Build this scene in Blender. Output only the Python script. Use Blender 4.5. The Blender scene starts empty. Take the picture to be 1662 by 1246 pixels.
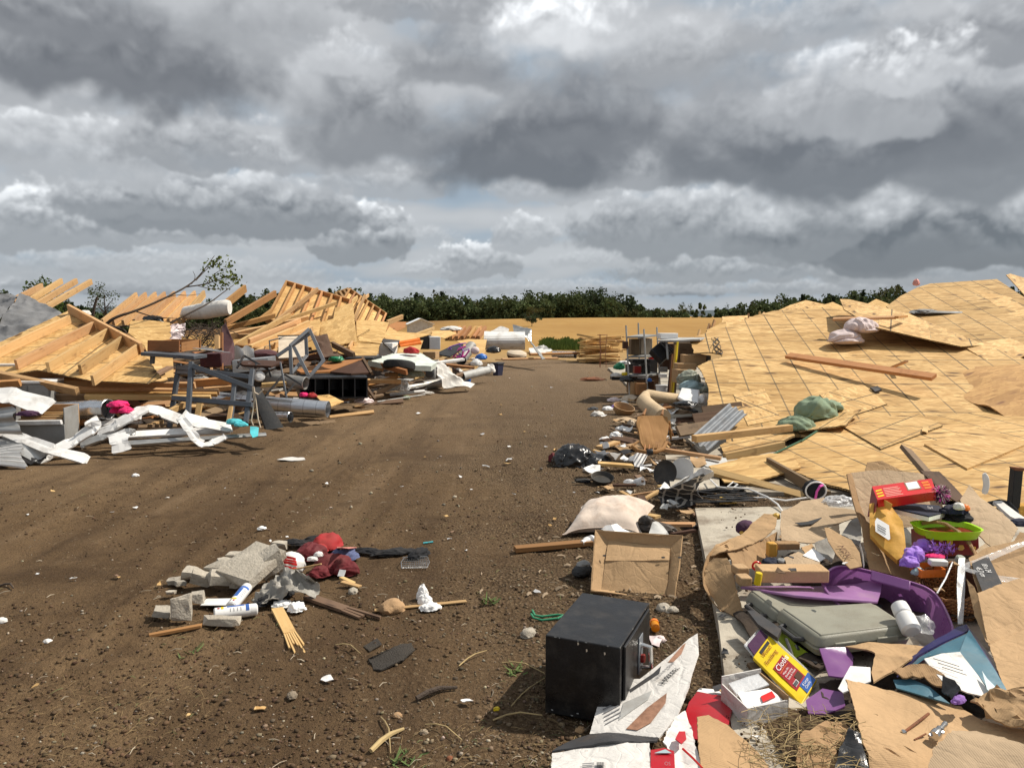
import bpy,bmesh,math,random
import numpy as np
from mathutils import Vector as V,Matrix,noise as NZ,Quaternion
random.seed(7)
SC=bpy.context.scene
COL=SC.collection
# ------------------------------------------------------------------ camera
F_PX,CX,CY,EYE=1290.0,831.0,623.0,1.6
TILT=math.atan(111.0/F_PX)
cam=bpy.data.cameras.new('camera')
cam_o=bpy.data.objects.new('camera',cam)
COL.objects.link(cam_o)
cam.sensor_width=36.0
cam.lens=36.0*F_PX/1662.0
cam.clip_start=.05
cam.clip_end=6000
cam_o.location=(0,0,EYE)
cam_o.rotation_euler=(math.pi/2-TILT,0,0)
SC.camera=cam_o
# ------------------------------------------------------------------ light
SUN_AZ,SUN_EL=74.0,50.0 # degrees: azimuth from +Y towards +X, elevation
SC.view_settings.view_transform='Standard'
SC.view_settings.look='None'
SC.view_settings.gamma=1.0
SC.view_settings.use_curve_mapping=False
SC.view_settings.exposure=.48
sun=bpy.data.lights.new('sun','SUN')
sun.energy=3.7
sun.angle=math.radians(.55)
sun.color=(1.0,.93,.82)
sun_o=bpy.data.objects.new('sun',sun)
COL.objects.link(sun_o)
_az,_el=math.radians(SUN_AZ),math.radians(SUN_EL)
SUN_DIR=V((math.sin(_az)*math.cos(_el),math.cos(_az)*math.cos(_el),math.sin(_el)))
sun_o.rotation_euler=(-SUN_DIR).to_track_quat('-Z','Y').to_euler()
sun_o.location=(0,0,60)
class NT:
 """tiny helper to write node graphs"""
 def __init__(s,tree):
  s.t=tree;s.n=tree.nodes;s.l=tree.links
 def node(s,typ,ins=None,**props):
  n=s.n.new(typ)
  for k,v in props.items():
   setattr(n,k,v)
  for k,v in(ins or{}).items():
   s.set(n.inputs[k],v)
  return n
 def set(s,sock,v):
  if isinstance(v,bpy.types.NodeSocket):
   s.l.new(v,sock)
  elif isinstance(v,bpy.types.Node):
   s.l.new(v.outputs[0],sock)
  else:
   sock.default_value=v
 def math(s,op,a,b=.0,c=.0,clamp=False):
  n=s.n.new('ShaderNodeMath');n.operation=op;n.use_clamp=clamp
  s.set(n.inputs[0],a);s.set(n.inputs[1],b);s.set(n.inputs[2],c)
  return n.outputs[0]
 def vmath(s,op,a,b=(0,0,0)):
  n=s.n.new('ShaderNodeVectorMath');n.operation=op
  s.set(n.inputs[0],a);s.set(n.inputs[1],b)
  return n.outputs[0]
 def scale(s,a,f):
  n=s.n.new('ShaderNodeVectorMath');n.operation='SCALE'
  s.set(n.inputs[0],a);s.set(n.inputs['Scale'],f)
  return n.outputs[0]
 def mix(s,f,a,b,blend='MIX'):
  n=s.n.new('ShaderNodeMix');n.data_type='RGBA';n.blend_type=blend
  n.clamp_factor=True
  s.set(n.inputs[0],f);s.set(n.inputs[6],col4(a));s.set(n.inputs[7],col4(b))
  return n.outputs[2]
 def mr(s,v,a,b,c=.0,d=1.0,smooth=False):
  n=s.n.new('ShaderNodeMapRange')
  n.interpolation_type='SMOOTHSTEP' if smooth else 'LINEAR'
  n.clamp=True
  s.set(n.inputs[0],v);s.set(n.inputs[1],a);s.set(n.inputs[2],b)
  s.set(n.inputs[3],c);s.set(n.inputs[4],d)
  return n.outputs[0]
 def noise(s,vec,scale,detail=4.0,rough=.55,dist=.0,out=0):
  n=s.n.new('ShaderNodeTexNoise')
  if vec is not None:
   s.set(n.inputs['Vector'],vec)
  n.inputs['Scale'].default_value=scale
  n.inputs['Detail'].default_value=detail
  n.inputs['Roughness'].default_value=rough
  n.inputs['Distortion'].default_value=dist
  return n.outputs[out]
 def voro(s,vec,scale,feature='F1',rnd=1.0,out='Distance'):
  n=s.n.new('ShaderNodeTexVoronoi');n.feature=feature
  if vec is not None:
   s.set(n.inputs['Vector'],vec)
  n.inputs['Scale'].default_value=scale
  n.inputs['Randomness'].default_value=rnd
  return n.outputs[out]
 def ramp(s,f,stops,interp='LINEAR'):
  n=s.n.new('ShaderNodeValToRGB')
  n.color_ramp.interpolation=interp
  cr=n.color_ramp
  while len(cr.elements)<len(stops):
   cr.elements.new(.5)
  for e,(p,c)in zip(cr.elements,stops):
   e.position=p;e.color=col4(c)
  s.set(n.inputs[0],f)
  return n.outputs[0]
 def comb(s,x,y,z=.0):
  n=s.n.new('ShaderNodeCombineXYZ')
  s.set(n.inputs[0],x);s.set(n.inputs[1],y);s.set(n.inputs[2],z)
  return n.outputs[0]
def col4(c):
 if isinstance(c,(tuple,list))and len(c)==3:
  return(c[0],c[1],c[2],1.0)
 if isinstance(c,(int,float)):
  return(c,c,c,1.0)
 return c
def _pn(x,y,seed):
 """2-D gradient noise, about -1..1"""
 xi=np.floor(x).astype(np.int64);yi=np.floor(y).astype(np.int64)
 xf=(x-xi).astype(np.float32);yf=(y-yi).astype(np.float32)
 def g(ix,iy,dx,dy):
  h=(ix*374761393+iy*668265263+seed*1274126177)&0x7fffffff
  h=(h^(h>>13))*1103515245&0x7fffffff
  a=((h^(h>>16))&1023).astype(np.float32)*(2*math.pi/1024)
  return np.cos(a)*dx+np.sin(a)*dy
 u=xf*xf*xf*(xf*(xf*6-15)+10);w=yf*yf*yf*(yf*(yf*6-15)+10)
 a=g(xi,yi,xf,yf);b=g(xi+1,yi,xf-1,yf)
 c=g(xi,yi+1,xf,yf-1);d=g(xi+1,yi+1,xf-1,yf-1)
 return((a+(b-a)*u)+((c+(d-c)*u)-(a+(b-a)*u))*w)*1.5
def fbm(x,y,seed,octs=5,rough=.5,billow=False):
 s=.0;amp=1.0;tot=.0
 for o in range(octs):
  n=_pn(x,y,seed+17*o)
  s=s+amp*((2.4*np.sqrt(n*n+.012)-.85)if billow else n)
  tot+=amp;amp*=rough
  x=x*2.03+3.1;y=y*2.03+1.7
 return s/tot
def sstep(a,b,x):
 t=np.clip((x-a)/(b-a),0,1)
 return t*t*(3-2*t)
def sky_map(W):
 """luminance map of the upper half of the sky, rows from the horizon (0) to the zenith"""
 H=W//4
 az=(np.arange(W)+.5)/W*360-180
 el=(np.arange(H)+.5)/H*90
 A,E=np.meshgrid(az,el)
 A=A.astype(np.float32);E=E.astype(np.float32)
 a4,e4=A[::4,::4],E[::4,::4]
 es=np.sqrt(e4+.3)*4.2
 st=fbm(a4/16,es/2.3,5,5,.6)+.6*fbm(a4/60,es/6,9,3,.5)
 st=np.repeat(np.repeat(st,4,0),4,1)
 for ax in(0,1):
  st=(st+np.roll(st,1,ax)+np.roll(st,2,ax)+np.roll(st,-1,ax)+np.roll(st,-2,ax))/5
 L=.435+.20*st
 L=L-.04*np.exp(-(E/4.0)**2)
 blue=sstep(.1,-.4,st)*.13
 rs=random.Random(3)
 PX=22.5
 def px2dir(px,py):
  t=TILT
  xc=(px-CX)/F_PX;yc=-(py-CY)/F_PX
  d=(xc,yc*math.sin(t)+math.cos(t),yc*math.cos(t)-math.sin(t))
  return math.degrees(math.atan2(d[0],d[1])),math.degrees(math.atan2(d[2],math.hypot(d[0],d[1])))
 def paint(a0,e0,w,h,base,top,seed,op=1.0,soft=.22,flat=3.2):
  """a heap cloud: half width w, height h (degrees) above its base at e0"""
  i0=int((a0-1.9*w+180)/360*W);i1=int((a0+1.9*w+180)/360*W)+2
  j0=max(0,int((e0-.9*h)/90*H));j1=min(H,int((e0+1.9*h)/90*H)+2)
  i0=max(i0,0);i1=min(i1,W)
  if i1-i0<3 or j1-j0<3:
   return
  X=(A[j0:j1,i0:i1]-a0)/w;Y=(E[j0:j1,i0:i1]-e0)/h
  k=w/h
  fx=X*k;fy=Y
  s1=fbm(fx*1.1+seed,fy*1.1,seed,4,.5)
  s2=fbm(fx*1.1+31.7,fy*1.1+seed,seed+3,4,.5)
  Xw=X+.34*s1/max(1.0,k*.55);Yw=Y+.30*s2
  qx=fx+.16*s1;qy=fy+.16*s2
  bi=fbm(qx*1.7,qy*1.9,seed+7,5,.55,True)
  bu=fbm(qx*1.7-.06,(qy+.16)*1.9,seed+7,5,.55,True)
  fin_=min(1.0,3.0/h)
  bi2=fbm(fx*5.5,fy*6.0,seed+41,3,.55,True)
  up=np.where(Yw>0,Yw,-Yw*flat)
  f=1-np.sqrt(Xw*Xw+up*up)+.30*bi*sstep(-.5,.5,Yw)
  f=f+.10*bi2*fin_
  al=sstep(.0,soft*.72,f)*op
  yn=np.clip(Y*.9+.22*s2,0,1)
  sh=base+(top-base)*sstep(.02,.95,yn+.10*bi)
  rim=np.exp(-(f/.20)**2)*sstep(.05,.6,Yw)
  sh=sh+(top-base)*.30*rim
  sh=sh+(top-base)*.16*fin_*bi2*sstep(.0,.6,Yw)
  sh=sh+(.05+.30*(top-base))*(bi-bu)*sstep(.0,.5,Yw+.15)
  sh=np.maximum(sh,.085)
  L[j0:j1,i0:i1]+=(sh-L[j0:j1,i0:i1])*al
  blue[j0:j1,i0:i1]*=(1-al)
 # clouds all round, small near the horizon
 for ring,n in((1.6,70),(3.4,40),(6,30),(11,22),(19,14),(31,9),(50,6)):
  for q in range(n):
   a0=-180+360*(q+rs.random())/n
   if abs(a0)<36 and ring<24 and ring>2.5:
    continue
   w=ring*rs.uniform(.45,.95)+2.0
   h=w*rs.uniform(.28,.5)*(1 if ring>3 else .55)
   b=rs.uniform(.14,.33)
   paint(a0,ring*rs.uniform(.85,1.15),w,h,b,b+rs.uniform(.18,.42),rs.randrange(9999),rs.uniform(.6,.95))
 # the masses seen ahead: (x, base y, half width, height, base tone, top tone, opacity, softness)
 for n,(px,py,w,h,b,tp,op,so)in enumerate([
(560,478,260,26,.40,.60,.7,.5),(1350,472,240,28,.34,.56,.7,.5),(980,472,260,24,.40,.58,.6,.5),(150,470,200,30,.36,.55,.6,.5),
(1180,447,230,46,.27,.55,.9,.4),(1520,450,200,44,.28,.56,.85,.4),(330,452,260,36,.36,.56,.7,.5),(60,440,120,40,.36,.58,.7,.5),
(240,428,150,26,.40,.60,.7,.5),(980,428,110,26,.38,.58,.6,.5),
(775,438,78,52,.29,.72,.95,.25),(690,446,60,24,.36,.6,.7,.4),
(850,394,62,54,.36,.64,.9,.3),(700,390,60,26,.40,.60,.6,.5),
(580,402,92,88,.23,.82,.97,.22),(470,392,80,30,.38,.58,.7,.5),
(280,386,120,40,.30,.58,.9,.35),(90,382,112,82,.29,.90,.97,.2),
(1120,388,220,92,.23,.62,.95,.32),(1400,398,190,120,.15,.66,.95,.3),(1545,398,190,138,.135,.86,.97,.22),(1290,392,120,110,.2,.80,.8,.25),
(900,318,130,46,.36,.60,.8,.5),(1040,292,90,70,.27,.70,.9,.3),(1340,292,110,50,.25,.62,.8,.4),
(380,358,270,84,.20,.56,.96,.32),(230,340,160,56,.24,.60,.8,.4),(620,310,120,60,.34,.58,.8,.45),
(130,268,170,84,.38,.72,.85,.4),(330,256,150,80,.26,.55,.85,.4),(520,270,150,50,.33,.56,.8,.5),(60,160,150,60,.33,.62,.7,.5),
(1640,262,130,90,.26,.78,.9,.3),(1180,256,140,150,.16,.46,.9,.6),(1580,256,180,200,.15,.5,.95,.6),(1350,262,300,210,.115,.58,.97,.6),
(1400,190,150,120,.36,.80,.75,.5),(1590,80,190,90,.21,.50,.85,.5),(1130,130,160,110,.26,.60,.7,.5),(1300,60,160,70,.30,.58,.7,.5),
(480,150,90,110,.42,.70,.7,.5),(610,226,150,160,.19,.58,.95,.6),(740,120,140,110,.20,.42,.85,.8),
(200,122,280,140,.115,.42,.97,.75),(90,40,240,90,.16,.36,.85,.8),(420,60,160,120,.30,.55,.7,.7),
(700,20,190,60,.26,.50,.8,.6),(860,272,205,190,.095,.36,.98,.7),(980,220,190,150,.12,.34,.9,.8),(1060,120,110,70,.28,.50,.6,.5),(910,66,150,110,.62,1.25,.97,.9),(1480,130,110,70,.5,.85,.8,.6),(560,110,70,70,.48,.75,.7,.6),
]):
  a0,e0=px2dir(px,py)
  paint(a0,e0,w/PX,h/PX,b,tp,100+13*n,op,so)
 L=L*.98+.075+.5*np.maximum(L-.54,0)
 blue=blue+.04*np.exp(-(E/9.0)**2)+.01
 return L,blue
def make_world():
 w=bpy.data.worlds.new('World')
 SC.world=w
 w.use_nodes=True
 t=NT(w.node_tree)
 t.n.clear()
 out=t.node('ShaderNodeOutputWorld')
 bg=t.node('ShaderNodeBackground')
 bg.inputs['Strength'].default_value=.1
 t.l.new(bg.outputs[0],out.inputs[0])
 sky=t.node('ShaderNodeTexSky',sky_type='NISHITA',sun_disc=False,
sun_elevation=math.radians(SUN_EL),sun_rotation=math.radians(SUN_AZ),
air_density=1.0,dust_density=2.0,ozone_density=1.0)
 W=4096
 L,blue=sky_map(W)
 H=W//2
 px=np.empty((H,W,4),np.float32)
 px[:H//2]=(.12,.095,.07,1.0)
 L=np.roll(L,-W//4,1);blue=np.roll(blue,-W//4,1)
 px[H//2:,:,0]=L*.97-blue*.55
 px[H//2:,:,1]=L*.99-blue*.12
 px[H//2:,:,2]=L*1.0+.008+blue*.3
 px[...,3]=1
 im=bpy.data.images.new('cloud_cover',W,H,float_buffer=True,is_data=True)
 im.pixels.foreach_set(px.ravel())
 env=t.node('ShaderNodeTexEnvironment',interpolation='Cubic')
 env.image=im
 scl=t.vmath('MULTIPLY',env.outputs[0],(SKY_GAIN,)*3)
 fin=t.mix(.95,sky.outputs[0],scl)
 t.l.new(fin,bg.inputs[0])
 w.cycles.sampling_method='MANUAL'
 w.cycles.sample_map_resolution=512
SKY_GAIN=7.7
make_world()
# ------------------------------------------------------------------ places
CAM=V((0,0,EYE))
_ct,_st=math.cos(TILT),math.sin(TILT)
def ray(px,py):
 xc=(px-CX)/F_PX;yc=-(py-CY)/F_PX
 return V((xc,yc*_st+_ct,yc*_ct-_st))
def at(px,py,Y):
 """the point seen at a photo pixel, Y metres ahead"""
 d=ray(px,py)
 return CAM+d*(Y/d.y)
class Plane:
 def __init__(s,a,b,c):
  s.o=a;s.n=(b-a).cross(c-a).normalized()
  if s.n.z<0:
   s.n=-s.n
 def px(s,px,py,off=.0):
  d=ray(px,py)
  o=s.o+s.n*off
  return CAM+d*((o-CAM).dot(s.n)/d.dot(s.n))
_GX,_GY=np.arange(-9,4,.06),np.arange(1.8,26,.06)
_GZ=None
def ground_h(x,y):
 """height of the lane surface (0 on the slabs and outside the lane)"""
 global _GZ
 if _GZ is None:
  _GZ=ground_z(*np.meshgrid(_GX,_GY))
 if x>.235*y+.05 and y<7 or x>2.0 and y>6.5 or not(-8.9<x<3.9 and 1.9<y<25.8):
  return .0
 return float(_GZ[int((y-1.8)/.06),int((x+9)/.06)])
def gp(px,py,z=.0):
 """the point seen at a photo pixel, z above the ground"""
 d=ray(px,py);h=.0
 for _ in range(3):
  p=CAM+d*((z+h-EYE)/d.z)
  h=ground_h(p.x,p.y)
 return p
def pts(lst,Y=None):
 """list of (px, py[, Y]) -> points"""
 return[at(p[0],p[1],p[2]if len(p)>2 else Y)for p in lst]
# ------------------------------------------------------------------ materials
MATS={}
def _new(name):
 m=bpy.data.materials.new(name)
 m.use_nodes=True
 t=NT(m.node_tree)
 b=t.n['Principled BSDF']
 MATS[name]=m
 return m,t,b
def mk(name,col,rough=.6,metal=.0,var=.12,vs=6.0,dirt=.25,dcol=(.16,.11,.07),bump=.15,bs=30.0,
spec=.4,rnd=.10,trans=.0,alpha=1.0,ds=4.0,sheen=.0,coat=.0,thin=.0):
 m,t,b=_new(name)
 tc=t.node('ShaderNodeTexCoord').outputs['Object']
 oi=t.node('ShaderNodeObjectInfo').outputs['Random']
 off=t.vmath('ADD',tc,t.scale(t.comb(oi,oi,oi),13.0))
 n1=t.noise(off,vs,5,.6)
 c=t.mix(t.mr(n1,.3,.7),tuple(x*(1-var)for x in col),tuple(min(1,x*(1+var))for x in col))
 if dirt>0:
  n2=t.noise(off,ds,7,.68)
  c=t.mix(t.math('MULTIPLY',t.mr(n2,.46,.68,0,1,True),dirt),c,dcol)
 if rnd>0:
  h=t.node('ShaderNodeHueSaturation',{'Color':c,'Value':t.mr(oi,0,1,1-rnd,1+rnd)})
  c=h.outputs[0]
 t.set(b.inputs['Base Color'],c)
 t.set(b.inputs['Roughness'],t.mr(n1,.3,.7,max(.03,rough-.1),min(1,rough+.1)))
 b.inputs['Metallic'].default_value=metal
 b.inputs['Specular IOR Level'].default_value=spec
 b.inputs['Transmission Weight'].default_value=trans
 b.inputs['Alpha'].default_value=alpha
 b.inputs['Sheen Weight'].default_value=sheen
 b.inputs['Coat Weight'].default_value=coat
 if thin>0:
  b.inputs['Subsurface Weight'].default_value=0
  tr=t.node('ShaderNodeBsdfTranslucent',{'Color':c})
  mx=t.node('ShaderNodeMixShader',{0:thin})
  t.l.new(b.outputs[0],mx.inputs[1]);t.l.new(tr.outputs[0],mx.inputs[2])
  t.l.new(mx.outputs[0],t.n['Material Output'].inputs[0])
 if bump>0:
  bn=t.node('ShaderNodeBump',{'Height':t.noise(off,bs,5,.6),'Strength':bump,'Distance':.02})
  t.l.new(bn.outputs[0],b.inputs['Normal'])
 return m
def mk_lumber(name,a,bcol,dk):
 m,t,b=_new(name)
 uv=t.node('ShaderNodeTexCoord').outputs['UV']
 oi=t.node('ShaderNodeObjectInfo').outputs['Random']
 uvo=t.vmath('ADD',uv,t.comb(t.math('MULTIPLY',oi,17),t.math('MULTIPLY',oi,29),oi))
 g=t.noise(t.vmath('MULTIPLY',uvo,(1.6,34,1)),1.0,5,.62,.6)
 br=t.noise(t.vmath('MULTIPLY',uvo,(.8,4,1)),1.0,3,.5)
 c=t.mix(t.mr(g,.3,.72),a,bcol)
 c=t.mix(t.mr(br,.35,.7,0,.55),c,bcol)
 kn=t.voro(t.vmath('MULTIPLY',uvo,(1.6,9,1)),1.0)
 c=t.mix(t.mr(kn,.05,.11,.85,0),c,dk)
 gr=t.noise(uvo,7,6,.7)
 c=t.mix(t.mr(gr,.52,.76,0,.6,True),c,dk)
 h=t.node('ShaderNodeHueSaturation',{'Color':c,'Value':t.mr(oi,0,1,.68,1.14),
'Hue':t.mr(t.math('FRACT',t.math('MULTIPLY',oi,7.7)),0,1,.485,.507)})
 t.set(b.inputs['Base Color'],h.outputs[0])
 b.inputs['Roughness'].default_value=.75
 b.inputs['Specular IOR Level'].default_value=.25
 bn=t.node('ShaderNodeBump',{'Height':g,'Strength':.25,'Distance':.01})
 t.l.new(bn.outputs[0],b.inputs['Normal'])
 return m
def mk_osb(name,lines=True,pale=(.69,.465,.21),tan=(.50,.295,.11),chip=(.075,.036,.018),rot=.0,smooth=.0):
 """strand board; UV in metres, sheets 2.44 long on U and 1.22 wide on V"""
 m,t,b=_new(name)
 uv=t.node('ShaderNodeTexCoord').outputs['UV']
 oi=t.node('ShaderNodeObjectInfo').outputs['Random']
 uvo=t.vmath('ADD',uv,t.comb(t.math('MULTIPLY',oi,11),t.math('MULTIPLY',oi,7),0))
 w=t.node('ShaderNodeTexNoise',{'Vector':uvo,'Scale':5.0,'Detail':2.0})
 uw=t.vmath('ADD',uvo,t.scale(t.vmath('SUBTRACT',w.outputs['Color'],(.5,.5,.5)),.07))
 ra=t.node('ShaderNodeMapping',{'Vector':uw,'Rotation':(0,0,.42)}).outputs[0]
 rb=t.node('ShaderNodeMapping',{'Vector':uw,'Rotation':(0,0,-.5)}).outputs[0]
 s1=t.node('ShaderNodeTexVoronoi',{'Vector':t.vmath('MULTIPLY',ra,(8,34,1)),'Scale':1.0})
 s3=t.node('ShaderNodeTexVoronoi',{'Vector':t.vmath('MULTIPLY',rb,(7,30,1)),'Scale':1.0})
 r3=t.node('ShaderNodeSeparateColor',{0:s3.outputs['Color']}).outputs[2]
 s2=t.node('ShaderNodeTexVoronoi',{'Vector':t.vmath('MULTIPLY',t.vmath('ADD',uw,(3.3,5.1,0)),(3.4,9.5,1)),'Scale':1.0})
 r1=t.node('ShaderNodeSeparateColor',{0:s1.outputs['Color']}).outputs[0]
 r2=t.node('ShaderNodeSeparateColor',{0:s2.outputs['Color']}).outputs[1]
 f=t.math('ADD',t.math('MULTIPLY',r1,.4),t.math('ADD',t.math('MULTIPLY',r3,.4),t.math('MULTIPLY',r2,.2)))
 c=t.mix(t.mr(f,.2,.85,0,1),pale,tan)
 c=t.mix(t.mr(r1,.22,.06,0,.7),c,tuple(min(.86,q*1.22)for q in pale))
 c=t.mix(t.mr(r2,.70,.85,0,.5),c,tuple(q*.7 for q in tan))
 big=t.noise(uvo,1.3,4,.6)
 c=t.mix(t.mr(big,.42,.72,0,.55),c,tan)
 # dark bark chips: few, long and thin
 ch=t.math('MULTIPLY',t.math('GREATER_THAN',r2,.915),t.mr(s2.outputs['Distance'],.16,.42,1,0))
 c=t.mix(t.math('MULTIPLY',ch,.92),c,chip)
 ch2=t.math('MULTIPLY',t.math('GREATER_THAN',r1,.965),t.mr(s1.outputs['Distance'],.2,.5,1,0))
 c=t.mix(t.math('MULTIPLY',ch2,.7),c,chip)
 if lines:
  sp=t.node('ShaderNodeSeparateXYZ',{0:uv})
  U,Vv=sp.outputs[0],sp.outputs[1]
  def line(x,per,wd,off=.0):
   q=t.math('ABSOLUTE',t.math('SUBTRACT',t.math('FRACT',t.math('DIVIDE',t.math('ADD',x,off),per)),.5))
   return t.math('GREATER_THAN',q,.5-wd/per)
  br=t.mr(t.noise(uv,2.2,3),.32,.42)
  l1=t.math('MULTIPLY',line(U,.406,.010),br)
  c=t.mix(t.math('MULTIPLY',l1,.68),c,(.10,.085,.06))
  l2=line(Vv,1.22,.012)
  row=t.math('FLOOR',t.math('DIVIDE',t.math('ADD',Vv,.61),1.22))
  colm=t.math('FLOOR',t.math('DIVIDE',t.math('ADD',t.math('ADD',U,t.math('MULTIPLY',row,1.22)),1.22),2.44))
  wn=t.node('ShaderNodeTexWhiteNoise',{'Vector':t.comb(row,colm,.5)},noise_dimensions='3D')
  c=t.mix(1.0,c,t.mix(wn.outputs['Value'],(.84,.82,.76),(1.0,1.0,1.0)),'MULTIPLY')
  l3=line(t.math('ADD',U,t.math('MULTIPLY',row,1.22)),2.44,.010)
  c=t.mix(t.math('MULTIPLY',t.math('MAXIMUM',l2,l3),.85),c,(.09,.07,.04))
  q1=t.math('MULTIPLY',line(Vv,.406,.006,.2),t.mr(t.noise(uv,1.3,2),.5,.6))
  c=t.mix(t.math('MULTIPLY',q1,.55),c,(.12,.14,.09))
 mud=t.noise(uv,.55,6,.66)
 c=t.mix(t.mr(mud,.60,.74,0,.6,True),c,(.36,.20,.085))
 h=t.node('ShaderNodeHueSaturation',{'Color':c,'Value':t.mr(oi,0,1,.9,1.08)})
 t.set(b.inputs['Base Color'],h.outputs[0])
 b.inputs['Roughness'].default_value=.72
 b.inputs['Specular IOR Level'].default_value=.25
 bn=t.node('ShaderNodeBump',{'Height':f,'Strength':.25,'Distance':.006})
 t.l.new(bn.outputs[0],b.inputs['Normal'])
 return m
def mk_card(name,col,flute=.05,stain=.5):
 m,t,b=_new(name)
 tc=t.node('ShaderNodeTexCoord')
 uv=tc.outputs['UV']
 oi=t.node('ShaderNodeObjectInfo').outputs['Random']
 ob=t.vmath('ADD',tc.outputs['Object'],t.scale(t.comb(oi,oi,oi),9.0))
 n1=t.noise(ob,3.0,6,.65)
 c=t.mix(t.mr(n1,.3,.7),tuple(x*.86 for x in col),tuple(x*1.1 for x in col))
 n2=t.noise(ob,7.0,8,.72)
 c=t.mix(t.mr(n2,.56,.74,0,stain,True),c,(.15,.095,.05))
 n3=t.noise(t.vmath('ADD',ob,(4,4,4)),22.0,6,.7)
 c=t.mix(t.mr(n3,.62,.72,0,stain*.8),c,(.10,.065,.04))
 n4=t.noise(t.vmath('MULTIPLY',ob,(60,60,60)),1.0,2,.5)
 c=t.mix(t.mr(n4,.3,.7,0,.18),c,tuple(x*.7 for x in col))
 h=t.node('ShaderNodeHueSaturation',{'Color':c,'Value':t.mr(oi,0,1,.88,1.1)})
 t.set(b.inputs['Base Color'],h.outputs[0])
 b.inputs['Roughness'].default_value=.8
 b.inputs['Specular IOR Level'].default_value=.2
 w=t.node('ShaderNodeTexWave',{'Vector':uv,'Scale':40.0,'Distortion':.3,'Detail':1.0},bands_direction='X')
 hh=t.math('ADD',t.math('MULTIPLY',w.outputs['Fac'],flute),t.math('ADD',n1,t.math('MULTIPLY',n2,.5)))
 cv=t.vmath('ADD',ob,t.scale(t.vmath('SUBTRACT',t.node('ShaderNodeTexNoise',{'Vector':ob,'Scale':3.0}).outputs['Color'],(.5,.5,.5)),.3))
 ce=t.mr(t.voro(cv,5.0,'DISTANCE_TO_EDGE'),.0,.09,0,1,True)
 ce2=t.mr(t.voro(cv,13.0,'DISTANCE_TO_EDGE'),.0,.08,0,1,True)
 hh=t.math('ADD',hh,t.math('ADD',t.math('MULTIPLY',ce,.16),t.math('MULTIPLY',ce2,.07)))
 bn=t.node('ShaderNodeBump',{'Height':hh,'Strength':.4,'Distance':.03})
 t.l.new(bn.outputs[0],b.inputs['Normal'])
 return m
mk_lumber('lumber',(.66,.45,.22),(.50,.30,.125),(.20,.10,.045))
mk_lumber('lumber_orange',(.55,.31,.12),(.43,.22,.08),(.18,.085,.035))
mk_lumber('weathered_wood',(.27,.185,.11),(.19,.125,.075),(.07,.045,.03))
mk_lumber('dark_wood',(.115,.06,.035),(.07,.035,.02),(.03,.018,.012))
mk_lumber('oak',(.38,.20,.08),(.28,.135,.05),(.12,.06,.03))
mk_lumber('veneer',(.42,.205,.075),(.34,.15,.05),(.14,.06,.025))
mk_osb('osb_lined')
mk_osb('osb_plain',lines=False)
mk_osb('osb_gold',lines=False,pale=(.68,.45,.19),tan=(.55,.33,.12),chip=(.36,.2,.07))
mk_osb('osb_dark',lines=False,pale=(.50,.30,.12),tan=(.40,.22,.085),chip=(.2,.1,.05))
mk_card('cardboard',(.44,.285,.15))
mk_card('cardboard_clean',(.48,.315,.17),flute=.03,stain=.4)
mk_card('cardboard_pale',(.47,.345,.22),stain=.3)
mk_card('cardboard_inside',(.36,.225,.115),stain=.6)
mk_card('white_board',(.74,.71,.67),flute=.0,stain=.6)
mk('concrete',(.43,.385,.315),.9,var=.2,dirt=.35,dcol=(.17,.13,.09),bump=.6,bs=60,vs=9)
mk('slab',(.43,.385,.31),.9,var=.14,dirt=.8,dcol=(.15,.11,.075),bump=.35,bs=50,ds=2.4)
mk('stone',(.31,.25,.18),.9,var=.3,dirt=.3,bump=.6,bs=40)
mk('tan_stone',(.40,.25,.13),.85,var=.2,dirt=.2,bump=.5,bs=40)
mk('white_metal',(.74,.73,.71),.42,metal=.0,var=.05,dirt=.45,dcol=(.32,.28,.23),bump=.12,bs=10,spec=.5)
mk('grey_metal',(.42,.42,.41),.42,metal=.65,var=.15,dirt=.3,dcol=(.2,.18,.15),bump=.12,bs=8)
mk('galvanised',(.66,.67,.69),.27,metal=.95,var=.12,dirt=.18,dcol=(.33,.31,.28),bump=.18,bs=5,vs=14)
mk('dull_duct',(.34,.33,.31),.5,metal=.5,var=.15,dirt=.35,bump=.2,bs=8)
mk('slate_paint',(.085,.097,.115),.45,var=.12,dirt=.25,dcol=(.17,.14,.11),bump=.08)
mk('grey_steel',(.20,.215,.235),.45,var=.12,dirt=.25,bump=.08)
mk('chrome',(.62,.61,.59),.22,metal=.95,dirt=.15,bump=.05)
mk('rust',(.20,.075,.035),.85,var=.4,bump=.6,bs=80)
mk('black_paint',(.009,.009,.010),.36,var=.25,dirt=.3,dcol=(.075,.065,.055),bump=.06,bs=90,spec=.42,ds=9)
mk('black_plastic',(.014,.014,.015),.55,dirt=.25,dcol=(.07,.055,.045),bump=.2)
mk('bag_black',(.010,.010,.011),.26,dirt=.12,bump=.35,bs=14,spec=.6)
mk('rubber',(.025,.025,.025),.7,dirt=.4,dcol=(.09,.07,.055),bump=.3)
mk('white_plastic',(.80,.79,.77),.35,dirt=.22,var=.04,dcol=(.42,.37,.30),bump=.05)
mk('white_paper',(.80,.79,.77),.8,dirt=.25,var=.05,dcol=(.38,.32,.25),bump=.25,bs=12)
mk('white_cloth',(.74,.71,.66),.9,dirt=.3,dcol=(.40,.33,.25),bump=.3,bs=18,sheen=.2)
mk('cream_cloth',(.62,.52,.40),.9,dirt=.35,dcol=(.36,.27,.19),bump=.3,bs=18)
mk('pillow_cloth',(.66,.55,.46),.9,dirt=.55,dcol=(.40,.27,.19),bump=.25,bs=20,ds=5,sheen=.2)
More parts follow.
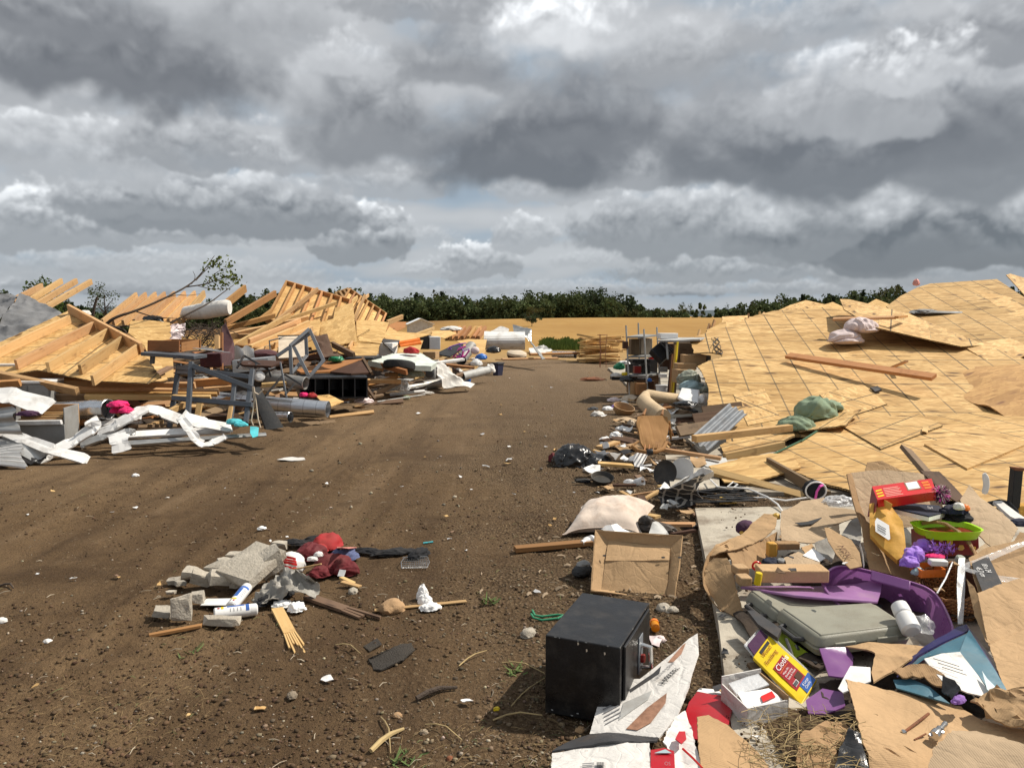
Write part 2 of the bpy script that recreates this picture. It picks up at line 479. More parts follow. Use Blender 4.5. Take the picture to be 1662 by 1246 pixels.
mk('pink_cloth',(.72,.60,.585),.9,dirt=.15,bump=.3,bs=14)
mk('rug_beige',(.60,.45,.28),.95,dirt=.25,bump=.4,bs=120)
mk('burgundy',(.058,.010,.014),.7,dirt=.25,dcol=(.10,.05,.04),bump=.3,bs=20,sheen=.15)
mk('red_cloth',(.36,.02,.022),.75,dirt=.2,bump=.3,bs=18)
mk('maroon_cloth',(.13,.012,.016),.8,dirt=.3,dcol=(.12,.07,.05),bump=.4,bs=22)
mk('black_cloth',(.014,.015,.018),.9,dirt=.3,dcol=(.06,.05,.04),bump=.4,bs=22)
mk('navy_cloth',(.012,.017,.04),.85,dirt=.12,bump=.3)
mk('blue_cloth',(.09,.11,.21),.85,dirt=.3,bump=.3)
mk('brown_cloth',(.10,.055,.035),.9,dirt=.3,bump=.4)
mk('sage_cloth',(.24,.315,.21),.9,dirt=.2,dcol=(.2,.2,.13),bump=.3,bs=16)
mk('teal_cloth',(.08,.50,.56),.85,dirt=.2,bump=.3)
mk('pale_blue_bag',(.33,.45,.47),.55,dirt=.2,bump=.3,trans=.0)
mk('grey_green_bag',(.27,.29,.23),.6,dirt=.25,bump=.3)
mk('purple_cloth',(.30,.14,.60),.6,dirt=.05,bump=.3,bs=14,sheen=.4)
mk('lilac_net',(.46,.25,.70),.8,dirt=.05,bump=.6,bs=60,thin=.35)
mk('dark_purple',(.06,.02,.06),.9,bump=.3)
mk('pink_hot',(.72,.02,.15),.8,dirt=.1,bump=.4)
mk('pink_toy',(.78,.10,.46),.4,dirt=.1,bump=.05)
mk('purple_toy',(.36,.16,.66),.4,dirt=.1,bump=.05)
mk('salmon',(.80,.33,.27),.6,dirt=.15,bump=.1)
mk('tarp_grey',(.19,.192,.198),.72,dirt=.3,dcol=(.12,.115,.11),bump=.6,bs=5,spec=.25)
mk('grey_sheeting',(.36,.34,.30),.4,dirt=.55,dcol=(.15,.12,.09),bump=.5,bs=20,thin=.2)
mk('clear_plastic',(.92,.93,.94),.12,dirt=.1,trans=.0,alpha=.22,bump=.5,bs=18,spec=.9)
mk('cloudy_plastic',(.82,.83,.84),.25,dirt=.15,alpha=.55,bump=.5,bs=22,spec=.7)
mk('tote_purple',(.30,.12,.35),.34,dirt=.35,dcol=(.33,.2,.3),bump=.05,thin=.35,spec=.5,ds=6)
mk('lid_purple',(.42,.21,.45),.4,dirt=.45,dcol=(.42,.3,.35),bump=.05,thin=.25,ds=6)
mk('case_grey',(.295,.285,.225),.5,var=.06,dirt=.3,dcol=(.15,.115,.075),bump=.12,bs=140,ds=5)
mk('lime',(.40,.72,.015),.4,dirt=.1,bump=.1)
mk('lime_bag',(.33,.42,.015),.7,dirt=.25,bump=.2)
mk('red_card',(.42,.008,.018),.38,dirt=.10,bump=.1,bs=8,spec=.45)
mk('red_box',(.62,.014,.012),.3,dirt=.06,bump=.06,spec=.5)
mk('red_tin',(.22,.012,.010),.35,dirt=.2,bump=.05)
mk('orange_plastic',(.80,.20,.025),.35,dirt=.15,bump=.05)
mk('amber',(.86,.34,.012),.25,dirt=.05,bump=.02,thin=.3)
mk('yellow',(.78,.56,.01),.35,dirt=.12,bump=.08)
mk('gold',(.70,.44,.08),.4,dirt=.1,bump=.1)
mk('yellow_wood',(.62,.36,.06),.5,dirt=.15,bump=.1)
mk('envelope',(.62,.33,.055),.6,dirt=.12,dcol=(.4,.2,.05),bump=.3,bs=12)
mk('navy_card',(.022,.022,.105),.4,dirt=.15,bump=.05)
mk('teal_card',(.055,.155,.21),.42,dirt=.22,bump=.08)
mk('blue_plastic',(.03,.16,.55),.35,dirt=.15,bump=.05)
mk('navy_plastic',(.03,.035,.075),.4,dirt=.2,bump=.05)
mk('blue_print',(.03,.12,.42),.4,dirt=.08,bump=.02)
mk('ice_blue',(.40,.52,.55),.5,dirt=.15,bump=.05)
mk('green_plastic',(.02,.22,.10),.4,dirt=.15,bump=.05)
mk('green_cord',(.03,.26,.13),.6,dirt=.3,bump=.05)
mk('green_paint',(.05,.13,.07),.8,dirt=.2,bump=.1)
mk('dark_grey',(.045,.045,.048),.6,dirt=.25,bump=.15)
mk('mid_grey',(.27,.27,.26),.6,dirt=.3,bump=.15)
mk('pale_grey',(.50,.50,.48),.55,dirt=.3,bump=.1)
mk('pale_green_sheet',(.60,.66,.60),.5,dirt=.2,bump=.1,bs=5)
mk('pan_black',(.03,.027,.023),.5,dirt=.5,dcol=(.11,.09,.07),bump=.1)
mk('shingle',(.052,.044,.036),.95,dirt=.5,dcol=(.12,.09,.06),bump=.9,bs=160)
mk('ink',(.02,.02,.022),.7,dirt=0,bump=0,rnd=0)
mk('grey_ink',(.22,.22,.23),.7,dirt=0,bump=0,rnd=0)
mk('brown_print',(.36,.19,.12),.55,dirt=.3,bump=.1,var=.3,vs=30)
mk('print_red',(.33,.012,.018),.4,dirt=.1,bump=.02)
mk('print_yellow',(.80,.57,.008),.35,dirt=.06,bump=.02)
mk('print_white',(.82,.80,.77),.5,dirt=.1,bump=0,rnd=0)
mk('bark',(.075,.055,.042),.95,var=.3,bump=.6,bs=60)
mk('wicker',(.36,.17,.062),.6,var=.35,bump=.4,bs=60)
mk('wicker_pale',(.36,.21,.095),.6,var=.2,bump=.3,bs=60)
mk('straw',(.42,.31,.15),.9,var=.3,bump=.1)
mk('shed_white',(.8,.83,.84),.6,bump=.05)
mk('leaf_green',(.10,.15,.04),.8,dirt=.1,bump=0)
mk('leather',(.022,.02,.019),.5,dirt=.3,bump=.2)
def mk_quatrefoil():
 """charcoal curtain cloth with a pale lattice"""
 m,t,b=_new('lattice_cloth')
 uv=t.node('ShaderNodeTexCoord').outputs['UV']
 e=t.node('ShaderNodeTexVoronoi',{'Vector':t.vmath('MULTIPLY',uv,(10,9,1)),'Scale':1.0,'Randomness':.22},
feature='DISTANCE_TO_EDGE')
 c=t.mix(t.math('LESS_THAN',e.outputs[0],.075),(.075,.075,.078),(.66,.62,.56))
 n=t.noise(uv,8,6,.7)
 c=t.mix(t.mr(n,.55,.75,0,.5),c,(.12,.09,.065))
 t.set(b.inputs['Base Color'],c)
 b.inputs['Roughness'].default_value=.9
mk_quatrefoil()
def mk_duct():
 """bright spiral-free duct with seams every 0.2 m along U"""
 m,t,b=_new('duct_bright')
 uv=t.node('ShaderNodeTexCoord').outputs['UV']
 x=t.node('ShaderNodeSeparateXYZ',{0:uv}).outputs[0]
 q=t.math('ABSOLUTE',t.math('SUBTRACT',t.math('FRACT',t.math('MULTIPLY',x,5.2)),.5))
 ln=t.math('GREATER_THAN',q,.47)
 n=t.noise(uv,6,5,.6)
 c=t.mix(t.mr(n,.3,.7),(.55,.56,.58),(.74,.75,.77))
 c=t.mix(t.math('MULTIPLY',ln,.5),c,(.25,.25,.26))
 t.set(b.inputs['Base Color'],c)
 b.inputs['Metallic'].default_value=.9
 b.inputs['Roughness'].default_value=.3
 bn=t.node('ShaderNodeBump',{'Height':t.math('ADD',n,t.math('MULTIPLY',ln,.6)),'Strength':.3,'Distance':.02})
 t.l.new(bn.outputs[0],b.inputs['Normal'])
mk_duct()
# ------------------------------------------------------------------ things
TOPS=[]
def tag(o,label,cat,group=None):
 o['label']=label;o['category']=cat
 if group:
  o['group']=group
 TOPS.append(o)
 return o
def T(name,label,cat,group=None):
 o=bpy.data.objects.new(name,None)
 o.empty_display_size=.1
 COL.objects.link(o)
 return tag(o,label,cat,group)
def frame(p0,p1,up=V((0,0,1))):
 """orthonormal axes with X along p0->p1 and Z near 'up'"""
 x=(p1-p0).normalized()
 z=up-x*up.dot(x)
 if z.length<1e-4:
  z=V((0,1,0))-x*x.y
 z.normalize()
 return x,z.cross(x),z
def fnoise(p,sc,seed,octs=3,ridge=False):
 s=.0;a=1.0;tot=.0
 q=V((p[0]*sc+seed*7.31,p[1]*sc+seed*3.17,p[2]*sc-seed*5.7))
 for _ in range(octs):
  n=NZ.noise(q)
  s+=a*((1-2*abs(n)*1.6)if ridge else n*1.6)
  tot+=a;a*=.5;q=q*2.07
 return s/tot
class B:
 """collects faces (with UV in metres) and builds one mesh object"""
 def __init__(s):
  s.v=[];s.f=[];s.u=[];s.mi=[];s.cm=0
 def face(s,ps,uv=None):
  k=len(s.v)
  s.v.extend([tuple(p)for p in ps])
  s.f.append(tuple(range(k,k+len(ps))))
  s.u.append(uv or[(0,0)]*len(ps));s.mi.append(s.cm)
  return s
 def grid(s,P,UV=None,closeu=False,closev=False):
  """P[i][j] points"""
  k=len(s.v);n=len(P);m=len(P[0])
  for r in P:
   s.v.extend([tuple(p)for p in r])
  if UV is None:
   UV=[]
   for i in range(n):
    row=[];acc=.0
    for j in range(m):
     if j:
      acc+=(V(P[i][j])-V(P[i][j-1])).length
     row.append([acc,.0])
    UV.append(row)
   for j in range(m):
    acc=.0
    for i in range(n):
     if i:
      acc+=(V(P[i][j])-V(P[i-1][j])).length
     UV[i][j][1]=acc
  for i in range(n if closeu else n-1):
   for j in range(m if closev else m-1):
    i2=(i+1)%n;j2=(j+1)%m
    s.f.append((k+i*m+j,k+i*m+j2,k+i2*m+j2,k+i2*m+j))
    s.u.append([tuple(UV[i][j]),tuple(UV[i][j2]),tuple(UV[i2][j2]),tuple(UV[i2][j])])
    s.mi.append(s.cm)
  return s
 def hexa(s,c):
  """8 corners: bottom 0-3 (ccw), top 4-7"""
  q=[(3,2,1,0),(4,5,6,7),(0,1,5,4),(1,2,6,5),(2,3,7,6),(3,0,4,7)]
  k=len(s.v)
  s.v.extend([tuple(p)for p in c])
  for f in q:
   a=[V(c[i])for i in f]
   e1=(a[1]-a[0]).length;e2=(a[2]-a[1]).length
   if e1>=e2:
    uv=[(0,0),(e1,0),(e1,e2),(0,e2)]
   else:
    uv=[(0,0),(0,e1),(e2,e1),(e2,0)]
   s.f.append(tuple(k+i for i in f));s.u.append(uv);s.mi.append(s.cm)
  return s
 def para(s,o,ex,ey,ez):
  o=V(o);ex=V(ex);ey=V(ey);ez=V(ez)
  if ex.cross(ey).dot(ez)<0:
   ex,ey=ey,ex
  return s.hexa([o,o+ex,o+ex+ey,o+ey,o+ez,o+ex+ez,o+ex+ey+ez,o+ey+ez])
 def plank(s,a,b,w,t,up=V((0,0,1))):
  a=V(a);b=V(b)
  x,y,z=frame(a,b,V(up))
  j=lambda:x*random.uniform(-.012,.012)
  y=y*(w/2);z=z*(t/2)
  ja,jb=j(),j()
  return s.hexa([a-y-z+ja,b-y-z+jb,b+y-z,a+y-z,a-y+z+ja,b-y+z+jb,b+y+z,a+y+z])
 def box(s,c,sx,sy,sz,rz=.0,M=None):
  R=M or Matrix.Rotation(rz,3,'Z')
  c=V(c)
  ex,ey,ez=R@V((sx,0,0)),R@V((0,sy,0)),R@V((0,0,sz))
  return s.para(c-(ex+ey)/2-(0 if M is None else 1)*ez/2,ex,ey,ez)
 def tube(s,ps,r,n=8,cap=True,sq=None):
  ps=[V(p)for p in ps]
  if not isinstance(r,(list,tuple)):
   r=[r]*len(ps)
  rows=[];last=None;uv=[];acc=.0
  for i,p in enumerate(ps):
   d=(ps[min(i+1,len(ps)-1)]-ps[max(i-1,0)]).normalized()
   if last is None:
    a=V((0,0,1))if abs(d.z)<.9 else V((1,0,0))
    last=(a-d*a.dot(d)).normalized()
   else:
    last=(last-d*last.dot(d)).normalized()
   bb=d.cross(last)
   if i:
    acc+=(p-ps[i-1]).length
   q=sq or(1,1)
   rows.append([p+(last*math.cos(2*math.pi*k/n)*q[0]+bb*math.sin(2*math.pi*k/n)*q[1])*r[i]for k in range(n)])
   uv.append([[acc,k/n*6.28*r[i]]for k in range(n)])
  s.grid(rows,uv,closev=True)
  if cap:
   s.face(list(reversed(rows[0])),[(math.cos(k),math.sin(k))for k in range(n)])
   s.face(rows[-1],[(math.cos(k),math.sin(k))for k in range(n)])
  return s
 def lathe(s,prof,a,axis=V((0,0,1)),n=20,cap=True,squash=1.0):
  """prof: list of (radius, height along axis)"""
  a=V(a);z=V(axis).normalized()
  x=V((1,0,0))if abs(z.x)<.8 else V((0,1,0))
  x=(x-z*x.dot(z)).normalized();y=z.cross(x)
  rows=[[a+z*h+(x*math.cos(2*math.pi*k/n)+y*math.sin(2*math.pi*k/n)*squash)*r for k in range(n)]for r,h in prof]
  uv=[[[k/n,h]for k in range(n)]for r,h in prof]
  s.grid(rows,uv,closev=True)
  if cap:
   if prof[0][0]>1e-4:
    s.face(list(reversed(rows[0])))
   if prof[-1][0]>1e-4:
    s.face(rows[-1])
  return s
 def blob(s,c,rx,ry,rz,seed=1,amp=.25,fr=2.0,sub=3,rot=.0,ridge=True,floor=None,flat=.35,fold=None):
  """crumpled lump: cloth heap, bag, clod"""
  if fold is None:
   fold=.16 if amp>=.2 and sub>=3 else .0
   sub=min(5,sub+1)if fold else sub
  fa,fb=math.cos(seed*1.9),math.sin(seed*1.9)
  bm=bmesh.new()
  bmesh.ops.create_icosphere(bm,subdivisions=sub,radius=1.0)
  R=Matrix.Rotation(rot,3,'Z')
  c=V(c)
  k=len(s.v)
  for v in bm.verts:
   p=v.co.copy()
   d=1+amp*(.55*fnoise(p,fr*.8,seed,3,False)if fold else fnoise(p,fr,seed,4,ridge))
   if fold:
    q_=p.x*fa+p.y*fb+p.z*.6+1.25*NZ.noise(p*.95+V((seed,0,0)))
    d+=fold*(abs(math.sin(q_*2.6))-.6)+fold*.45*(abs(math.sin(q_*6.1+p.z*2))-.6)
   p*=d
   if p.z<0:
    p.z*=flat
   q=R@V((p.x*rx,p.y*ry,p.z*rz))+c
   if floor is not None and q.z<floor:
    q.z=floor+(q.z-floor)*.1
   s.v.append(tuple(q))
  bm.verts.index_update()
  for f in bm.faces:
   s.f.append(tuple(k+v.index for v in f.verts))
   s.u.append([(v.co.x*rx+.5*v.co.z*rz,v.co.y*ry+.5*v.co.z*rz)for v in f.verts]);s.mi.append(s.cm)
  bm.free()
  return s
 def rock(s,c,sx,sy,sz,seed=1,rz=.0,tilt=(0,0),rough=.06,blocky=.75):
  """angular broken chunk resting on c"""
  rr=random.Random(seed)
  bm=bmesh.new()
  for q in range(8):
   x=1 if q&1 else-1;y=1 if q&2 else-1;z=1 if q&4 else-1
   bm.verts.new((x*rr.uniform(blocky,1),y*rr.uniform(blocky,1),z*rr.uniform(blocky,1)))
  for q in range(4):
   bm.verts.new((rr.uniform(-1,1),rr.uniform(-1,1),rr.choice((-1,1))*rr.uniform(.8,1.05)))
  bmesh.ops.convex_hull(bm,input=bm.verts[:])
  lo=[v for v in bm.verts if not v.link_faces]
  bmesh.ops.delete(bm,geom=lo,context='VERTS')
  bmesh.ops.triangulate(bm,faces=bm.faces[:])
  bmesh.ops.subdivide_edges(bm,edges=bm.edges[:],cuts=2,use_grid_fill=True)
  R=Matrix.Rotation(rz,3,'Z')@Matrix.Rotation(tilt[0],3,'X')@Matrix.Rotation(tilt[1],3,'Y')
  c=V(c)
  k=len(s.v)
  P=[]
  for v in bm.verts:
   p=V((v.co.x*sx/2,v.co.y*sy/2,v.co.z*sz/2))
   p+=v.co.normalized()*fnoise(v.co,2.2,seed,3)*rough*min(sx,sy,sz)
   P.append(R@p)
  zm=min(p.z for p in P)
  for p in P:
   s.v.append((p.x+c.x,p.y+c.y,p.z+c.z-zm-.01))
  bm.verts.index_update()
  for f in bm.faces:
   s.f.append(tuple(k+v.index for v in f.verts));s.u.append([(v.co.x,v.co.y)for v in f.verts]);s.mi.append(s.cm)
  bm.free()
  return s
 def sheet(s,P,thick=.004,amp=.0,fr=4.0,seed=1,edge=.06,udir=None,ridge=False,tear=.0,nrm=None,crease=None):
  """a sheet cut to the outline P (world points), subdivided, crumpled and given thickness"""
  P=[V(p)for p in P]
  c=sum(P,V())/len(P)
  n=V()
  for i in range(len(P)):
   n+=(P[i]-c).cross(P[(i+1)%len(P)]-c)
  n.normalize()
  if nrm is not None:
   if n.dot(nrm)<0:
    P.reverse();n=-n
  elif n.z<0:
   P.reverse();n=-n
  u=V(udir)if udir is not None else(P[1]-P[0])
  u=(u-n*u.dot(n)).normalized();w=n.cross(u)
  if tear>0:
   rr=random.Random(seed);Q=[]
   for i in range(len(P)):
    a,b=P[i],P[(i+1)%len(P)]
    m=max(1,int((b-a).length/(tear*2.5)))
    for q in range(m):
     p=a.lerp(b,q/m)
     if q:
      d=(c-p).normalized()
      p=p+d*rr.uniform(-.2,1.0)*tear
     Q.append(p)
   P=Q
  bm=bmesh.new()
  vs=[bm.verts.new(p)for p in P]
  bm.faces.new(vs)
  if amp>0 or tear>0:
   bmesh.ops.triangulate(bm,faces=bm.faces[:],quad_method='BEAUTY',ngon_method='BEAUTY')
   for _ in range(7):
    es=[e for e in bm.edges if e.calc_length()>edge]
    if not es or len(bm.faces)>9000:
     break
    bmesh.ops.subdivide_edges(bm,edges=es,cuts=1,use_grid_fill=False)
    bmesh.ops.triangulate(bm,faces=[f for f in bm.faces if len(f.verts)>3])
  if amp>0:
   for v in bm.verts:
    d=fnoise(v.co,fr,seed,3,ridge)*amp
    v.co=v.co+n*d
  k=len(s.v)
  bm.verts.index_update()
  m=len(bm.verts)
  for v in bm.verts:
   s.v.append(tuple(v.co))
  for v in bm.verts:
   s.v.append(tuple(v.co-n*thick))
  def q2(v):
   return((v.co-c).dot(u),(v.co-c).dot(w))
  for f in bm.faces:
   ids=[v.index for v in f.verts]
   s.f.append(tuple(k+i for i in ids));s.u.append([q2(v)for v in f.verts]);s.mi.append(s.cm)
   s.f.append(tuple(k+m+i for i in reversed(ids)));s.u.append([q2(v)for v in reversed(f.verts)]);s.mi.append(s.cm)
  for e in bm.edges:
   if len(e.link_faces)==1:
    l=e.link_loops[0]
    a,b2=l.vert.index,l.link_loop_next.vert.index
    s.f.append((k+a,k+m+a,k+m+b2,k+b2));L=e.calc_length()
    s.u.append([(0,0),(0,thick),(L,thick),(L,0)]);s.mi.append(s.cm)
  bm.free()
  return s
 def obj(s,name,mat,parent=None,smooth=35,bevel=.0,mats=None):
  me=bpy.data.meshes.new(name)
  me.from_pydata(s.v,[],s.f)
  uvl=me.uv_layers.new(name='UVMap')
  flat=[]
  for u in s.u:
   for q in u:
    flat.extend((float(q[0]),float(q[1])))
  uvl.data.foreach_set('uv',flat)
  for mm in(mats or[mat]):
   me.materials.append(MATS[mm])
  if mats:
   me.polygons.foreach_set('material_index',s.mi)
  me.validate()
  if smooth:
   me.shade_smooth()
   me.set_sharp_from_angle(angle=math.radians(smooth))
  else:
   me.shade_flat()
  o=bpy.data.objects.new(name,me)
  COL.objects.link(o)
  if parent is not None:
   o.parent=parent
  if bevel>0:
   md=o.modifiers.new('bevel','BEVEL')
   md.width=bevel;md.segments=2;md.limit_method='ANGLE';md.angle_limit=math.radians(40)
  return o
 def top(s,name,mat,label,cat,group=None,**k):
  return tag(s.obj(name,mat,**k),label,cat,group)
def text_on(txt,o,ex,ey,mat,parent,name='lettering',off=.002,align='LEFT',fit=None):
 """flat lettering as mesh: origin o, unit-direction ex, up ey (length = cap size), raised off the surface"""
 cu=bpy.data.curves.new('t','FONT')
 cu.body=txt;cu.size=1.0;cu.align_x=align;cu.resolution_u=3;cu.extrude=.0
 ob=bpy.data.objects.new('t',cu)
 COL.objects.link(ob)
 dg=bpy.context.evaluated_depsgraph_get()
 me=bpy.data.meshes.new_from_object(ob.evaluated_get(dg))
 bpy.data.objects.remove(ob)
 ex=V(ex);ey=V(ey);o=V(o)
 x=ex.normalized()*ey.length;n=ex.cross(ey).normalized()
 if(CAM-o).dot(n)<0:
  n=-n
 if fit:
  wmax=max(v.co.x for v in me.vertices)-min(v.co.x for v in me.vertices)
  x=ex.normalized()*(fit/max(wmax,1e-6))
 for v in me.vertices:
  v.co=o+x*v.co.x+ey*v.co.y+n*off
 me.name=name
 me.materials.clear();me.materials.append(MATS[mat])
 r=bpy.data.objects.new(name,me)
 COL.objects.link(r)
 r.parent=parent
 return r
def finish():
 """move every thing's origin to its base"""
 def desc(o):
  r=[o]
  for c in o.children:
   r+=desc(c)
  return r
 for o in TOPS:
  if o.get('placed'):
   continue
  ds=desc(o)
  lo=V((1e9,)*3);hi=V((-1e9,)*3)
  for d in ds:
   if d.type=='MESH' and len(d.data.vertices):
    co=np.empty(len(d.data.vertices)*3,np.float32)
    d.data.vertices.foreach_get('co',co)
    co=co.reshape(-1,3)
    for i in range(3):
     lo[i]=min(lo[i],float(co[:,i].min()));hi[i]=max(hi[i],float(co[:,i].max()))
  base=V(((lo.x+hi.x)/2,(lo.y+hi.y)/2,lo.z))
  for d in ds:
   if d.type=='MESH':
    d.data.transform(Matrix.Translation(-base))
  o.location=base
def plank(a,b,w,t,label,up=V((0,0,1)),mat='lumber',name='plank',cat='plank',group=None,parent=None,bevel=.002):
 bb=B().plank(a,b,w,t,up)
 if parent is not None:
  return bb.obj(name,mat,parent,bevel=bevel)
 return bb.top(name,mat,label,cat,group,bevel=bevel)
def pk(x0,y0,Y0,x1,y1,Y1,w,t,label,**k):
 return plank(at(x0,y0,Y0),at(x1,y1,Y1),w,t,label,**k)
# ------------------------------------------------------------------ ground and field
def hill(x,y):
 top=1.25*sstep(-48,24,x*170.0/np.maximum(y,60))+.15*_pn(x/40,y/60,77)
 left=1-sstep(-85,-30,x*150.0/np.maximum(y,60))
 return sstep(40,150,y)*top-5.0*sstep(158,240,y)-2.2*left*sstep(45,140,y)+3.0*sstep(320,900,y)
def ground_z(x,y):
 near=1-sstep(9,24,y)
 z=.030*fbm(x*.55,y*.32,41,3)+.022*near*fbm(x*2.6,y*2.6,42,4,.6)
 clod=fbm(x*.8+3,y*.7,43,3)
 z=z+near*(.006+.018*sstep(-.05,.35,clod))*fbm(x*9,y*9,44,3,.6,True)
 rut=np.exp(-((x+1.5+.10*np.sin(y*.3))/.20)**2)+np.exp(-((x+3.2+.10*np.sin(y*.3))/.20)**2)
 z=z-.022*rut*sstep(2.5,6,y)*(1-sstep(20,30,y))
 return z-.012+hill(x,y)
def nonuni(lo,hi,fine_lo,fine_hi,step,grow):
 a=[fine_lo]
 while a[-1]<fine_hi:
  a.append(a[-1]+step)
 s=step
 while a[-1]<hi:
  s*=grow;a.append(a[-1]+s)
 b=[];s=step;p=fine_lo
 while p>lo:
  s*=grow;p-=s;b.append(p)
 return np.array(b[::-1]+a)
def height_sheet(name,xs,ys,mat):
 X,Y=np.meshgrid(xs,ys)
 Z=ground_z(X,Y)
 n,m=X.shape
 co=np.stack([X,Y,Z],-1).reshape(-1,3).astype(np.float32)
 i=np.arange(n*m).reshape(n,m)
 f=np.stack([i[:-1,:-1],i[:-1,1:],i[1:,1:],i[1:,:-1]],-1).reshape(-1,4)
 me=np_mesh(name,co,f)
 me.shade_smooth()
 me.materials.append(mat)
 o=bpy.data.objects.new(name,me)
 COL.objects.link(o)
 o['kind']='structure'
 return o
def np_mesh(name,co,f):
 me=bpy.data.meshes.new(name)
 k=f.shape[1]
 me.vertices.add(len(co));me.vertices.foreach_set('co',np.ascontiguousarray(co,np.float32).ravel())
 me.loops.add(f.size);me.loops.foreach_set('vertex_index',np.ascontiguousarray(f,np.int32).ravel())
 me.polygons.add(len(f));me.polygons.foreach_set('loop_start',np.arange(0,f.size,k,dtype=np.int32))
 me.polygons.foreach_set('loop_total',np.full(len(f),k,np.int32))
 me.update(calc_edges=True)
 return me
def mk_dirt():
 m,t,b=_new('dirt')
 p=t.node('ShaderNodeTexCoord').outputs['Object']
 sp=t.node('ShaderNodeSeparateXYZ',{0:p});x,y=sp.outputs[0],sp.outputs[1]
 big=t.noise(t.vmath('MULTIPLY',p,(.5,.22,1)),1.0,5,.6)
 trk=t.noise(t.vmath('MULTIPLY',p,(1.9,.16,1)),1.0,5,.6,.4)
 c=t.mix(t.mr(big,.33,.67),(.118,.079,.047),(.235,.165,.100))
 c=t.mix(t.mr(trk,.48,.66,0,.7),c,(.064,.041,.025))
 c=t.mix(t.mr(trk,.30,.44,.6,0),c,(.29,.21,.14))
 tk2=t.noise(t.vmath('MULTIPLY',p,(7.5,.2,1)),1.0,4,.6,.3)
 c=t.mix(t.mr(tk2,.56,.72,0,.22),c,(.055,.036,.022))
 md=t.noise(p,2.3,7,.7)
 c=t.mix(t.mr(md,.55,.75,0,.7),c,(.052,.033,.020))
 # grey gravel towards the right of the lane and further out
 gm=t.math('ADD',x,t.math('MULTIPLY',t.math('SUBTRACT',t.noise(p,.8,5,.6),.5),3.2))
 gm=t.math('ADD',gm,t.math('MULTIPLY',y,.06))
 gm=t.mr(gm,-.9,.9,0,1,True)
 v1=t.node('ShaderNodeTexVoronoi',{'Vector':p,'Scale':46.0})
 vs=t.node('ShaderNodeSeparateColor',{0:v1.outputs['Color']})
 peb=t.mix(vs.outputs[0],(.085,.062,.042),(.30,.235,.165))
 peb=t.mix(t.mr(v1.outputs['Distance'],.3,.62),peb,(.06,.042,.028))
 c=t.mix(t.math('MULTIPLY',gm,.62),c,peb)
 v2=t.node('ShaderNodeTexVoronoi',{'Vector':p,'Scale':21.0})
 v2s=t.node('ShaderNodeSeparateColor',{0:v2.outputs['Color']})
 sel=t.math('MULTIPLY',t.math('GREATER_THAN',v2s.outputs[0],.80),t.mr(v2.outputs['Distance'],.18,.34,1,0))
 c=t.mix(t.math('MULTIPLY',sel,.6),c,t.mix(v2s.outputs[1],(.13,.095,.065),(.34,.27,.19)))
 wet=t.noise(t.vmath('MULTIPLY',p,(.55,.75,1)),1.0,6,.66)
 c=t.mix(t.mr(wet,.52,.66,0,.62,True),c,(.062,.040,.025))
 fine=t.noise(p,60,4,.7)
 c=t.mix(t.mr(fine,.3,.7,.5,0),c,(.04,.026,.016))
 # blend towards a paler tan with distance up the lane
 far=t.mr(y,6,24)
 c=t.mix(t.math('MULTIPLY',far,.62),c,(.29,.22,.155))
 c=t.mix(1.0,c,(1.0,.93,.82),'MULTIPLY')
 t.set(b.inputs['Base Color'],c)
 b.inputs['Roughness'].default_value=.95
 b.inputs['Specular IOR Level'].default_value=.12
 h=t.math('ADD',t.math('MULTIPLY',fine,.5),t.math('ADD',md,t.math('MULTIPLY',t.math('MULTIPLY',v1.outputs['Distance'],gm),-.5)))
 bn=t.node('ShaderNodeBump',{'Height':h,'Strength':1.0,'Distance':.04})
 t.l.new(bn.outputs[0],b.inputs['Normal'])
 return m
def mk_field():
 m,t,b=_new('ripe_field')
 p=t.node('ShaderNodeTexCoord').outputs['Object']
 n1=t.noise(t.vmath('MULTIPLY',p,(.03,.018,1)),1.0,6,.65)
 n2=t.noise(t.vmath('MULTIPLY',p,(.9,.12,1)),1.0,5,.7)
 y=t.node('ShaderNodeSeparateXYZ',{0:p}).outputs[1]
 x=t.node('ShaderNodeSeparateXYZ',{0:p}).outputs[0]
 c=t.mix(t.mr(n1,.35,.68),(.44,.27,.092),(.30,.17,.055))
 c=t.mix(t.mr(n2,.4,.7,0,.5),c,(.30,.16,.045))
 ploughed=t.mr(t.math('ADD',x,t.math('MULTIPLY',n1,24)),12,-10,0,1,True)
 ploughed=t.math('MULTIPLY',ploughed,t.mr(y,60,90))
 c=t.mix(t.math('MULTIPLY',ploughed,.85),c,(.155,.082,.036))
 c=t.mix(t.mr(y,40,29,0,.7),c,(.30,.21,.11))
 t.set(b.inputs['Base Color'],c)
 b.inputs['Roughness'].default_value=.95
 b.inputs['Specular IOR Level'].default_value=.1
 return m
DIRT=mk_dirt();FIELD=mk_field()
gx=nonuni(-150,150,-3.6,3.4,.028,1.055)
gy=nonuni(-30,39.9,2.3,7.5,.028,1.03)
gy=gy[gy<28.6];gy=np.append(gy,29.0)
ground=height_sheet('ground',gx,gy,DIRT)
fx=nonuni(-2500,2500,-60,60,2.0,1.12)
fy=np.concatenate([[29.0],nonuni(29,4500,30,330,2.0,1.14)])
field=height_sheet('field',fx,np.unique(fy),FIELD)
dx=np.concatenate([-np.geomspace(2500,150,30),np.geomspace(150,2500,30)])
def outer(name,x0,x1):
 xs=np.linspace(x0,x1,40);ys=np.linspace(-30,29,20)
 return height_sheet(name,xs,ys,DIRT)
o1=outer('ground',-2500,-gx[0]*-1 if False else gx[0]);o2=outer('ground',gx[-1],2500)
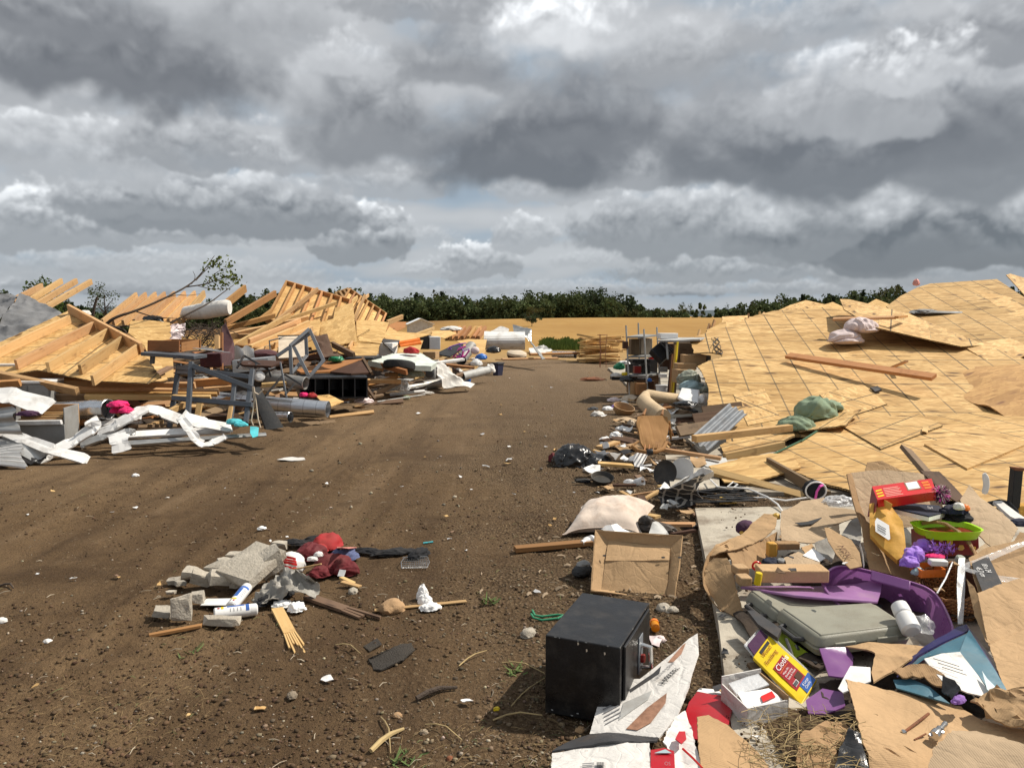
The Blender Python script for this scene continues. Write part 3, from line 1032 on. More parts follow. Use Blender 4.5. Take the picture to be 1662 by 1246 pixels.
def far_hills():
 m,t,b=_new('far_ridge')
 t.set(b.inputs['Base Color'],(.055,.075,.085,1));b.inputs['Roughness'].default_value=1
 xs=np.linspace(-3200,3200,200);ys=np.linspace(2000,3600,24)
 X,Y=np.meshgrid(xs,ys)
 pro=20+9*_pn(xs/500,xs*0,5)+3*_pn(xs/110,xs*0,6)+16*np.exp(-((xs+1130)/320)**2)
 Z=pro[None,:]*np.sin(np.clip((Y-2000)/1600,0,1)*math.pi)**.7-2
 n,mm=X.shape
 i=np.arange(n*mm).reshape(n,mm)
 f=np.stack([i[:-1,:-1],i[:-1,1:],i[1:,1:],i[1:,:-1]],-1).reshape(-1,4)
 me=np_mesh('hills',np.stack([X,Y,Z],-1).reshape(-1,3),f);me.shade_smooth();me.materials.append(m)
 o=bpy.data.objects.new('hills',me);COL.objects.link(o);o['kind']='structure'
far_hills()
# ------------------------------------------------------------------ foliage
def mk_leaf(name,col):
 m,t,b=_new(name)
 a=t.node('ShaderNodeAttribute',attribute_name='tone').outputs['Color']
 p=t.node('ShaderNodeTexCoord').outputs['Object']
 n=t.noise(p,.5,3,.6)
 c=t.mix(1.0,col,a,'MULTIPLY')
 c=t.mix(t.mr(n,.35,.7,0,.4),c,tuple(q*.6 for q in col))
 t.set(b.inputs['Base Color'],c)
 b.inputs['Roughness'].default_value=.8
 b.inputs['Specular IOR Level'].default_value=.1
 tr=t.node('ShaderNodeBsdfTranslucent',{'Color':c})
 mx=t.node('ShaderNodeMixShader',{0:.25})
 t.l.new(b.outputs[0],mx.inputs[1]);t.l.new(tr.outputs[0],mx.inputs[2])
 t.l.new(mx.outputs[0],t.n['Material Output'].inputs[0])
 return m
mk_leaf('leaf_dark',(.05,.068,.032))
mk_leaf('leaf_mid',(.08,.102,.04))
mk_leaf('leaf_olive',(.095,.095,.035))
mk_leaf('leaf_bright',(.085,.125,.03))
RNG=np.random.default_rng(11)
def leaf_cards(cent,size,tone):
 """quads at random attitude; cent (n,3), size (n,), tone (n,3)"""
 n=len(cent)
 a=RNG.normal(size=(n,3));a/=np.linalg.norm(a,axis=1)[:,None]
 r=RNG.normal(size=(n,3));b=np.cross(a,r);b/=np.linalg.norm(b,axis=1)[:,None]
 s=size[:,None]
 q=RNG.uniform(.5,1.0,(n,1))
 co=np.stack([cent-a*s-b*s*q*.3,cent-a*s*.2-b*s*q,cent+a*s*q,cent+b*s*q],1)
 return co.reshape(-1,3),np.repeat(tone,4,0)
def crown(x,y,z0,w,h,kind,n,ls):
 """leaf centres of one crown"""
 if kind=='pine':
  k=RNG.uniform(0,1,n)**.75
  r=(1-k)*w/2*(.6+.4*np.abs(np.sin(k*26)))+.12*w*RNG.uniform(0,1,n)
  th=RNG.uniform(0,6.283,n);rr=r*np.sqrt(RNG.uniform(.25,1,n))
  c=np.stack([x+rr*np.cos(th),y+rr*np.sin(th),z0+h*(.12+.88*k)],1)
  g=.8+.4*RNG.uniform(0,1,n)
 else:
  nc=max(7,int(n/45))
  cc=RNG.normal(size=(nc,3));cc/=np.linalg.norm(cc,axis=1)[:,None]
  cc*=RNG.uniform(.35,.9,(nc,1))
  cr=RNG.uniform(.22,.42,nc);ct=RNG.uniform(.65,1.3,nc)
  i=RNG.integers(0,nc,n)
  d=RNG.normal(size=(n,3));d/=np.linalg.norm(d,axis=1)[:,None]
  d*=(RNG.uniform(0,1,(n,1))**.5)*cr[i][:,None]
  p=cc[i]+d
  p[:,2]=np.where(p[:,2]<-.75,-.75+.2*(p[:,2]+.75),p[:,2])
  c=np.stack([x+p[:,0]*w/2,y+p[:,1]*w/2,z0+h*(.56+.46*p[:,2])],1)
  g=ct[i]*RNG.uniform(.75,1.25,n)
 tone=g[:,None]*np.array([1.0,1.0,1.0])*RNG.uniform(.92,1.08,(n,3))
 return c,np.full(n,ls)*RNG.uniform(.6,1.3,n),tone
def leaf_obj(name,parts,mat,parent=None):
 co,tn=[],[]
 for c,s,t in parts:
  a,b=leaf_cards(c,s,t);co.append(a);tn.append(b)
 co=np.concatenate(co);tn=np.concatenate(tn)
 f=np.arange(len(co)).reshape(-1,4)
 me=np_mesh(name,co,f)
 at_=me.attributes.new('tone','FLOAT_COLOR','POINT')
 at_.data.foreach_set('color',np.concatenate([tn,np.ones((len(tn),1))],1).astype(np.float32).ravel())
 me.materials.append(MATS[mat])
 o=bpy.data.objects.new(name,me)
 COL.objects.link(o)
 if parent:
  o.parent=parent
 return o
def prof(lst,px):
 return float(np.interp(px,[a for a,b in lst],[b for a,b in lst]))
WOOD=[(-400,486),(-60,480),(0,474),(20,474),(60,482),(130,492),(200,506),(330,492),(385,481),(430,474),(520,471),(580,472),(640,476),
(700,478),(760,480),(820,481),(860,475),(900,474),(960,474),(1040,492),(1060,493),(1095,497),(1150,503),(1185,495),(1230,487),(1280,486),
(1300,481),(1370,474),(1470,467),(1560,470),(1700,470),(2100,478)]
pines,broad,olive=[],[],[]
rw=random.Random(21)
for row,(Y,step,dz)in enumerate(((285,9,0),(270,10,-3),(255,10,-6))):
 px=-420
 while px<2100:
  px+=step*rw.uniform(.7,1.3)
  tp=prof(WOOD,px)+rw.uniform(-6,6)+row*3.5
  if 1045<px<1190 and row==0:
   continue
  if 150<px<330 or(1050<px<1160):
   tp+=rw.uniform(2,7)
  p=at(px,tp,Y)
  g0=float(ground_z(np.array([p.x]),np.array([Y]))[0])-.3
  h=max(2.5,p.z-g0)
  pine=(px<760 and rw.random()<.2)or(1290<px and rw.random()<.25)
  w=h*(.45 if pine else rw.uniform(.75,1.05))
  q=crown(p.x,Y+rw.uniform(-6,6),g0,w,h,'pine' if pine else 'broad',420 if pine else 560,.50)
  (pines if pine else(olive if rw.random()<.16 and px>380 else broad)).append(q)
for nm,lst,mt,lb in(('conifer_wood',pines,'leaf_dark','dark pointed conifers of the wood along the horizon behind the wreckage'),
('broadleaf_wood',broad,'leaf_mid','dark green rounded treetops massed in the wood behind the golden field'),
('olive_wood',olive,'leaf_olive','yellowish olive trees scattered through the dark wood behind the field')):
 o=leaf_obj(nm,lst,mt)
 o['kind']='stuff';o['label']=lb;o['category']='woodland'
def tree(px,top,base,Y,wpx,label,mat='leaf_mid',kind='broad',n=1400,ls=None,group=None,name='tree',sparse=False,cat='tree'):
 p=at(px,top,Y);q=at(px,base,Y)
 z0=float(ground_z(np.array([p.x]),np.array([Y]))[0])
 h=p.z-z0;w=wpx/F_PX*Y
 r=T(name,label,cat,group)
 cz=z0+h*(.30 if sparse else .06)
 leaf_obj('crown',[crown(p.x,Y,cz,w,h*(.72 if sparse else .94),kind,n,ls or w*.035)],mat,r)
 b=B()
 tr=max(.04,h*.022)
 b.tube([(p.x,Y,z0-.2),(p.x+.02*w,Y,z0+h*.35),(p.x,Y,z0+h*.8)],[tr,tr*.75,tr*.25],7)
 rr=random.Random(int(px))
 for k in range(7):
  a=rr.uniform(0,6.28);s=z0+h*rr.uniform(.22,.5);l=w*rr.uniform(.25,.42)
  b.tube([(p.x,Y,s),(p.x+l*.5*math.cos(a),Y+l*.5*math.sin(a),s+l*.45),(p.x+l*math.cos(a),Y+l*math.sin(a),s+l)],
[tr*.5,tr*.35,tr*.12],5)
 b.obj('trunk','bark',r)
 return r
tree(168,458,520,150,58,'solitary thin leafy tree standing left of the framed wall panels','leaf_mid',n=650,ls=.17,sparse=True)
tree(66,453,515,150,62,'bushy bright green tree rising behind the four bare rafters','leaf_bright',n=1500)
tree(104,478,512,170,46,'dark conifer beside the bushy green tree behind the tarp','leaf_dark','pine',n=900)
tree(10,472,505,180,30,'small dark conifer at the far left edge behind the grey tarp','leaf_dark','pine',n=700)
tree(863,507,534,88,36,'round dark green bush alone on the golden field','leaf_dark',n=900,name='bush',cat='bush')
tree(866,494,522,130,30,'yellowish young tree right behind the round bush on the field','leaf_olive',n=600)
for i,(a,b_,c_,d,lb,mt)in enumerate((
(925,471,521,74,'broad rounded tree left of the dome-crowned trees at the field corner','leaf_mid'),
(965,467,519,88,'tallest dome-crowned dark green tree at the right end of the wood','leaf_dark'),
(1006,475,517,66,'outermost dome-crowned dark green tree of the wood, over the field crest','leaf_dark'),
(884,477,523,52,'mid green tree with loose crown just left of the dome-crowned trees','leaf_mid'))):
 tree(a,b_,c_,255+i*4,d,lb,mt,n=2200,ls=.42,group='dome-crowned trees at the end of the wood')
tree(1108,487,517,300,34,'bushy round tree right of the low hedge on the field crest','leaf_mid',n=900)
tree(1138,491,514,320,20,'small thin tree between two rounder trees on the right skyline','leaf_mid',n=420,ls=.4,sparse=True)
tree(1175,490,518,300,28,'compact dark tree on the skyline left of the collapsed roof','leaf_dark',n=800)
for i,px in enumerate(range(1046,1098,9)):
 tree(px,497+(i*7)%5,516,290,17,'low brownish shrub of the hedge on the field crest','leaf_olive',n=300,ls=.3,name='shrub',cat='shrub',group='hedge shrubs on the field crest')
def weeds():
 n=2600
 px=RNG.uniform(878,946,n);Y=RNG.uniform(37,46,n)
 x=(px-CX)/F_PX*Y
 h=RNG.uniform(.12,.36,n)*(.5+.5*np.sin(px/9)**2+.2)
 co=[];tn=[]
 lx=RNG.normal(0,.12,n);w=.025
 z=ground_z(x,Y)
 base=np.stack([x,Y,z],1)
 tip=base+np.stack([lx,lx*.3,h],1)
 o=np.array([w,0,0])
 co=np.stack([base-o,base+o,tip+o*.6,tip-o*.6],1).reshape(-1,3)
 me=np_mesh('weeds',co,np.arange(n*4).reshape(-1,4))
 t_=np.ones((n*4,4),np.float32);t_[:,:3]*=np.repeat(RNG.uniform(.7,1.7,n),4)[:,None]
 me.attributes.new('tone','FLOAT_COLOR','POINT').data.foreach_set('color',t_.ravel())
 me.materials.append(MATS['leaf_bright'])
 ob=bpy.data.objects.new('weeds',me);COL.objects.link(ob)
 ob['kind']='stuff';ob['label']='tall green weeds growing at the near edge of the field';ob['category']='weeds'
weeds()
# ------------------------------------------------------------------ loose stuff on the ground
def in_lane_xy(n,y0=2.25,y1=16.0,bias=.0,seed=0):
 r=np.random.default_rng(seed)
 y=1.0/(1.0/y1+(1.0/y0-1.0/y1)*r.uniform(0,1,n))
 y=y*r.uniform(.9,1.1,n)
 x=r.uniform(-.78,.5,n)*y+bias
 return x,y,r
def scatter_stones(name,n,label,cat,mat,smin,smax,seed,keep,y1=16.0,dz=.0):
 x,y,r=in_lane_xy(n,seed=seed,y1=y1)
 k=keep(x,y,r)
 x,y=x[k],y[k];n=len(x)
 bm=bmesh.new();bmesh.ops.create_icosphere(bm,subdivisions=1,radius=1.0)
 bv=np.array([v.co[:]for v in bm.verts]);bm.verts.index_update()
 bf=np.array([[v.index for v in f.verts]for f in bm.faces]);bm.free()
 s=smin*(smax/smin)**(r.uniform(0,1,n)**2.2)
 sc=s[:,None]*r.uniform(.6,1.25,(n,3))*np.array([1,1,.7])
 th=r.uniform(0,6.28,n);c_,s_=np.cos(th),np.sin(th)
 v=bv[None]*(1+r.uniform(-.22,.22,(n,12,1)))*sc[:,None,:]
 vx=v[...,0]*c_[:,None]-v[...,1]*s_[:,None];vy=v[...,0]*s_[:,None]+v[...,1]*c_[:,None]
 z=ground_z(x,y)if not dz else x*0+dz
 co=np.stack([vx+x[:,None],vy+y[:,None],v[...,2]+(z+s*.25)[:,None]],-1).reshape(-1,3)
 f=(bf[None]+(np.arange(n)*12)[:,None,None]).reshape(-1,3)
 me=np_mesh(name,co,f)
 t_=np.ones((n,12,4),np.float32);t_[...,:3]*=r.uniform(.45,1.5,(n,1,1));t_[...,:3]*=r.uniform(.93,1.07,(n,1,3))
 me.attributes.new('tone','FLOAT_COLOR','POINT').data.foreach_set('color',t_.ravel())
 me.materials.append(mat)
 o=bpy.data.objects.new(name,me);COL.objects.link(o)
 o['kind']='stuff';o['label']=label;o['category']=cat
def mk_tone(name,col,rough=.9):
 m,t,b=_new(name)
 a=t.node('ShaderNodeAttribute',attribute_name='tone').outputs['Color']
 t.set(b.inputs['Base Color'],t.mix(1.0,col,a,'MULTIPLY'))
 b.inputs['Roughness'].default_value=rough
 b.inputs['Specular IOR Level'].default_value=.2
 return m
PEB=mk_tone('pebble',(.165,.122,.08));CLOD=mk_tone('clod',(.098,.062,.036));STRAW=mk_tone('dry_straw',(.20,.14,.07))
PALE=mk_tone('pale_bits',(.33,.28,.21));GREENS=mk_tone('green_bits',(.105,.12,.05))
def lane(x,y,r):
 return(x<1.45+.02*y)&(x>-.62*y-.3)
scatter_stones('gravel',22000,'grey brown gravel strewn over the right side of the lane','gravel',PEB,.003,.013,5,
lambda x,y,r:lane(x,y,r)&(r.uniform(0,1,len(x))<1/(1+np.exp(-(x+.4)*2.6))))
scatter_stones('soil_clods',26000,'dark crumbs and clods of churned soil on the lane','soil',CLOD,.003,.013,6,
lambda x,y,r:lane(x,y,r)&(fbm(x*.8+3,y*.7,43,3)>-.12))
scatter_stones('pale_grit',2200,'pale grit and mortar crumbs scattered across the lane','grit',PALE,.002,.010,7,lane)
scatter_stones('far_litter',3600,'pale crumbs of wood, paper and plaster littering the middle and far lane','litter',PALE,.008,.03,31,
lambda x,y,r:(x<.16*y+.9)&(x>-2.6-.05*y+.6*(y>12))&(y>6.5)&(r.uniform(0,1,len(x))<np.clip((y-5)/18+.08,0,1)),y1=40.0)
def scatter_straw(name,n,label,mat,l0,l1,wd,seed,keep):
 x,y,r=in_lane_xy(n,seed=seed,y1=14)
 k=keep(x,y,r);x,y=x[k],y[k];n=len(x)
 z=ground_z(x,y)+.004
 L=r.uniform(l0,l1,n);a=r.uniform(0,6.28,n);w=wd*r.uniform(.5,1.4,n)
 d=np.stack([np.cos(a),np.sin(a),r.normal(0,.12,n)],1);pz=np.stack([-np.sin(a),np.cos(a),0*a],1)
 c=np.stack([x,y,z+np.abs(d[:,2])*L*.5],1)
 bend=r.normal(0,.05,n)[:,None]*L[:,None]*pz+np.array([0,0,.006])
 h=d*(L/2)[:,None];pw=pz*w[:,None];up=np.array([0,0,1])*w[:,None]
 rows=[]
 for q,pos in((1,c-h),(1,c+bend),(.5,c+h)):
  rows.append(np.stack([pos-pw*q,pos+up*q*1.2,pos+pw*q],1))
 co=np.stack(rows,1).reshape(-1,3)
 base=(np.arange(n)*9)[:,None,None]
 fq=np.array([[0,3,4,1],[1,4,5,2],[3,6,7,4],[4,7,8,5]])
 me=np_mesh(name,co,(fq[None]+base).reshape(-1,4))
 t_=np.ones((n,9,4),np.float32);t_[...,:3]*=r.uniform(.5,1.5,(n,1,1))
 me.attributes.new('tone','FLOAT_COLOR','POINT').data.foreach_set('color',t_.ravel())
 me.materials.append(mat)
 o=bpy.data.objects.new(name,me);COL.objects.link(o)
 o['kind']='stuff';o['label']=label;o['category']='straw'
def patchy(x,y,r):
 return lane(x,y,r)&(fbm(x*.9,y*.9,91,3)+.25*np.tanh(x+.5)>.02)
scatter_straw('straw',6500,'dry straw and grass stalks littering the lane',STRAW,.015,.09,.0008,8,patchy)
scatter_straw('grass_bits',800,'green grass bits and leaves trodden into the gravel',GREENS,.015,.06,.0013,9,patchy)
scatter_straw('litter_crumbs',5200,'crumbled bits of board, paper and bark strewn along the lane edges',mk_tone('crumbs',(.25,.19,.13)),.015,.06,.008,13,
lambda x,y,r:(np.abs(x-(.16*y+.2)+r.normal(0,.35,len(x)))<.55)&(y>4.4))
scatter_straw('splinters',260,'pale wood splinters scattered on the lane',PALE,.02,.07,.0018,10,lambda x,y,r:lane(x,y,r))
# ------------------------------------------------------------------ foundation slab
def slab():
 e=[gp(1128,824,.05),gp(1150,930,.05),gp(1166,1010,.05),gp(1182,1145,.05),gp(1205,1290,.05)]
 pts_=e+[V((6.5,2.0,.05)),V((7.5,6.6,.05)),gp(1240,822,.05)]
 b=B().sheet(pts_,thick=.12,tear=.0,amp=.0)
 o=b.obj('slab','slab',smooth=0)
 o['kind']='structure'
slab()
scatter_stones('slab_dirt',9000,'dirt crumbs and grit scattered over the concrete slab','grit',CLOD,.003,.012,21,
lambda x,y,r:(x>.24*y+.12)&(x<2.4)&(y<6.3)&(fbm(x*1.7,y*1.7,5,3)>-.05),y1=6.4,dz=.062)
# second slab under the collapsed roof
o=B().sheet([V((2.1,7.0,.03)),V((9,6.9,.03)),V((16,24,.03)),V((2.9,24,.03)),V((2.35,12,.03))],thick=.1).obj('slab','slab',smooth=0)
o['kind']='structure'
# ------------------------------------------------------------------ the collapsed roof on the right
ROOF_A=Plane(at(1150,555,14.0),at(1260,720,9.3),at(1440,480,17.0))
ROOF_B=Plane(gp(1240,740,.11),at(1525,630,12.0),gp(1662,805,.13))
ROOF_C=Plane(at(1430,500,17.0),at(1620,455,18.5),at(1662,620,11.5))
def deck(b,pl,outline,ua,ub,off=.0,thick=.018,tear=.0,amp=.0,seed=1):
 P=[pl.px(x,y,off)for x,y in outline]
 return b.sheet(P,thick,amp=amp,fr=1.2,seed=seed,edge=.22,udir=(pl.px(*ub)-pl.px(*ua)).cross(pl.n),tear=tear,nrm=pl.n)
roof=T('collapsed_roof','collapsed roof deck of pale strand board sheets with chalk lines lying right of the lane','roof')
uA=((1230,528),(1299,657))
deck(B(),ROOF_A,[(1120,554),(1128,546),(1180,529),(1225,512),(1256,504),(1300,502),(1345,497),(1372,506),(1440,508),(1475,512),(1600,560),
(1670,585),(1670,690),(1520,680),(1420,690),(1330,712),(1290,707),(1180,722),(1176,700),(1205,668),(1200,657),(1147,661),
(1150,631),(1142,612),(1132,594),(1150,585),(1172,579),(1165,570),(1126,573)],*uA,tear=.02,amp=.006,seed=3).obj('roof_deck','osb_lined',roof,smooth=30)
deck(B(),ROOF_B,[(1246,742),(1300,715),(1340,690),(1425,654),(1470,641),(1527,628),(1600,632),(1690,640),(1960,660),(1960,900),(1690,840),(1600,820),(1500,800),(1400,800),(1330,782),(1290,765)],
(1344,673),(1660,782),tear=.012,amp=.006,seed=5).obj('roof_deck','osb_lined',roof,smooth=30)
deck(B(),ROOF_C,[(1438,497),(1462,480),(1490,466),(1510,460),(1618,453),(1640,473),(1690,500),(1900,590),(1960,690),(1690,660),(1640,640),(1560,580),(1500,548),(1466,520)],
(1568,519),(1660,575),off=.03,tear=.01,amp=.006,seed=7).obj('roof_deck','osb_lined',roof,smooth=30)
# single sheets that have sprung up a little from the deck
for k,(pl,P,ua,ub,off,mt)in enumerate((
(ROOF_A,((1190,640),(1240,630),(1268,680),(1214,690)),(1190,640),(1240,630),.03,'osb_lined'),
(ROOF_A,((1330,640),(1400,622),(1440,655),(1368,680)),(1330,640),(1400,622),.04,'osb_lined'),
(ROOF_B,((1365,690),(1462,656),(1530,690),(1430,728)),(1365,690),(1462,656),.035,'osb_lined'),(ROOF_B,((1500,720),(1600,690),(1662,722),(1570,760)),(1500,720),(1600,690),.03,'osb_plain'),
(ROOF_C,((1580,470),(1640,482),(1690,520),(1640,512)),(1580,470),(1640,482),.05,'osb_plain'))):
 deck(B(),pl,P,ua,ub,off=off*.35+.003*k,tear=.006,seed=60+k).obj('sprung_sheet',mt,roof)
# buckled pieces along the folds
for k,P in enumerate((((1296,700,9.5),(1345,672,10.2),(1398,664,10.0),(1372,690,9.3)),((1425,655,10.9),(1500,632,11.4),(1545,636,10.9),(1480,664,10.3)),((1305,503,17.0),(1352,490,17.6),(1392,508,16.6),(1346,515,16.3)),
((1180,655,10.7),(1226,640,11.2),(1252,660,10.6),(1206,676,10.2)),((1560,560,12.9),(1640,548,13.4),(1690,572,12.6),(1610,590,12.0)),((1216,518,16.6),(1262,503,17.4),(1284,516,16.6),(1240,528,15.8)),((1450,560,13.6),(1520,552,14.0),(1556,572,13.1),(1490,580,12.7)))):
 B().sheet(pts(P),.016,tear=.02,amp=.01,seed=80+k,udir=at(*P[1])-at(*P[0])).obj('buckled_piece',('osb_lined','osb_plain','osb_gold')[k%3],roof,smooth=30)
# mud-brown torn underlayer between upper and lower deck
PL_M=Plane(at(1440,610,12.2),at(1662,600,11.5),at(1662,700,9.2))
deck(B(),PL_M,[(1405,607),(1440,598),(1540,596),(1690,590),(1690,706),(1600,660),(1530,634),(1470,612)],(1440,610),(1662,640),off=.05,tear=.05,amp=.05,seed=9).obj('torn_deck','osb_dark',roof,smooth=30)
for a,b_,pl in(((1270,682),(1330,660),ROOF_B),((1300,716),(1340,690),ROOF_B),((1440,669),(1525,632),ROOF_B),((1246,741),(1302,714),ROOF_B)):
 B().plank(pl.px(*a,.012),pl.px(*b_,.012),.022,.008,pl.n).obj('green_edge','green_paint',roof)
# lifted sheet with a black gap underneath
PL_D=Plane(at(1364,486,15.6),at(1462,512,14.6),at(1530,553,12.9))
PL_D=Plane(at(1364,486,15.4),at(1540,540,13.6),at(1530,556,12.7))
deck(B(),PL_D,[(1363,485),(1380,486),(1470,507),(1600,560),(1560,562),(1512,552),(1412,529),(1392,515),(1370,502)],(1363,485),(1470,507),off=.0,tear=.008,seed=11).obj('lifted_sheet','osb_lined',roof)
PL_E=Plane(at(1270,502,17.5),at(1308,487,18.2),at(1372,500,17.2))
deck(B(),PL_E,[(1258,506),(1282,495),(1308,487),(1340,494),(1375,500),(1372,512),(1300,514)],(1270,502),(1372,500),tear=.01,seed=13).obj('roof_deck','osb_plain',roof)
PL_F=Plane(at(1400,498,19),at(1425,484,19.5),at(1455,500,18.5))
deck(B(),PL_F,[(1395,500),(1422,485),(1440,492),(1456,500),(1430,510)],(1400,498),(1455,500),tear=.01,seed=14).obj('roof_deck','osb_gold',roof)
PL_H=Plane(at(1634,446,20),at(1662,450,20),at(1662,478,18.6))
deck(B(),PL_H,[(1633,446),(1640,444),(1700,462),(1700,500),(1664,480)],(1634,446),(1662,452),tear=.01,seed=15).obj('roof_deck','osb_plain',roof)
for x0,y0,Y0,x1,y1,Y1 in((1270,712,9.0,1500,706,9.0),(1240,690,10,1480,640,11.5),(1290,580,13.5,1450,560,13.8),(1170,560,14,1330,540,15),(1420,540,15,1600,530,15)):
 p0,p1=at(x0,y0,Y0),at(x1,y1,Y1)
 p0.z-=.45*1;p1.z-=.35
 p0.z=max(p0.z,.06);p1.z=max(p1.z,.12)
 B().plank(p0,p1,.038,.09).obj('rafter','lumber',roof)
# rafters standing under the deck carry it
for x0,y0,x1,y1,pl in((1160,640,1240,512,ROOF_A),(1210,690,1300,505,ROOF_A),(1260,700,1370,510,ROOF_A),(1330,700,1440,515,ROOF_A),(1420,670,1560,560,ROOF_A)):
 B().plank(pl.px(x0,y0,-.09),pl.px(x1,y1,-.09),.038,.14,pl.n).obj('rafter','lumber',roof,bevel=.002)
# loose boards and cloths lying on the roof
G_RB='loose boards on the collapsed roof'
def on(pl,x,y,off):
 return pl.px(x,y,off)
plank(on(ROOF_A,1279,577,.10),on(ROOF_A,1516,612,.26),.135,.05,'long brown board propped on the roof with its shadow beneath, below the white pillow',up=V((0,-.62,.78)),mat='lumber_orange',cat='board',group=G_RB)
plank(at(1352,518,13.9),at(1455,515,13.3),.09,.04,'short straight board jutting out over the roof just above the white pillow',up=V((0,-.4,1)),mat='lumber',cat='board',group=G_RB)
plank(at(1455,515,13.25),at(1471,513,13.9),.06,.04,'stubby timber end piece at the right tip of the jutting board',mat='lumber_orange',cat='board',group=G_RB)
plank(on(ROOF_A,1448,596,.05),on(ROOF_A,1472,586,.22),.05,.03,'little splinter of wood sticking up behind the long brown board',mat='lumber',cat='splinter')
B().blob(on(ROOF_A,1372,553,.10),.30,.24,.17,31,.22,1.5,4,rot=.3).blob(on(ROOF_A,1397,534,.26),.27,.24,.19,33,.25,1.6,4,rot=-.5).top('pillowcase','pink_cloth','crumpled pinkish white pillowcase hanging on the upper roof deck','pillowcase')
B().blob(on(ROOF_A,1325,672,.05),.26,.22,.22,35,.25,1.6,4,rot=.2).blob(on(ROOF_A,1292,693,.05),.22,.17,.13,37,.25,1.8,4).blob(on(ROOF_A,1345,662,.04),.18,.15,.10,39,.25,1.8,3).top('shirt','sage_cloth','sage green shirt crumpled on the roof deck beside the lower sheets','shirt')
B().blob(on(ROOF_C,1500,508,.05),.26,.2,.08,41,.3,1.5,4).blob(on(ROOF_C,1532,508,.04),.42,.13,.04,43,.15,1.5,3).top('bed_sheet','mid_grey','grey sheet lying flat on the upper right roof slope','sheet')
B().sheet([on(ROOF_A,1412,628,.05),on(ROOF_A,1424,626,.06),on(ROOF_A,1431,632,.05),on(ROOF_A,1420,635,.04)],.03,amp=.03,tear=.04,seed=3,edge=.04).top('shingle_scrap','dark_grey','small black shingle scrap on the roof below the long board','scrap')
B().sheet([on(ROOF_B,1497,690,.02),on(ROOF_B,1508,688,.03),on(ROOF_B,1506,702,.02),on(ROOF_B,1496,700,.04)],.004,amp=.02,tear=.02,seed=8,edge=.03).top('wood_chip','lumber','pale splintered chip lying alone on the lower roof sheets','chip')
# green wire loops on the upper left corner
w=B()
for k in range(5):
 q=[on(ROOF_A,1160+6*math.sin(k*2+j*.9)+j,548+j*3.4,.03+.03*math.sin(j*1.3+k))for j in range(9)]
 w.tube(q,.006,5)
w.top('wire_tangle','dark_grey','tangled dark wire on the upper left corner of the roof','wire')
# sheets and boards stacked at the foot of the roof
G_FB='sheets and boards at the foot of the roof'
def slab_px(P,Y=None):
 return[at(p[0],p[1],p[2])if len(p)==3 else gp(p[0],p[1],.05)for p in P]
PL_1=Plane(at(1170,735,8.9),at(1272,705,9.5),at(1282,690,10.0))
B().sheet([PL_1.px(*p)for p in((1168,722),(1215,700),(1285,690),(1290,706),(1270,716),(1176,737))],.02,tear=.01,seed=4,udir=PL_1.px(1270,716)-PL_1.px(1176,737)).top('osb_sheet','osb_lined','narrow strand board strip between two pale studs at the foot of the roof','board sheet',G_FB)
plank(at(1126,712,8.7),at(1283,694,9.2),.09,.075,'long pale stud lying along the lower left edge of the roof',mat='lumber',cat='stud',group=G_FB,name='stud')
plank(at(1176,742,8.6),at(1271,722,9.0),.06,.085,'pale double stud edging the strand board strip below the long stud',mat='lumber',cat='stud',group=G_FB,name='stud')
PL_2=Plane(gp(1155,755,.09),gp(1240,738,.14),gp(1275,778,.08))
B().sheet([PL_2.px(*p)for p in((1150,756),(1205,742),(1250,735),(1290,738),(1300,758),(1272,768),(1215,784),(1176,782))],.014,tear=.02,seed=6,udir=PL_2.px(1240,738)-PL_2.px(1155,755)).top('osb_sheet','osb_gold','smooth orange board sheet with one dark seam at the roof foot','board sheet',G_FB)
plank(at(1153,764,7.6),at(1306,806,6.9),.09,.04,'pale stud slanting across the orange board sheet towards the black pouch',mat='lumber',cat='stud',group=G_FB,name='stud',up=V((0,-.6,1)))
plank(at(1246,750,8.0),at(1345,806,6.6),.038,.10,'stud on edge under the lip of the lower roof sheets',mat='weathered_wood',cat='stud',group=G_FB,name='stud')
plank(at(1068,728,8.6),at(1170,744,8.3),.08,.035,'thin pale board leading from the chair to the roof foot',mat='lumber',cat='board',group=G_FB)
plank(at(1470,728,6.9),at(1532,800,5.4),.10,.035,'weathered board leaning on the roof behind the big cardboard box',mat='weathered_wood',cat='board',up=V((.3,-.5,.8)))
B().sheet([at(1118,742,8.5),at(1178,742,8.6),at(1190,770,7.8),at(1120,748,8.2)],.01).top('drywall_piece','pale_grey','flat grey drywall piece between chair and stud','drywall')
B().sheet([gp(1080,738,.05),gp(1165,738,.05),gp(1168,790,.05),gp(1090,800,.05)],.012).top('drywall_sheet','slab','dusty grey wallboard lying flat beneath the two oval platters','drywall')
# metal siding in the gap of the roof
b=B()
c0,c1=at(1198,664,10.0),at(1135,722,8.9)
x,y,z=frame(c0,c1,V((.3,-.4,1)))
row0,row1=[],[]
for k in range(13):
 off=y*((k-6)*.022)+z*(.02 if k%4<2 else-.01)
 row0.append(c0+off);row1.append(c1+off)
b.grid([row0,row1]);b.top('metal_siding','grey_steel','ribbed blue grey metal siding poking out of the roof gap','siding',smooth=20)
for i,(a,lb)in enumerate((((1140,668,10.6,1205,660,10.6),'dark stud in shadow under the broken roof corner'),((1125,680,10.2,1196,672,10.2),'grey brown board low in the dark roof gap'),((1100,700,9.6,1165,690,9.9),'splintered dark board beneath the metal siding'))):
 plank(at(*a[:3]),at(*a[3:]),.14,.04,lb,mat='weathered_wood',cat='board',up=V((0,-1,.6)))
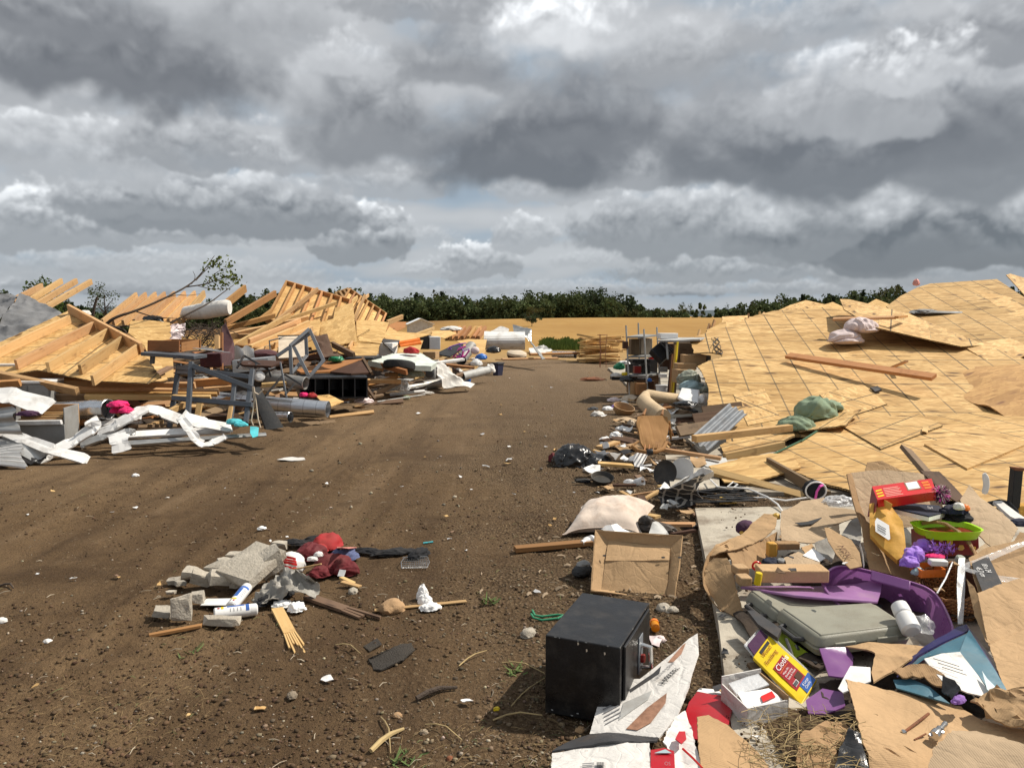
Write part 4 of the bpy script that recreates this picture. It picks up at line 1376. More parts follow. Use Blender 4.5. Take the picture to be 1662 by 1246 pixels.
# wrecked walls behind the roof
G_BW='wrecked wall panels behind the roof'
for i,(P,lb,mt)in enumerate((
(((1172,514,19),(1215,511,19.5),(1222,545,18),(1168,548,18)),'pale wall sheet standing at the far left end of the roof','osb_plain'),
(((1208,513,20.5),(1253,514,20.5),(1254,545,19),(1206,545,19)),'pale wall sheet with upright stud tips behind the roof edge','osb_plain'),
(((1146,535,18),(1178,520,18.5),(1182,550,17),(1146,552,17)),'ragged low wall sheet nearest the shelving, behind the roof','osb_gold'))):
 B().sheet(pts(P),.05,tear=.05,seed=i+2).top('wall_panel',mt,lb,'wall panel',G_BW)
for i,(x,y0,y1,dx)in enumerate(((1215,510,540,1),(1233,507,540,-2),(1266,508,530,4),(1136,536,556,6),(1152,526,550,7),(1160,520,545,8))):
 pk(x,y0,19.2,x-dx,y1,19,.04,.09,('splintered stud tip sticking up '+['left of the dark hatch','mid way along the far roof edge','right of the pale far sheets','lowest and farthest left by the shelves','second from the left by the shelves','third from the left by the shelves'][i]),name='stud',cat='stud',group='splintered stud tips behind the roof')
plank(at(1207,531,17.4),at(1224,525,17.4),.02,.16,'dark square hatch lying on the far left of the roof',mat='dark_wood',cat='hatch',name='hatch',up=V((0,-.6,1)))
B().blob(at(1487,461,20),.08,.08,.12,3,.3,1.5,3).top('rag','salmon','small pink rag caught on the peak of the roof','rag')
# black post
t=T('metal_post','short black square post with rusty top at the right edge before the roof','post')
p0,p1=at(1644,826,5.0),at(1650,760,5.0)
B().plank(p0,p1,.055,.055).obj('shaft','black_plastic',t,bevel=.004)
B().plank(p1,at(1650.2,758.5,5.0),.062,.062).obj('cap','rust',t,bevel=.003)
b=B()
b.tube([at(1597+4*math.sin(k/9*3.1),768+k*3.7,5.6)for k in range(10)],[.012,.02]+[.024]*7+[.014],8,sq=(1,.5))
b.top('plastic_grip','white_plastic','curved white plastic handle standing on the roof edge left of the post','handle')
# ------------------------------------------------------------------ left heap
def mound():
 xs=np.linspace(-17,-.6,150);ys=np.linspace(9.0,27,150)
 X,Y=np.meshgrid(xs,ys)
 edge=np.interp(Y,[8.6,9.4,11,13,17.5,22,30],[-6.3,-4.6,-3.4,-2.9,-1.9,-.9,-.6])
 d=edge-X-.5
 m=sstep(.0,2.2,d)*sstep(9.2,12.0,Y)*(1-sstep(24,27,Y))
 Z=m*np.interp(Y,[9,11,14,18,24],[.1,.30,.62,.85,.4])+.16*m*fbm(X*1.4,Y*1.4,5,4,.6)-.06
 n,mm=X.shape
 i=np.arange(n*mm).reshape(n,mm)
 f=np.stack([i[:-1,:-1],i[:-1,1:],i[1:,1:],i[1:,:-1]],-1).reshape(-1,4)
 me=np_mesh('rubble',np.stack([X,Y,Z],-1).reshape(-1,3),f);me.shade_smooth();me.materials.append(MATS['rubble'])
 o=bpy.data.objects.new('rubble',me);COL.objects.link(o)
 o['kind']='stuff';o['label']='rubble and soil filler under the left wreckage heap, darkened for shaded gaps';o['category']='rubble'
mk('rubble',(.055,.038,.026),.95,var=.5,vs=3,dirt=.7,dcol=(.03,.022,.016),bump=1.0,bs=9,ds=2)  # darkened so the mound reads as the black shaded gaps of the heap
mound()
# grey tarp over a heap at the far left
t=B()
t.sheet(pts([(33,481,13.6),(58,490,13.6),(116,518,13.2),(60,545,12.4),(0,572,11.8),(-10,540,12.4),(12,505,13.0)]),.004,amp=.075,fr=2.6,ridge=True,seed=4,edge=.06)
t.sheet(pts([(-190,484,13.8),(-60,479,14),(33,481,13.6),(12,505,13.0),(-10,540,12.4),(0,572,11.8),(-60,590,11.4),(-190,600,11)]),.004,amp=.075,fr=2.6,ridge=True,seed=6,edge=.06)
t.top('tarp','tarp_grey','crumpled grey tarp draped over a heap at the far left edge','tarp',smooth=50)
def framed(name,label,TL,TR,BL,n,pl=None,board='osb_gold',w=.09,t=.038,plates=(1,1),mat='lumber',group=None,extra=.0,sheet=True,side=-1,gap=None):
 """wall or roof panel: sheathing behind studs that face the viewer; corners are (px, py, Y)"""
 r=T(name,label,'framed panel',group)
 a,b_,c=at(*TL),at(*TR),at(*BL)
 ex,ey=b_-a,c-a
 nn=ex.cross(ey).normalized()
 if nn.z<0 and abs(nn.z)>.1:
  nn=-nn
 if nn.dot(CAM-a)<0:
  nn=-nn
 if sheet:
  B().sheet([a-nn*.012,a+ex-nn*.012,a+ex+ey-nn*.012,a+ey-nn*.012],.014,udir=ey,nrm=nn).obj('sheathing',board,r)
 ux,uy=ex.normalized(),ey.normalized()
 for k in range(n):
  f=k/(n-1)
  if gap and gap[0]<f<gap[1]:
   continue
  o=a+ex*f+ux*(t/2 if k==0 else(-t/2 if k==n-1 else random.uniform(-.02,.02)))+nn*(w/2+.002)
  j=random.uniform(0,extra)
  B().plank(o+uy*(t if plates[0]else 0),o+ey*(1+j)-uy*(t if plates[1]else 0),t,w,nn).obj('stud',mat,r,bevel=.002)
 if plates[0]:
  B().plank(a+nn*w/2+uy*t/2,a+ex+nn*w/2+uy*t/2,t,w,nn).obj('plate',mat,r,bevel=.002)
 if plates[1]:
  B().plank(a+ey+nn*w/2-uy*t/2,a+ex+ey+nn*w/2-uy*t/2,t,w,nn).obj('plate',mat,r,bevel=.002)
 return r
G_FP='framed panels in the left wreckage'
# nearest framed panel: joists run from its top plate down to the left
PL_P=Plane(at(113,501,13.3),at(227,563,11.3),at(0,578,11.0))
r=T('framed_panel','nearest framed floor panel with five thick joists below the grey tarp','framed panel',G_FP)
B().sheet([PL_P.px(*p)for p in((113,503),(229,565),(246,590),(262,612),(240,622),(150,618),(60,600),(-60,620),(-120,610))],.014,tear=.02,seed=3,udir=PL_P.px(0,575)-PL_P.px(113,505),nrm=PL_P.n).obj('sheathing','osb_lined',r)
for k,(x0,y0,x1,y1)in enumerate(((113,518,-40,590),(152,529,26,592),(175,540,78,596),(198,553,130,600),(225,565,150,618))):
 B().plank(PL_P.px(x0,y0,.07),PL_P.px(x1,y1,.07),.042,.135,PL_P.n).obj('joist','lumber',r,bevel=.003)
B().plank(PL_P.px(112,501,.085),PL_P.px(230,565,.085),.045,.15,PL_P.n).obj('plate','lumber',r,bevel=.003)
framed('framed_panel','row of pale roof rafters on sheathing under the fallen branch',(221,483,18),(334,480,17.6),(166,528,15.6),8,plates=(0,0),w=.12,t=.05,extra=.05,group=G_FP)
framed('framed_panel','tallest framed wall panel leaning back with eight studs in the middle of the heap',(464,460,20),(570,491,19.4),(431,522,17.4),8,w=.09,t=.045,mat='lumber_orange',group=G_FP)
framed('framed_panel','broken framed panel just right of the tallest one, studs splayed',(566,472,21),(626,513,20.2),(546,503,19),7,w=.09,t=.045,mat='lumber_orange',group=G_FP)
framed('framed_panel','low framed panel with three broad rafters left of the steel trestle',(497,521,16.6),(512,548,15.2),(404,560,14.4),4,w=.12,t=.06,plates=(0,0),mat='lumber',group=G_FP)
framed('framed_panel','small distant framed panel of six rafters beside the rolled siding',(737,535,28),(790,535,27.6),(722,552,26),7,w=.14,t=.09,plates=(0,0),mat='lumber_orange',group=G_FP)
framed('framed_panel','corner of a framed panel peeking over the tallest one',(545,479,21.5),(567,471,21.5),(552,490,21),4,w=.09,t=.05,plates=(1,0),mat='lumber',group=G_FP)
# bare rafters and loose timber
G_R='bare rafters jutting up behind the tarp'
for(x0,y0,x1,y1),lb in zip(((35,481,68,464),(50,488,100,456),(62,494,124,456),(74,500,148,457)),
('shortest and leftmost rafter jutting above the grey tarp','second bare rafter from the left above the tarp','third bare rafter from the left above the tarp','longest and rightmost bare rafter above the tarp')):
 plank(at(x0-14,y0+7,14.6),at(x1,y1,16.4),.055,.11,lb,cat='rafter',group=G_R,name='rafter',up=V((0,-.5,1)))
G_L='loose timber in the left heap'
TIMB=[
(39,614,10.9,246,624,10.8,.10,.04,'reddish long board on top of the stacked timber','lumber_orange'),
(80,623,10.5,317,626,10.6,.05,.10,'broad pale beam, longest of the horizontal timber stack','lumber'),
(127,632,10.3,355,636,10.5,.05,.075,'pale beam lying just below the broadest one of the stack','lumber'),
(83,637,10.3,352,640,10.4,.05,.05,'thin orange beam third down in the horizontal stack','lumber_orange'),
(138,644,10.1,342,645,10.2,.05,.06,'lowest pale beam of the horizontal stack with a cut end','lumber'),
(84,646,10.2,140,646,10.2,.04,.12,'grey weathered board end below the timber stack','weathered_wood'),
(-30,602,10.2,126,635,9.9,.06,.10,'long pale stud crossing diagonally over the white cabinets','lumber'),
(36,607,10.6,195,595,11.2,.06,.12,'thick pale beam resting on the framed floor panel bottom','lumber'),
(-25,625,9.9,33,621,9.9,.05,.09,'short orange stud end at the far left by the cabinets','lumber_orange'),
(-20,653,9.3,22,655,9.2,.08,.07,'pointed orange timber end over the white sheet, far left','lumber_orange'),
(315,622,10.8,375,617,11.0,.04,.11,'orange board wedged behind the slate table frame','lumber_orange'),
(330,633,10.8,374,629,11.0,.04,.07,'pale board end just right of the timber stack','lumber'),
(366,494,16.4,398,468,17.4,.06,.16,'pair of nailed rafters rising above the white roll','lumber_orange'),
(366,524,15.2,447,476,17.2,.06,.13,'long rafter slanting up to the left of the tallest panel','lumber_orange'),
(362,548,15.2,500,517,16.4,.05,.12,'straight pale rafter crossing the tallest panel foot','lumber'),
(372,566,14.0,470,512,16.0,.05,.10,'pale rafter in the fan of timber behind the maroon chair','lumber'),
(385,572,14.0,480,530,15.6,.05,.12,'orange rafter in the fan beside the beige panel','lumber_orange'),
(360,535,16.0,446,512,17.0,.05,.10,'orange rafter lying behind the white roll','lumber_orange'),
(356,546,15.4,440,545,15.4,.05,.10,'flat pale rafter under the fan of timber','lumber'),
(380,562,14.2,448,574,13.8,.05,.12,'orange beam across the maroon cushion','lumber_orange'),
(440,528,17.0,515,470,19.0,.05,.10,'stud leaning loosely against the tallest panel','lumber'),
(455,522,17.0,545,492,18.4,.04,.08,'thin stud crossing the studs of the tallest panel','lumber'),
(420,520,16.8,440,505,17.5,.05,.09,'short brown stud left of the tallest panel','lumber_orange'),
(575,520,18.0,592,480,20,.04,.09,'thin stud splayed across the broken panel','lumber'),
(560,500,19.5,580,482,20.4,.04,.09,'stud jutting over the top of the broken panel','lumber'),
(582,492,20.5,598,479,21.5,.04,.08,'highest stud tip over the broken panel','lumber'),
(628,524,20,653,514,21,.06,.12,'pale beam end jutting right below the broken panel','lumber'),
(540,559,15.8,575,577,14.8,.05,.12,'brown beam below the strand board sheets','weathered_wood'),
(566,566,15.5,572,556,16,.04,.08,'short stud end under the strand board sheets','lumber'),
(640,556,18,704,533,21,.05,.08,'upper of two pale boards pointing at the white shed','lumber'),
(648,562,18,700,540,20,.05,.07,'lower of two pale boards pointing at the white shed','lumber'),
(601,588,15.4,660,604,14.6,.05,.10,'long orange trim board under the tyre','veneer'),
(578,618,14.8,650,619,15,.05,.08,'pale board behind the splintered wood by the grey duct','lumber'),
(607,640,14.6,648,620,15.6,.05,.09,'brown board slanting up to the grey duct','weathered_wood'),
(595,628,14.2,609,648,13.9,.04,.05,'short stick standing at the tip of the slanting brown board','weathered_wood'),
(600,645,14.2,622,641,14.5,.05,.04,'stick lying on soil below the slanting brown board','weathered_wood'),
(625,608,15.6,690,606,16,.06,.06,'light board under the olive cloth','lumber'),
(724,592,18.6,770,597,18.8,.05,.06,'thin orange board under the pink toy frames','lumber_orange'),
(736,613,17.8,766,601,18.6,.06,.08,'brown board slanting by the small blue tub','weathered_wood'),
(535,677,12.6,607,668,12.8,.08,.03,'flat pale board on the soil right of the bright duct','lumber'),
(455,692,11.6,545,686,12.0,.14,.03,'weathered plank lying on soil before the bright duct','weathered_wood'),
(612,652,14.2,690,640,15.2,.02,.02,'thin grey pole lying on the soil below the grey duct','pale_grey'),
(425,625,12.0,463,622,12.2,.05,.06,'short pale board behind the black chute','lumber'),
(276,668,10.0,330,640,10.6,.05,.07,'pale board inside the slate table frame','lumber'),
(240,692,9.8,262,684,10.2,.06,.05,'board in the shade under the bent gutter','lumber'),
(245,612,11.2,276,596,11.8,.10,.04,'brown board resting on the rough sheathing','weathered_wood'),
(232,616,11.2,262,603,11.6,.08,.04,'grey brown board beside the rough sheathing edge','weathered_wood'),
(700,590,17.5,752,583,18.5,.08,.05,'white trim board beneath the pink toy frames','white_metal'),
(860,575,26,940,573,28,.08,.06,'orange board lying across the lane end','lumber_orange'),
(815,583,23.5,905,581,25,.08,.04,'pale board lying at the lane end by the blue bin','lumber'),
]
for x0,y0,Y0,x1,y1,Y1,w,t,lb,mt in TIMB:
 pk(x0,y0,Y0,x1,y1,Y1,w,t,lb,mat=mt,cat='timber',name='timber',group=G_L,up=V((0,-.5,1)))
# countless-looking offcuts, each its own piece
rr=random.Random(5)
k=0
while k<165:
 Y=rr.uniform(9.9,23)
 ed=float(np.interp(Y,[8.6,9.4,11,13,17.5,22,30],[-6.3,-4.6,-3.4,-2.9,-1.9,-.9,-.6]))
 x=ed-rr.uniform(.3,1.0+Y*.30)
 px_=CX+x/Y*F_PX
 if px_<-40:
  continue
 zc=min(float(np.interp(Y,[9,11,14,18,24],[.06,.30,.62,.8,.3])),.05+.35*(ed-x))+rr.uniform(-.08,.04)
 L=rr.uniform(.4,1.7);a=rr.uniform(-.9,.9)+(0 if rr.random()<.7 else 1.5);e=rr.uniform(-.16,.22)
 d=V((math.cos(a)*math.cos(e),math.sin(a)*math.cos(e),math.sin(e)))*(L/2)
 c=V((x,Y,max(.04,zc)))
 if(c-d).z<.01 or(c+d).z<.01:
  d.z=.0
 plank(c-d,c+d,rr.choice((.04,.09,.09,.14,.2)),rr.choice((.02,.038,.038)),'splintered timber offcut tangled in the left wreckage heap',
mat=rr.choice(('lumber','lumber','lumber_orange','weathered_wood','weathered_wood','dark_wood','dark_wood','veneer')),name='offcut',cat='offcut',group='timber offcuts in the left heap',
up=V((rr.uniform(-.4,.4),-.4,1)))
 k+=1
# strand board sheets leaning in the heap
G_S='strand board sheets in the left heap'
for P3,P,lb,mt,ud in(
(((210,520,14.6),(275,522,14.4),(258,600,12.2)),((212,521),(236,519),(276,523),(280,570),(282,612),(262,614),(233,560),(208,540)),'upright looking pale sheet left of the drawer','osb_gold',((212,521),(276,523))),
(((183,600,11.5),(262,596,12),(240,622,11)),((182,606),(200,585),(235,572),(262,590),(272,615),(245,624),(190,622)),'rough straw covered sheet under the pale upright sheet','osb_plain',((183,600),(262,596))),
(((545,499,18.4),(573,491,18.6),(560,556,16)),((544,499),(573,491),(576,525),(579,555),(545,560),(519,545),(519,523),(541,517)),'big lit sheet with a nail grid standing in front of the framed panels','osb_gold',((545,499),(545,558))),
(((577,521,17.8),(630,523,17.6),(600,556,16)),((578,520),(604,519),(631,523),(624,545),(617,557),(583,553),(580,548),(601,537),(600,533),(579,546)),'bright sheet with a slanting slit right of the nail grid sheet','osb_gold',((577,521),(630,523))),
(((560,556,16.2),(616,557,16),(590,577,15.2)),((547,562),(577,555),(617,557),(611,578),(575,577),(548,573)),'lower bright sheet beneath the slit one','osb_gold',((560,556),(616,557))),
(((500,522,17.5),(520,520,17.5),(510,545,16)),((500,520),(520,520),(518,545),(512,548),(498,541),(496,530)),'narrow sheet between the tallest panel and the nail grid sheet','osb_gold',((500,522),(520,520))),
(((630,536,19),(668,538,19),(650,553,17.8)),((632,530),(645,538),(700,542),(652,555),(628,553),(622,545)),'flat bright sheet before the white shed','osb_gold',((630,536),(668,538))),
(((640,553,17.5),(686,552,17.5),(680,572,16.5)),((655,552),(687,552),(680,573),(645,573),(650,560)),'yellow sheet behind the orange tubes','osb_gold',((640,553),(686,552))),
(((628,522,22),(660,522,22),(640,538,20.5)),((640,522),(659,522),(658,531),(640,539),(627,537),(628,530)),'orange panel left of the white shed','veneer',((628,522),(660,522))),
(((700,538,24),(735,536,25),(720,546,23)),((693,537),(730,536),(742,541),(722,549),(700,545)),'sheet between the white cabinet and the distant framed panel','osb_gold',((700,538),(735,536))),
(((511,642,12.5),(534,640,12.7),(537,658,12)),((511,641),(531,645),(534,640),(558,651),(538,659),(525,655)),'torn tan sheet beside the bright duct end','osb_gold',((511,642),(534,640))),
(((740,553,25),(790,552,25),(760,575,22)),((741,553),(760,550),(790,551),(786,575),(770,572),(752,560)),'splintered sheet behind the purple toy frames','osb_gold',((740,553),(790,552))),
):
 pl=Plane(*[at(*q)for q in P3])
 B().sheet([pl.px(*p)for p in P],.014,tear=.012,seed=int(P[0][0]),udir=pl.px(*ud[0])-pl.px(*ud[1])).top('osb_sheet',mt,lb,'board sheet',G_S)
# fallen branch
r=T('fallen_branch','bare fallen tree branch with a tuft of leaves stretched over the rafters','branch')
b=B()
def br(ps,r0,r1):
 q=[at(*p)for p in ps]
 # smooth by midpoint subdivision
 for _ in range(2):
  o=[q[0]]
  for i in range(len(q)-1):
   o+=[q[i].lerp(q[i+1],.25),q[i].lerp(q[i+1],.75)]
  o.append(q[-1]);q=o
 n=len(q)
 b.tube(q,[r0+(r1-r0)*i/(n-1)for i in range(n)],7)
br([(168,530,14.2),(185,515,14.2),(220,505,14.3),(268,484,14.6),(311,461,15),(330,440,15.2),(348,415,15.4)],.032,.005)
br([(172,528,14.2),(200,534,14.0),(206,541,14)],.035,.012)
br([(190,532,14.1),(205,528,14),(210,530,13.9)],.02,.008)
br([(276,524,14.2),(310,507,14.4),(340,492,14.7),(363,474,15),(380,462,15.2)],.02,.004)
br([(220,505,14.3),(250,515,14.2),(290,517,14.2)],.014,.004)
br([(300,466,15),(330,462,15.1),(352,455,15.3),(375,447,15.4),(384,452,15.4)],.014,.004)
br([(311,461,15),(318,450,15.1),(313,440,15.2)],.008,.003)
br([(318,455,15),(335,437,15.2),(352,425,15.3),(358,420,15.3)],.010,.003)
br([(318,463,15),(345,470,15.1),(368,468,15.3)],.009,.003)
br([(335,460,15.1),(350,442,15.3),(366,436,15.4),(378,432,15.4)],.008,.003)
br([(260,487,14.6),(285,478,14.9),(305,480,15),(325,477,15)],.010,.003)
br([(150,520,14.8),(153,498,14.8),(158,482,14.8)],.03,.02)
b.obj('limb','bark',r)
cs,tn=[],[]
for cx,cy,n in((345,428,60),(355,424,60),(335,435,30),(370,434,60),(376,448,70),(365,455,60),(352,452,50),(345,462,40),(383,455,40),(360,466,30),(335,456,20)):
 p=at(cx,cy,15.3)
 n=int(n*.6)
 c=RNG.normal(0,1,(n,3))*np.array([.07,.08,.06])+np.array(p)
 cs.append(c);tn.append(RNG.uniform(.7,1.6,(n,1))*np.array([[1.25,1.05,.8]]))
cs=np.concatenate(cs);tn=np.concatenate(tn)
lt=leaf_obj('leaf_tuft',[(cs,RNG.uniform(.022,.042,len(cs)),tn)],'leaf_bright',r)
lt['kind']='stuff'
# white roll, curtain, brush
B().tube([at(296,512,15.6),at(303,508,15.5),at(335,504,15.3),at(368,499,15.1),at(373,499,15.1)],[.05,.13,.16,.15,.13],18).top('insulation_roll','white_cloth','dirty white roll lying across the rafters under the branch','roll')
B().sheet(pts([(277,529,14.4),(302,527,14.2),(300,545,13.6),(286,556,13.2),(276,552,13.4)]),.003,amp=.05,ridge=True,fr=5,edge=.05,seed=3).top('curtain','pink_cloth','pale floral cloth hanging left of the dead brush','curtain')
B().blob(at(248,521,14.8),.2,.1,.1,4,.4,2,3).top('bin_bag','bag_black','scrap of shiny black bag caught on the pale rafters','bag')
B().blob(at(138,510,13.6),.09,.08,.07,9,.3,2,3).top('rag','white_cloth','small white rag behind the joist panel top plate','rag')
b=B();rr=random.Random(8)
for k in range(110):
 p=at(rr.uniform(300,366),rr.uniform(528,562),rr.uniform(12.9,13.8));d=V((rr.uniform(-1,1),rr.uniform(-.6,.6),rr.uniform(-.3,.8))).normalized()*rr.uniform(.1,.3)
 b.tube([p-d,p+V((0,0,rr.uniform(-.02,.04))),p+d],[.006,.005,.002],4,cap=False)
ob=b.top('brush','bark','tangle of dead brushwood between the curtain and the maroon chair','brush')
# drawer and slate steel frame
r=T('drawer','orange wooden drawer with two pulls resting on the slate bench top','drawer')
o_=at(244,570,10.6);ex=at(295,571,10.4)-o_
ex.z=0
ez=V((.0,.02,.150));ey=V((.08,.42,.03))
B().para(o_-ey*.1,ex,ez.cross(ex).normalized()*-.018,ez).obj('front','veneer',r,bevel=.003)
B().para(o_+ex*.03+ey*.03,ex*.03,ey,ez*.8).para(o_+ex*.94+ey*.03,ex*.03,ey,ez*.8).para(o_+ey,ex,ey*.04,ez*.8).para(o_+ey*.03,ex,ey,ez*.06).obj('body','oak',r)
for f in(.24,.74):
 B().lathe([(.012,0),(.018,.01),(.012,.02)],o_+ex*f+ez*.5,ez.cross(ex).normalized(),10).obj('knob','dark_wood',r)
r=T('steel_workbench','overturned slate grey steel bench frame standing by the timber stack','bench frame')
def bar(x0,y0,Y0,x1,y1,Y1,w=.055,t=.055,mat='slate_paint',nm='bar',par=None):
 return B().plank(at(x0,y0,Y0),at(x1,y1,Y1),w,t,V((0,-1,.3))).obj(nm,mat,par,bevel=.004)
for q in((311,588,10.0,305,674,9.7),(291,590,10.4,275,694,10.1),(410,600,10.1,399,686,9.7),(381,622,10.5,374,686,10.1)):
 bar(*q,par=r,nm='leg')
for q in((313,594,9.95,412,631,9.95),(280,646,10.0,410,657,9.8),(290,597,10.35,313,599,10.0),(291,604,10.35,312,605,10.0),(318,601,10.5,405,612,10.5)):
 bar(*q,par=r,nm='rail',w=.06,t=.075)
B().plank(at(240,573,10.4),at(326,579,10.2),.26,.045,V((0,-.05,1))).obj('bench_top','slate_paint',r,bevel=.004)
bar(248,576,10.4,247,590,10.4,.05,.05,par=r,nm='leg')
b=B();gl=B()
for k in range(6):
 a_=at(268+k*9,559+k*1.2,10.9-.05*k);b.tube([a_,a_+V((.42,.2,-.02-.01*k))],.006,5)
b.top('wire_rack','chrome','shiny wire rack lying on the drawer and bench','rack')
# maroon dining furniture
G_M='maroon upholstered chairs in the heap'
r=T('upholstered_chair','maroon chair with tall upright back beside the wooden post','chair',G_M)
B().sheet(pts([(360,530,12.6),(366,524,12.6),(378,552,12.3),(379,582,12.1),(370,588,12),(360,592,11.9)]),.07,amp=.02,fr=3,edge=.1).obj('backrest','burgundy',r,bevel=.01)
B().para(at(324,597,11.6),at(360,596,11.6)-at(324,597,11.6),V((0,.45,0)),V((0,0,.21))).obj('seat','burgundy',r,bevel=.02)
B().plank(at(318,575,11.5),at(361,566,11.6),.05,.03).obj('seat_rail','dark_wood',r)
B().plank(at(360,540,11.9),at(360,600,11.6),.035,.035,V((0,-1,0))).obj('post','oak',r)
b=B().blob(at(428,575,13.2),.23,.2,.085,5,.08,1.5,4,flat=.9)
b.top('seat_cushion','burgundy','maroon seat cushion lying flat left of the beige panel','cushion',G_M)
plank(at(353,545,12.8),at(353,572,12.6),.07,.06,'short pale post next to the maroon chair back',mat='lumber',cat='post',up=V((0,-1,0)),name='post')
B().sheet(pts([(385,586,11.8),(427,584,12),(460,586,12),(440,594,11.4),(395,592,11.3)]),.03,seed=2).top('table_leaf','dark_wood','dark brown table leaf lying below the maroon cushion','table leaf')
# white moulded chair shells
for i,(x,lb)in enumerate(((386,'left white plastic chair shell beside the maroon chair'),(403,'right white plastic chair shell beside the maroon cushion'))):
 c=at(x,575,12.6+i*.15);b=B();rows=[]
 for a in range(9):
  row=[]
  for s in range(7):
   u=(s-3)/3;v=a/8
   row.append(c+V((u*.10,-.03-.10*(1-u*u)*.5+.12*v*v,.12-.26*v+.03*math.cos(u*3))))
  rows.append(row)
 b.grid(rows);b.top('chair_shell','white_plastic',lb,'chair shell','white chair shells')
# beige panel, trestle, blanket
r=T('beige_partition','beige panel in a thin dark metal frame behind the trestle','panel')
B().sheet(pts([(452,546,14.2),(497,545,14.2),(500,578,13.4),(452,581,13.4)]),.02).obj('board','cream_cloth',r)
for q in((437,553,13.9,440,582,13.2),(437,553,13.9,470,545,14.3),(450,545,14.1,498,544,14.1)):
 bar(*q,w=.02,t=.02,par=r,mat='dark_grey',nm='rod')
r=T('steel_trestle','grey steel trestle lying on its side with its apex pointing up','trestle')
for q in((502,534,13.0,525,585,12.8),(496,538,13.2,498,578,13.1),(503,541,13.0,449,578,12.9),(502,534,13.0,471,561,12.8),(471,562,12.8,473,607,12.7),(477,563,12.7,501,610,12.5),(498,577,13.0,472,607,12.7),(526,584,12.8,491,624,12.6)):
 bar(*q,w=.055,t=.03,mat='grey_steel',par=r)
r=T('broken_chair','thin dark metal chair frame tangled left of the trestle','chair frame')
for q in((396,577,11.6,384,598,11.5),(396,577,11.6,436,600,11.5),(416,590,11.4,409,626,11.2),(436,600,11.5,440,612,11.5),(460,608,11.8,429,644,11.6),(461,607,11.8,489,624,11.8),(479,622,11.7,462,641,11.6)):
 bar(*q,w=.03,t=.02,mat='dark_grey',par=r)
bar(455,588,11.7,465,645,11.6,.025,.02,mat='grey_steel',par=r)
B().sheet(pts([(509,545,14.0),(531,545,14.0),(541,574,13.6),(556,581,13.4),(520,582,13.2),(514,565,13.6)]),.01,amp=.06,ridge=True,fr=3,edge=.07,seed=5).top('blanket','brown_cloth','brown blanket draped behind the steel trestle','blanket')
B().blob(at(545,584,13.9),.13,.12,.1,7,.2,2,3).top('plush_toy','green_plastic','mottled green rounded toy on the orange door panel','toy')
# grey cabinet behind the chair frame
B().para(at(377,606,12.0),at(436,600,12.4)-at(377,606,12.0),V((0,.4,0)),V((0,0,.2))).top('metal_cabinet','grey_steel','blue grey metal cabinet side behind the thin chair frame','cabinet',bevel=.01)
B().blob(at(404,598,11.6),.15,.12,.07,5,.3,2,3).top('plastic_bag','cloudy_plastic','translucent bag over the blue grey cabinet','bag')
# door panel, black bookcase
r=T('door_panel','orange veneered door bent upwards over the black bookcase','door')
B().sheet(pts([(481,600,13.2),(531,587,14.0),(589,582,14.2),(536,602,13.2),(488,604,12.9)]),.03).obj('face','veneer',r)
B().sheet(pts([(536,603,13.15),(590,582.5,14.1),(605,604,13.4),(570,606,13.0)]),.03).obj('shaded_underside','dark_wood',r)  # dark wood colour stands in for the shade on the door's underside
B().plank(at(589,580,14.1),at(604,606,13.3),.04,.06,V((0,-1,.4))).obj('trim','weathered_wood',r)
r=T('bookcase','black bookcase lying on its side with open compartments','bookcase')
b0=at(486,648,12.6);L=V((1.02,.38,-.02));D=V((-.28,.85,.05));Hh=V((0,.02,.32))
B().para(b0,L,D,V((0,0,.02))).obj('side_panel','black_paint',r)
B().para(b0+Hh,L,D,V((0,0,.022))).obj('side_panel','black_paint',r)
B().para(b0+V((0,0,.02)),L.normalized()*.02,D,Hh-V((0,0,.02))).obj('end_panel','black_paint',r)
B().para(b0+L-L.normalized()*.02+V((0,0,.02)),L.normalized()*.02,D,Hh-V((0,0,.02))).obj('end_panel','black_paint',r)
B().para(b0+D*.97+V((0,0,.02)),L,D*.02,Hh).obj('back_panel','black_paint',r)
for f in(.22,.42,.62,.8):
 B().para(b0+L*f+V((0,0,.02)),L.normalized()*.018,D*.96,Hh-V((0,0,.02))).obj('shelf','black_paint',r)
for f in(.15,.4,.65,.9):
 B().plank(b0+Hh+D*f+V((0,0,.03)),b0+Hh+D*f+L+V((0,0,.03)),.02,.012).obj('slat','grey_steel',r)
B().para(at(560,585,14.6),V((.5,.1,0)),V((.1,.4,.02)),V((0,0,.05))).top('tool_case','black_plastic','flat black lid lying between the door panel and the pale sheet','lid',bevel=.01)
# ducts
def duct(c0,c1,r,label,mat='duct_bright',end=True,group='ducts in the left heap',n=24,cat='duct'):
 t_=T('air_duct',label,cat,group)
 x=(c1-c0);m=9
 B().tube([c0+x*k/m for k in range(m+1)],[r*(1+.03*math.sin(k*2.1))for k in range(m+1)],n,cap=False).obj('pipe',mat,t_,smooth=60)
 u=x.normalized()
 B().lathe([(r*.99,-.004),(r*1.03,0),(r*1.03,.012),(r*.97,.016)],c1-u*.01,u,n,cap=False).obj('end_rim',mat,t_)
 B().lathe([(r*.93,0),(r*.93,.01)],c1-u*.14,u,n).obj('shade_plug','dark_grey',t_)  # dark discs close the duct mouths, standing in for the shade inside
 B().lathe([(r*.93,0),(r*.93,.01)],c0+u*.12,u,n).obj('shade_plug','dark_grey',t_)
 return t_
duct(at(336,648,11.9),at(532,664,11.7),.122,'long bright silver duct with seams pointing right towards the lane')
duct(at(78,668,9.9),at(176,664,9.6),.12,'dented silver duct with a dark open end and pink cloth inside',mat='galvanised')
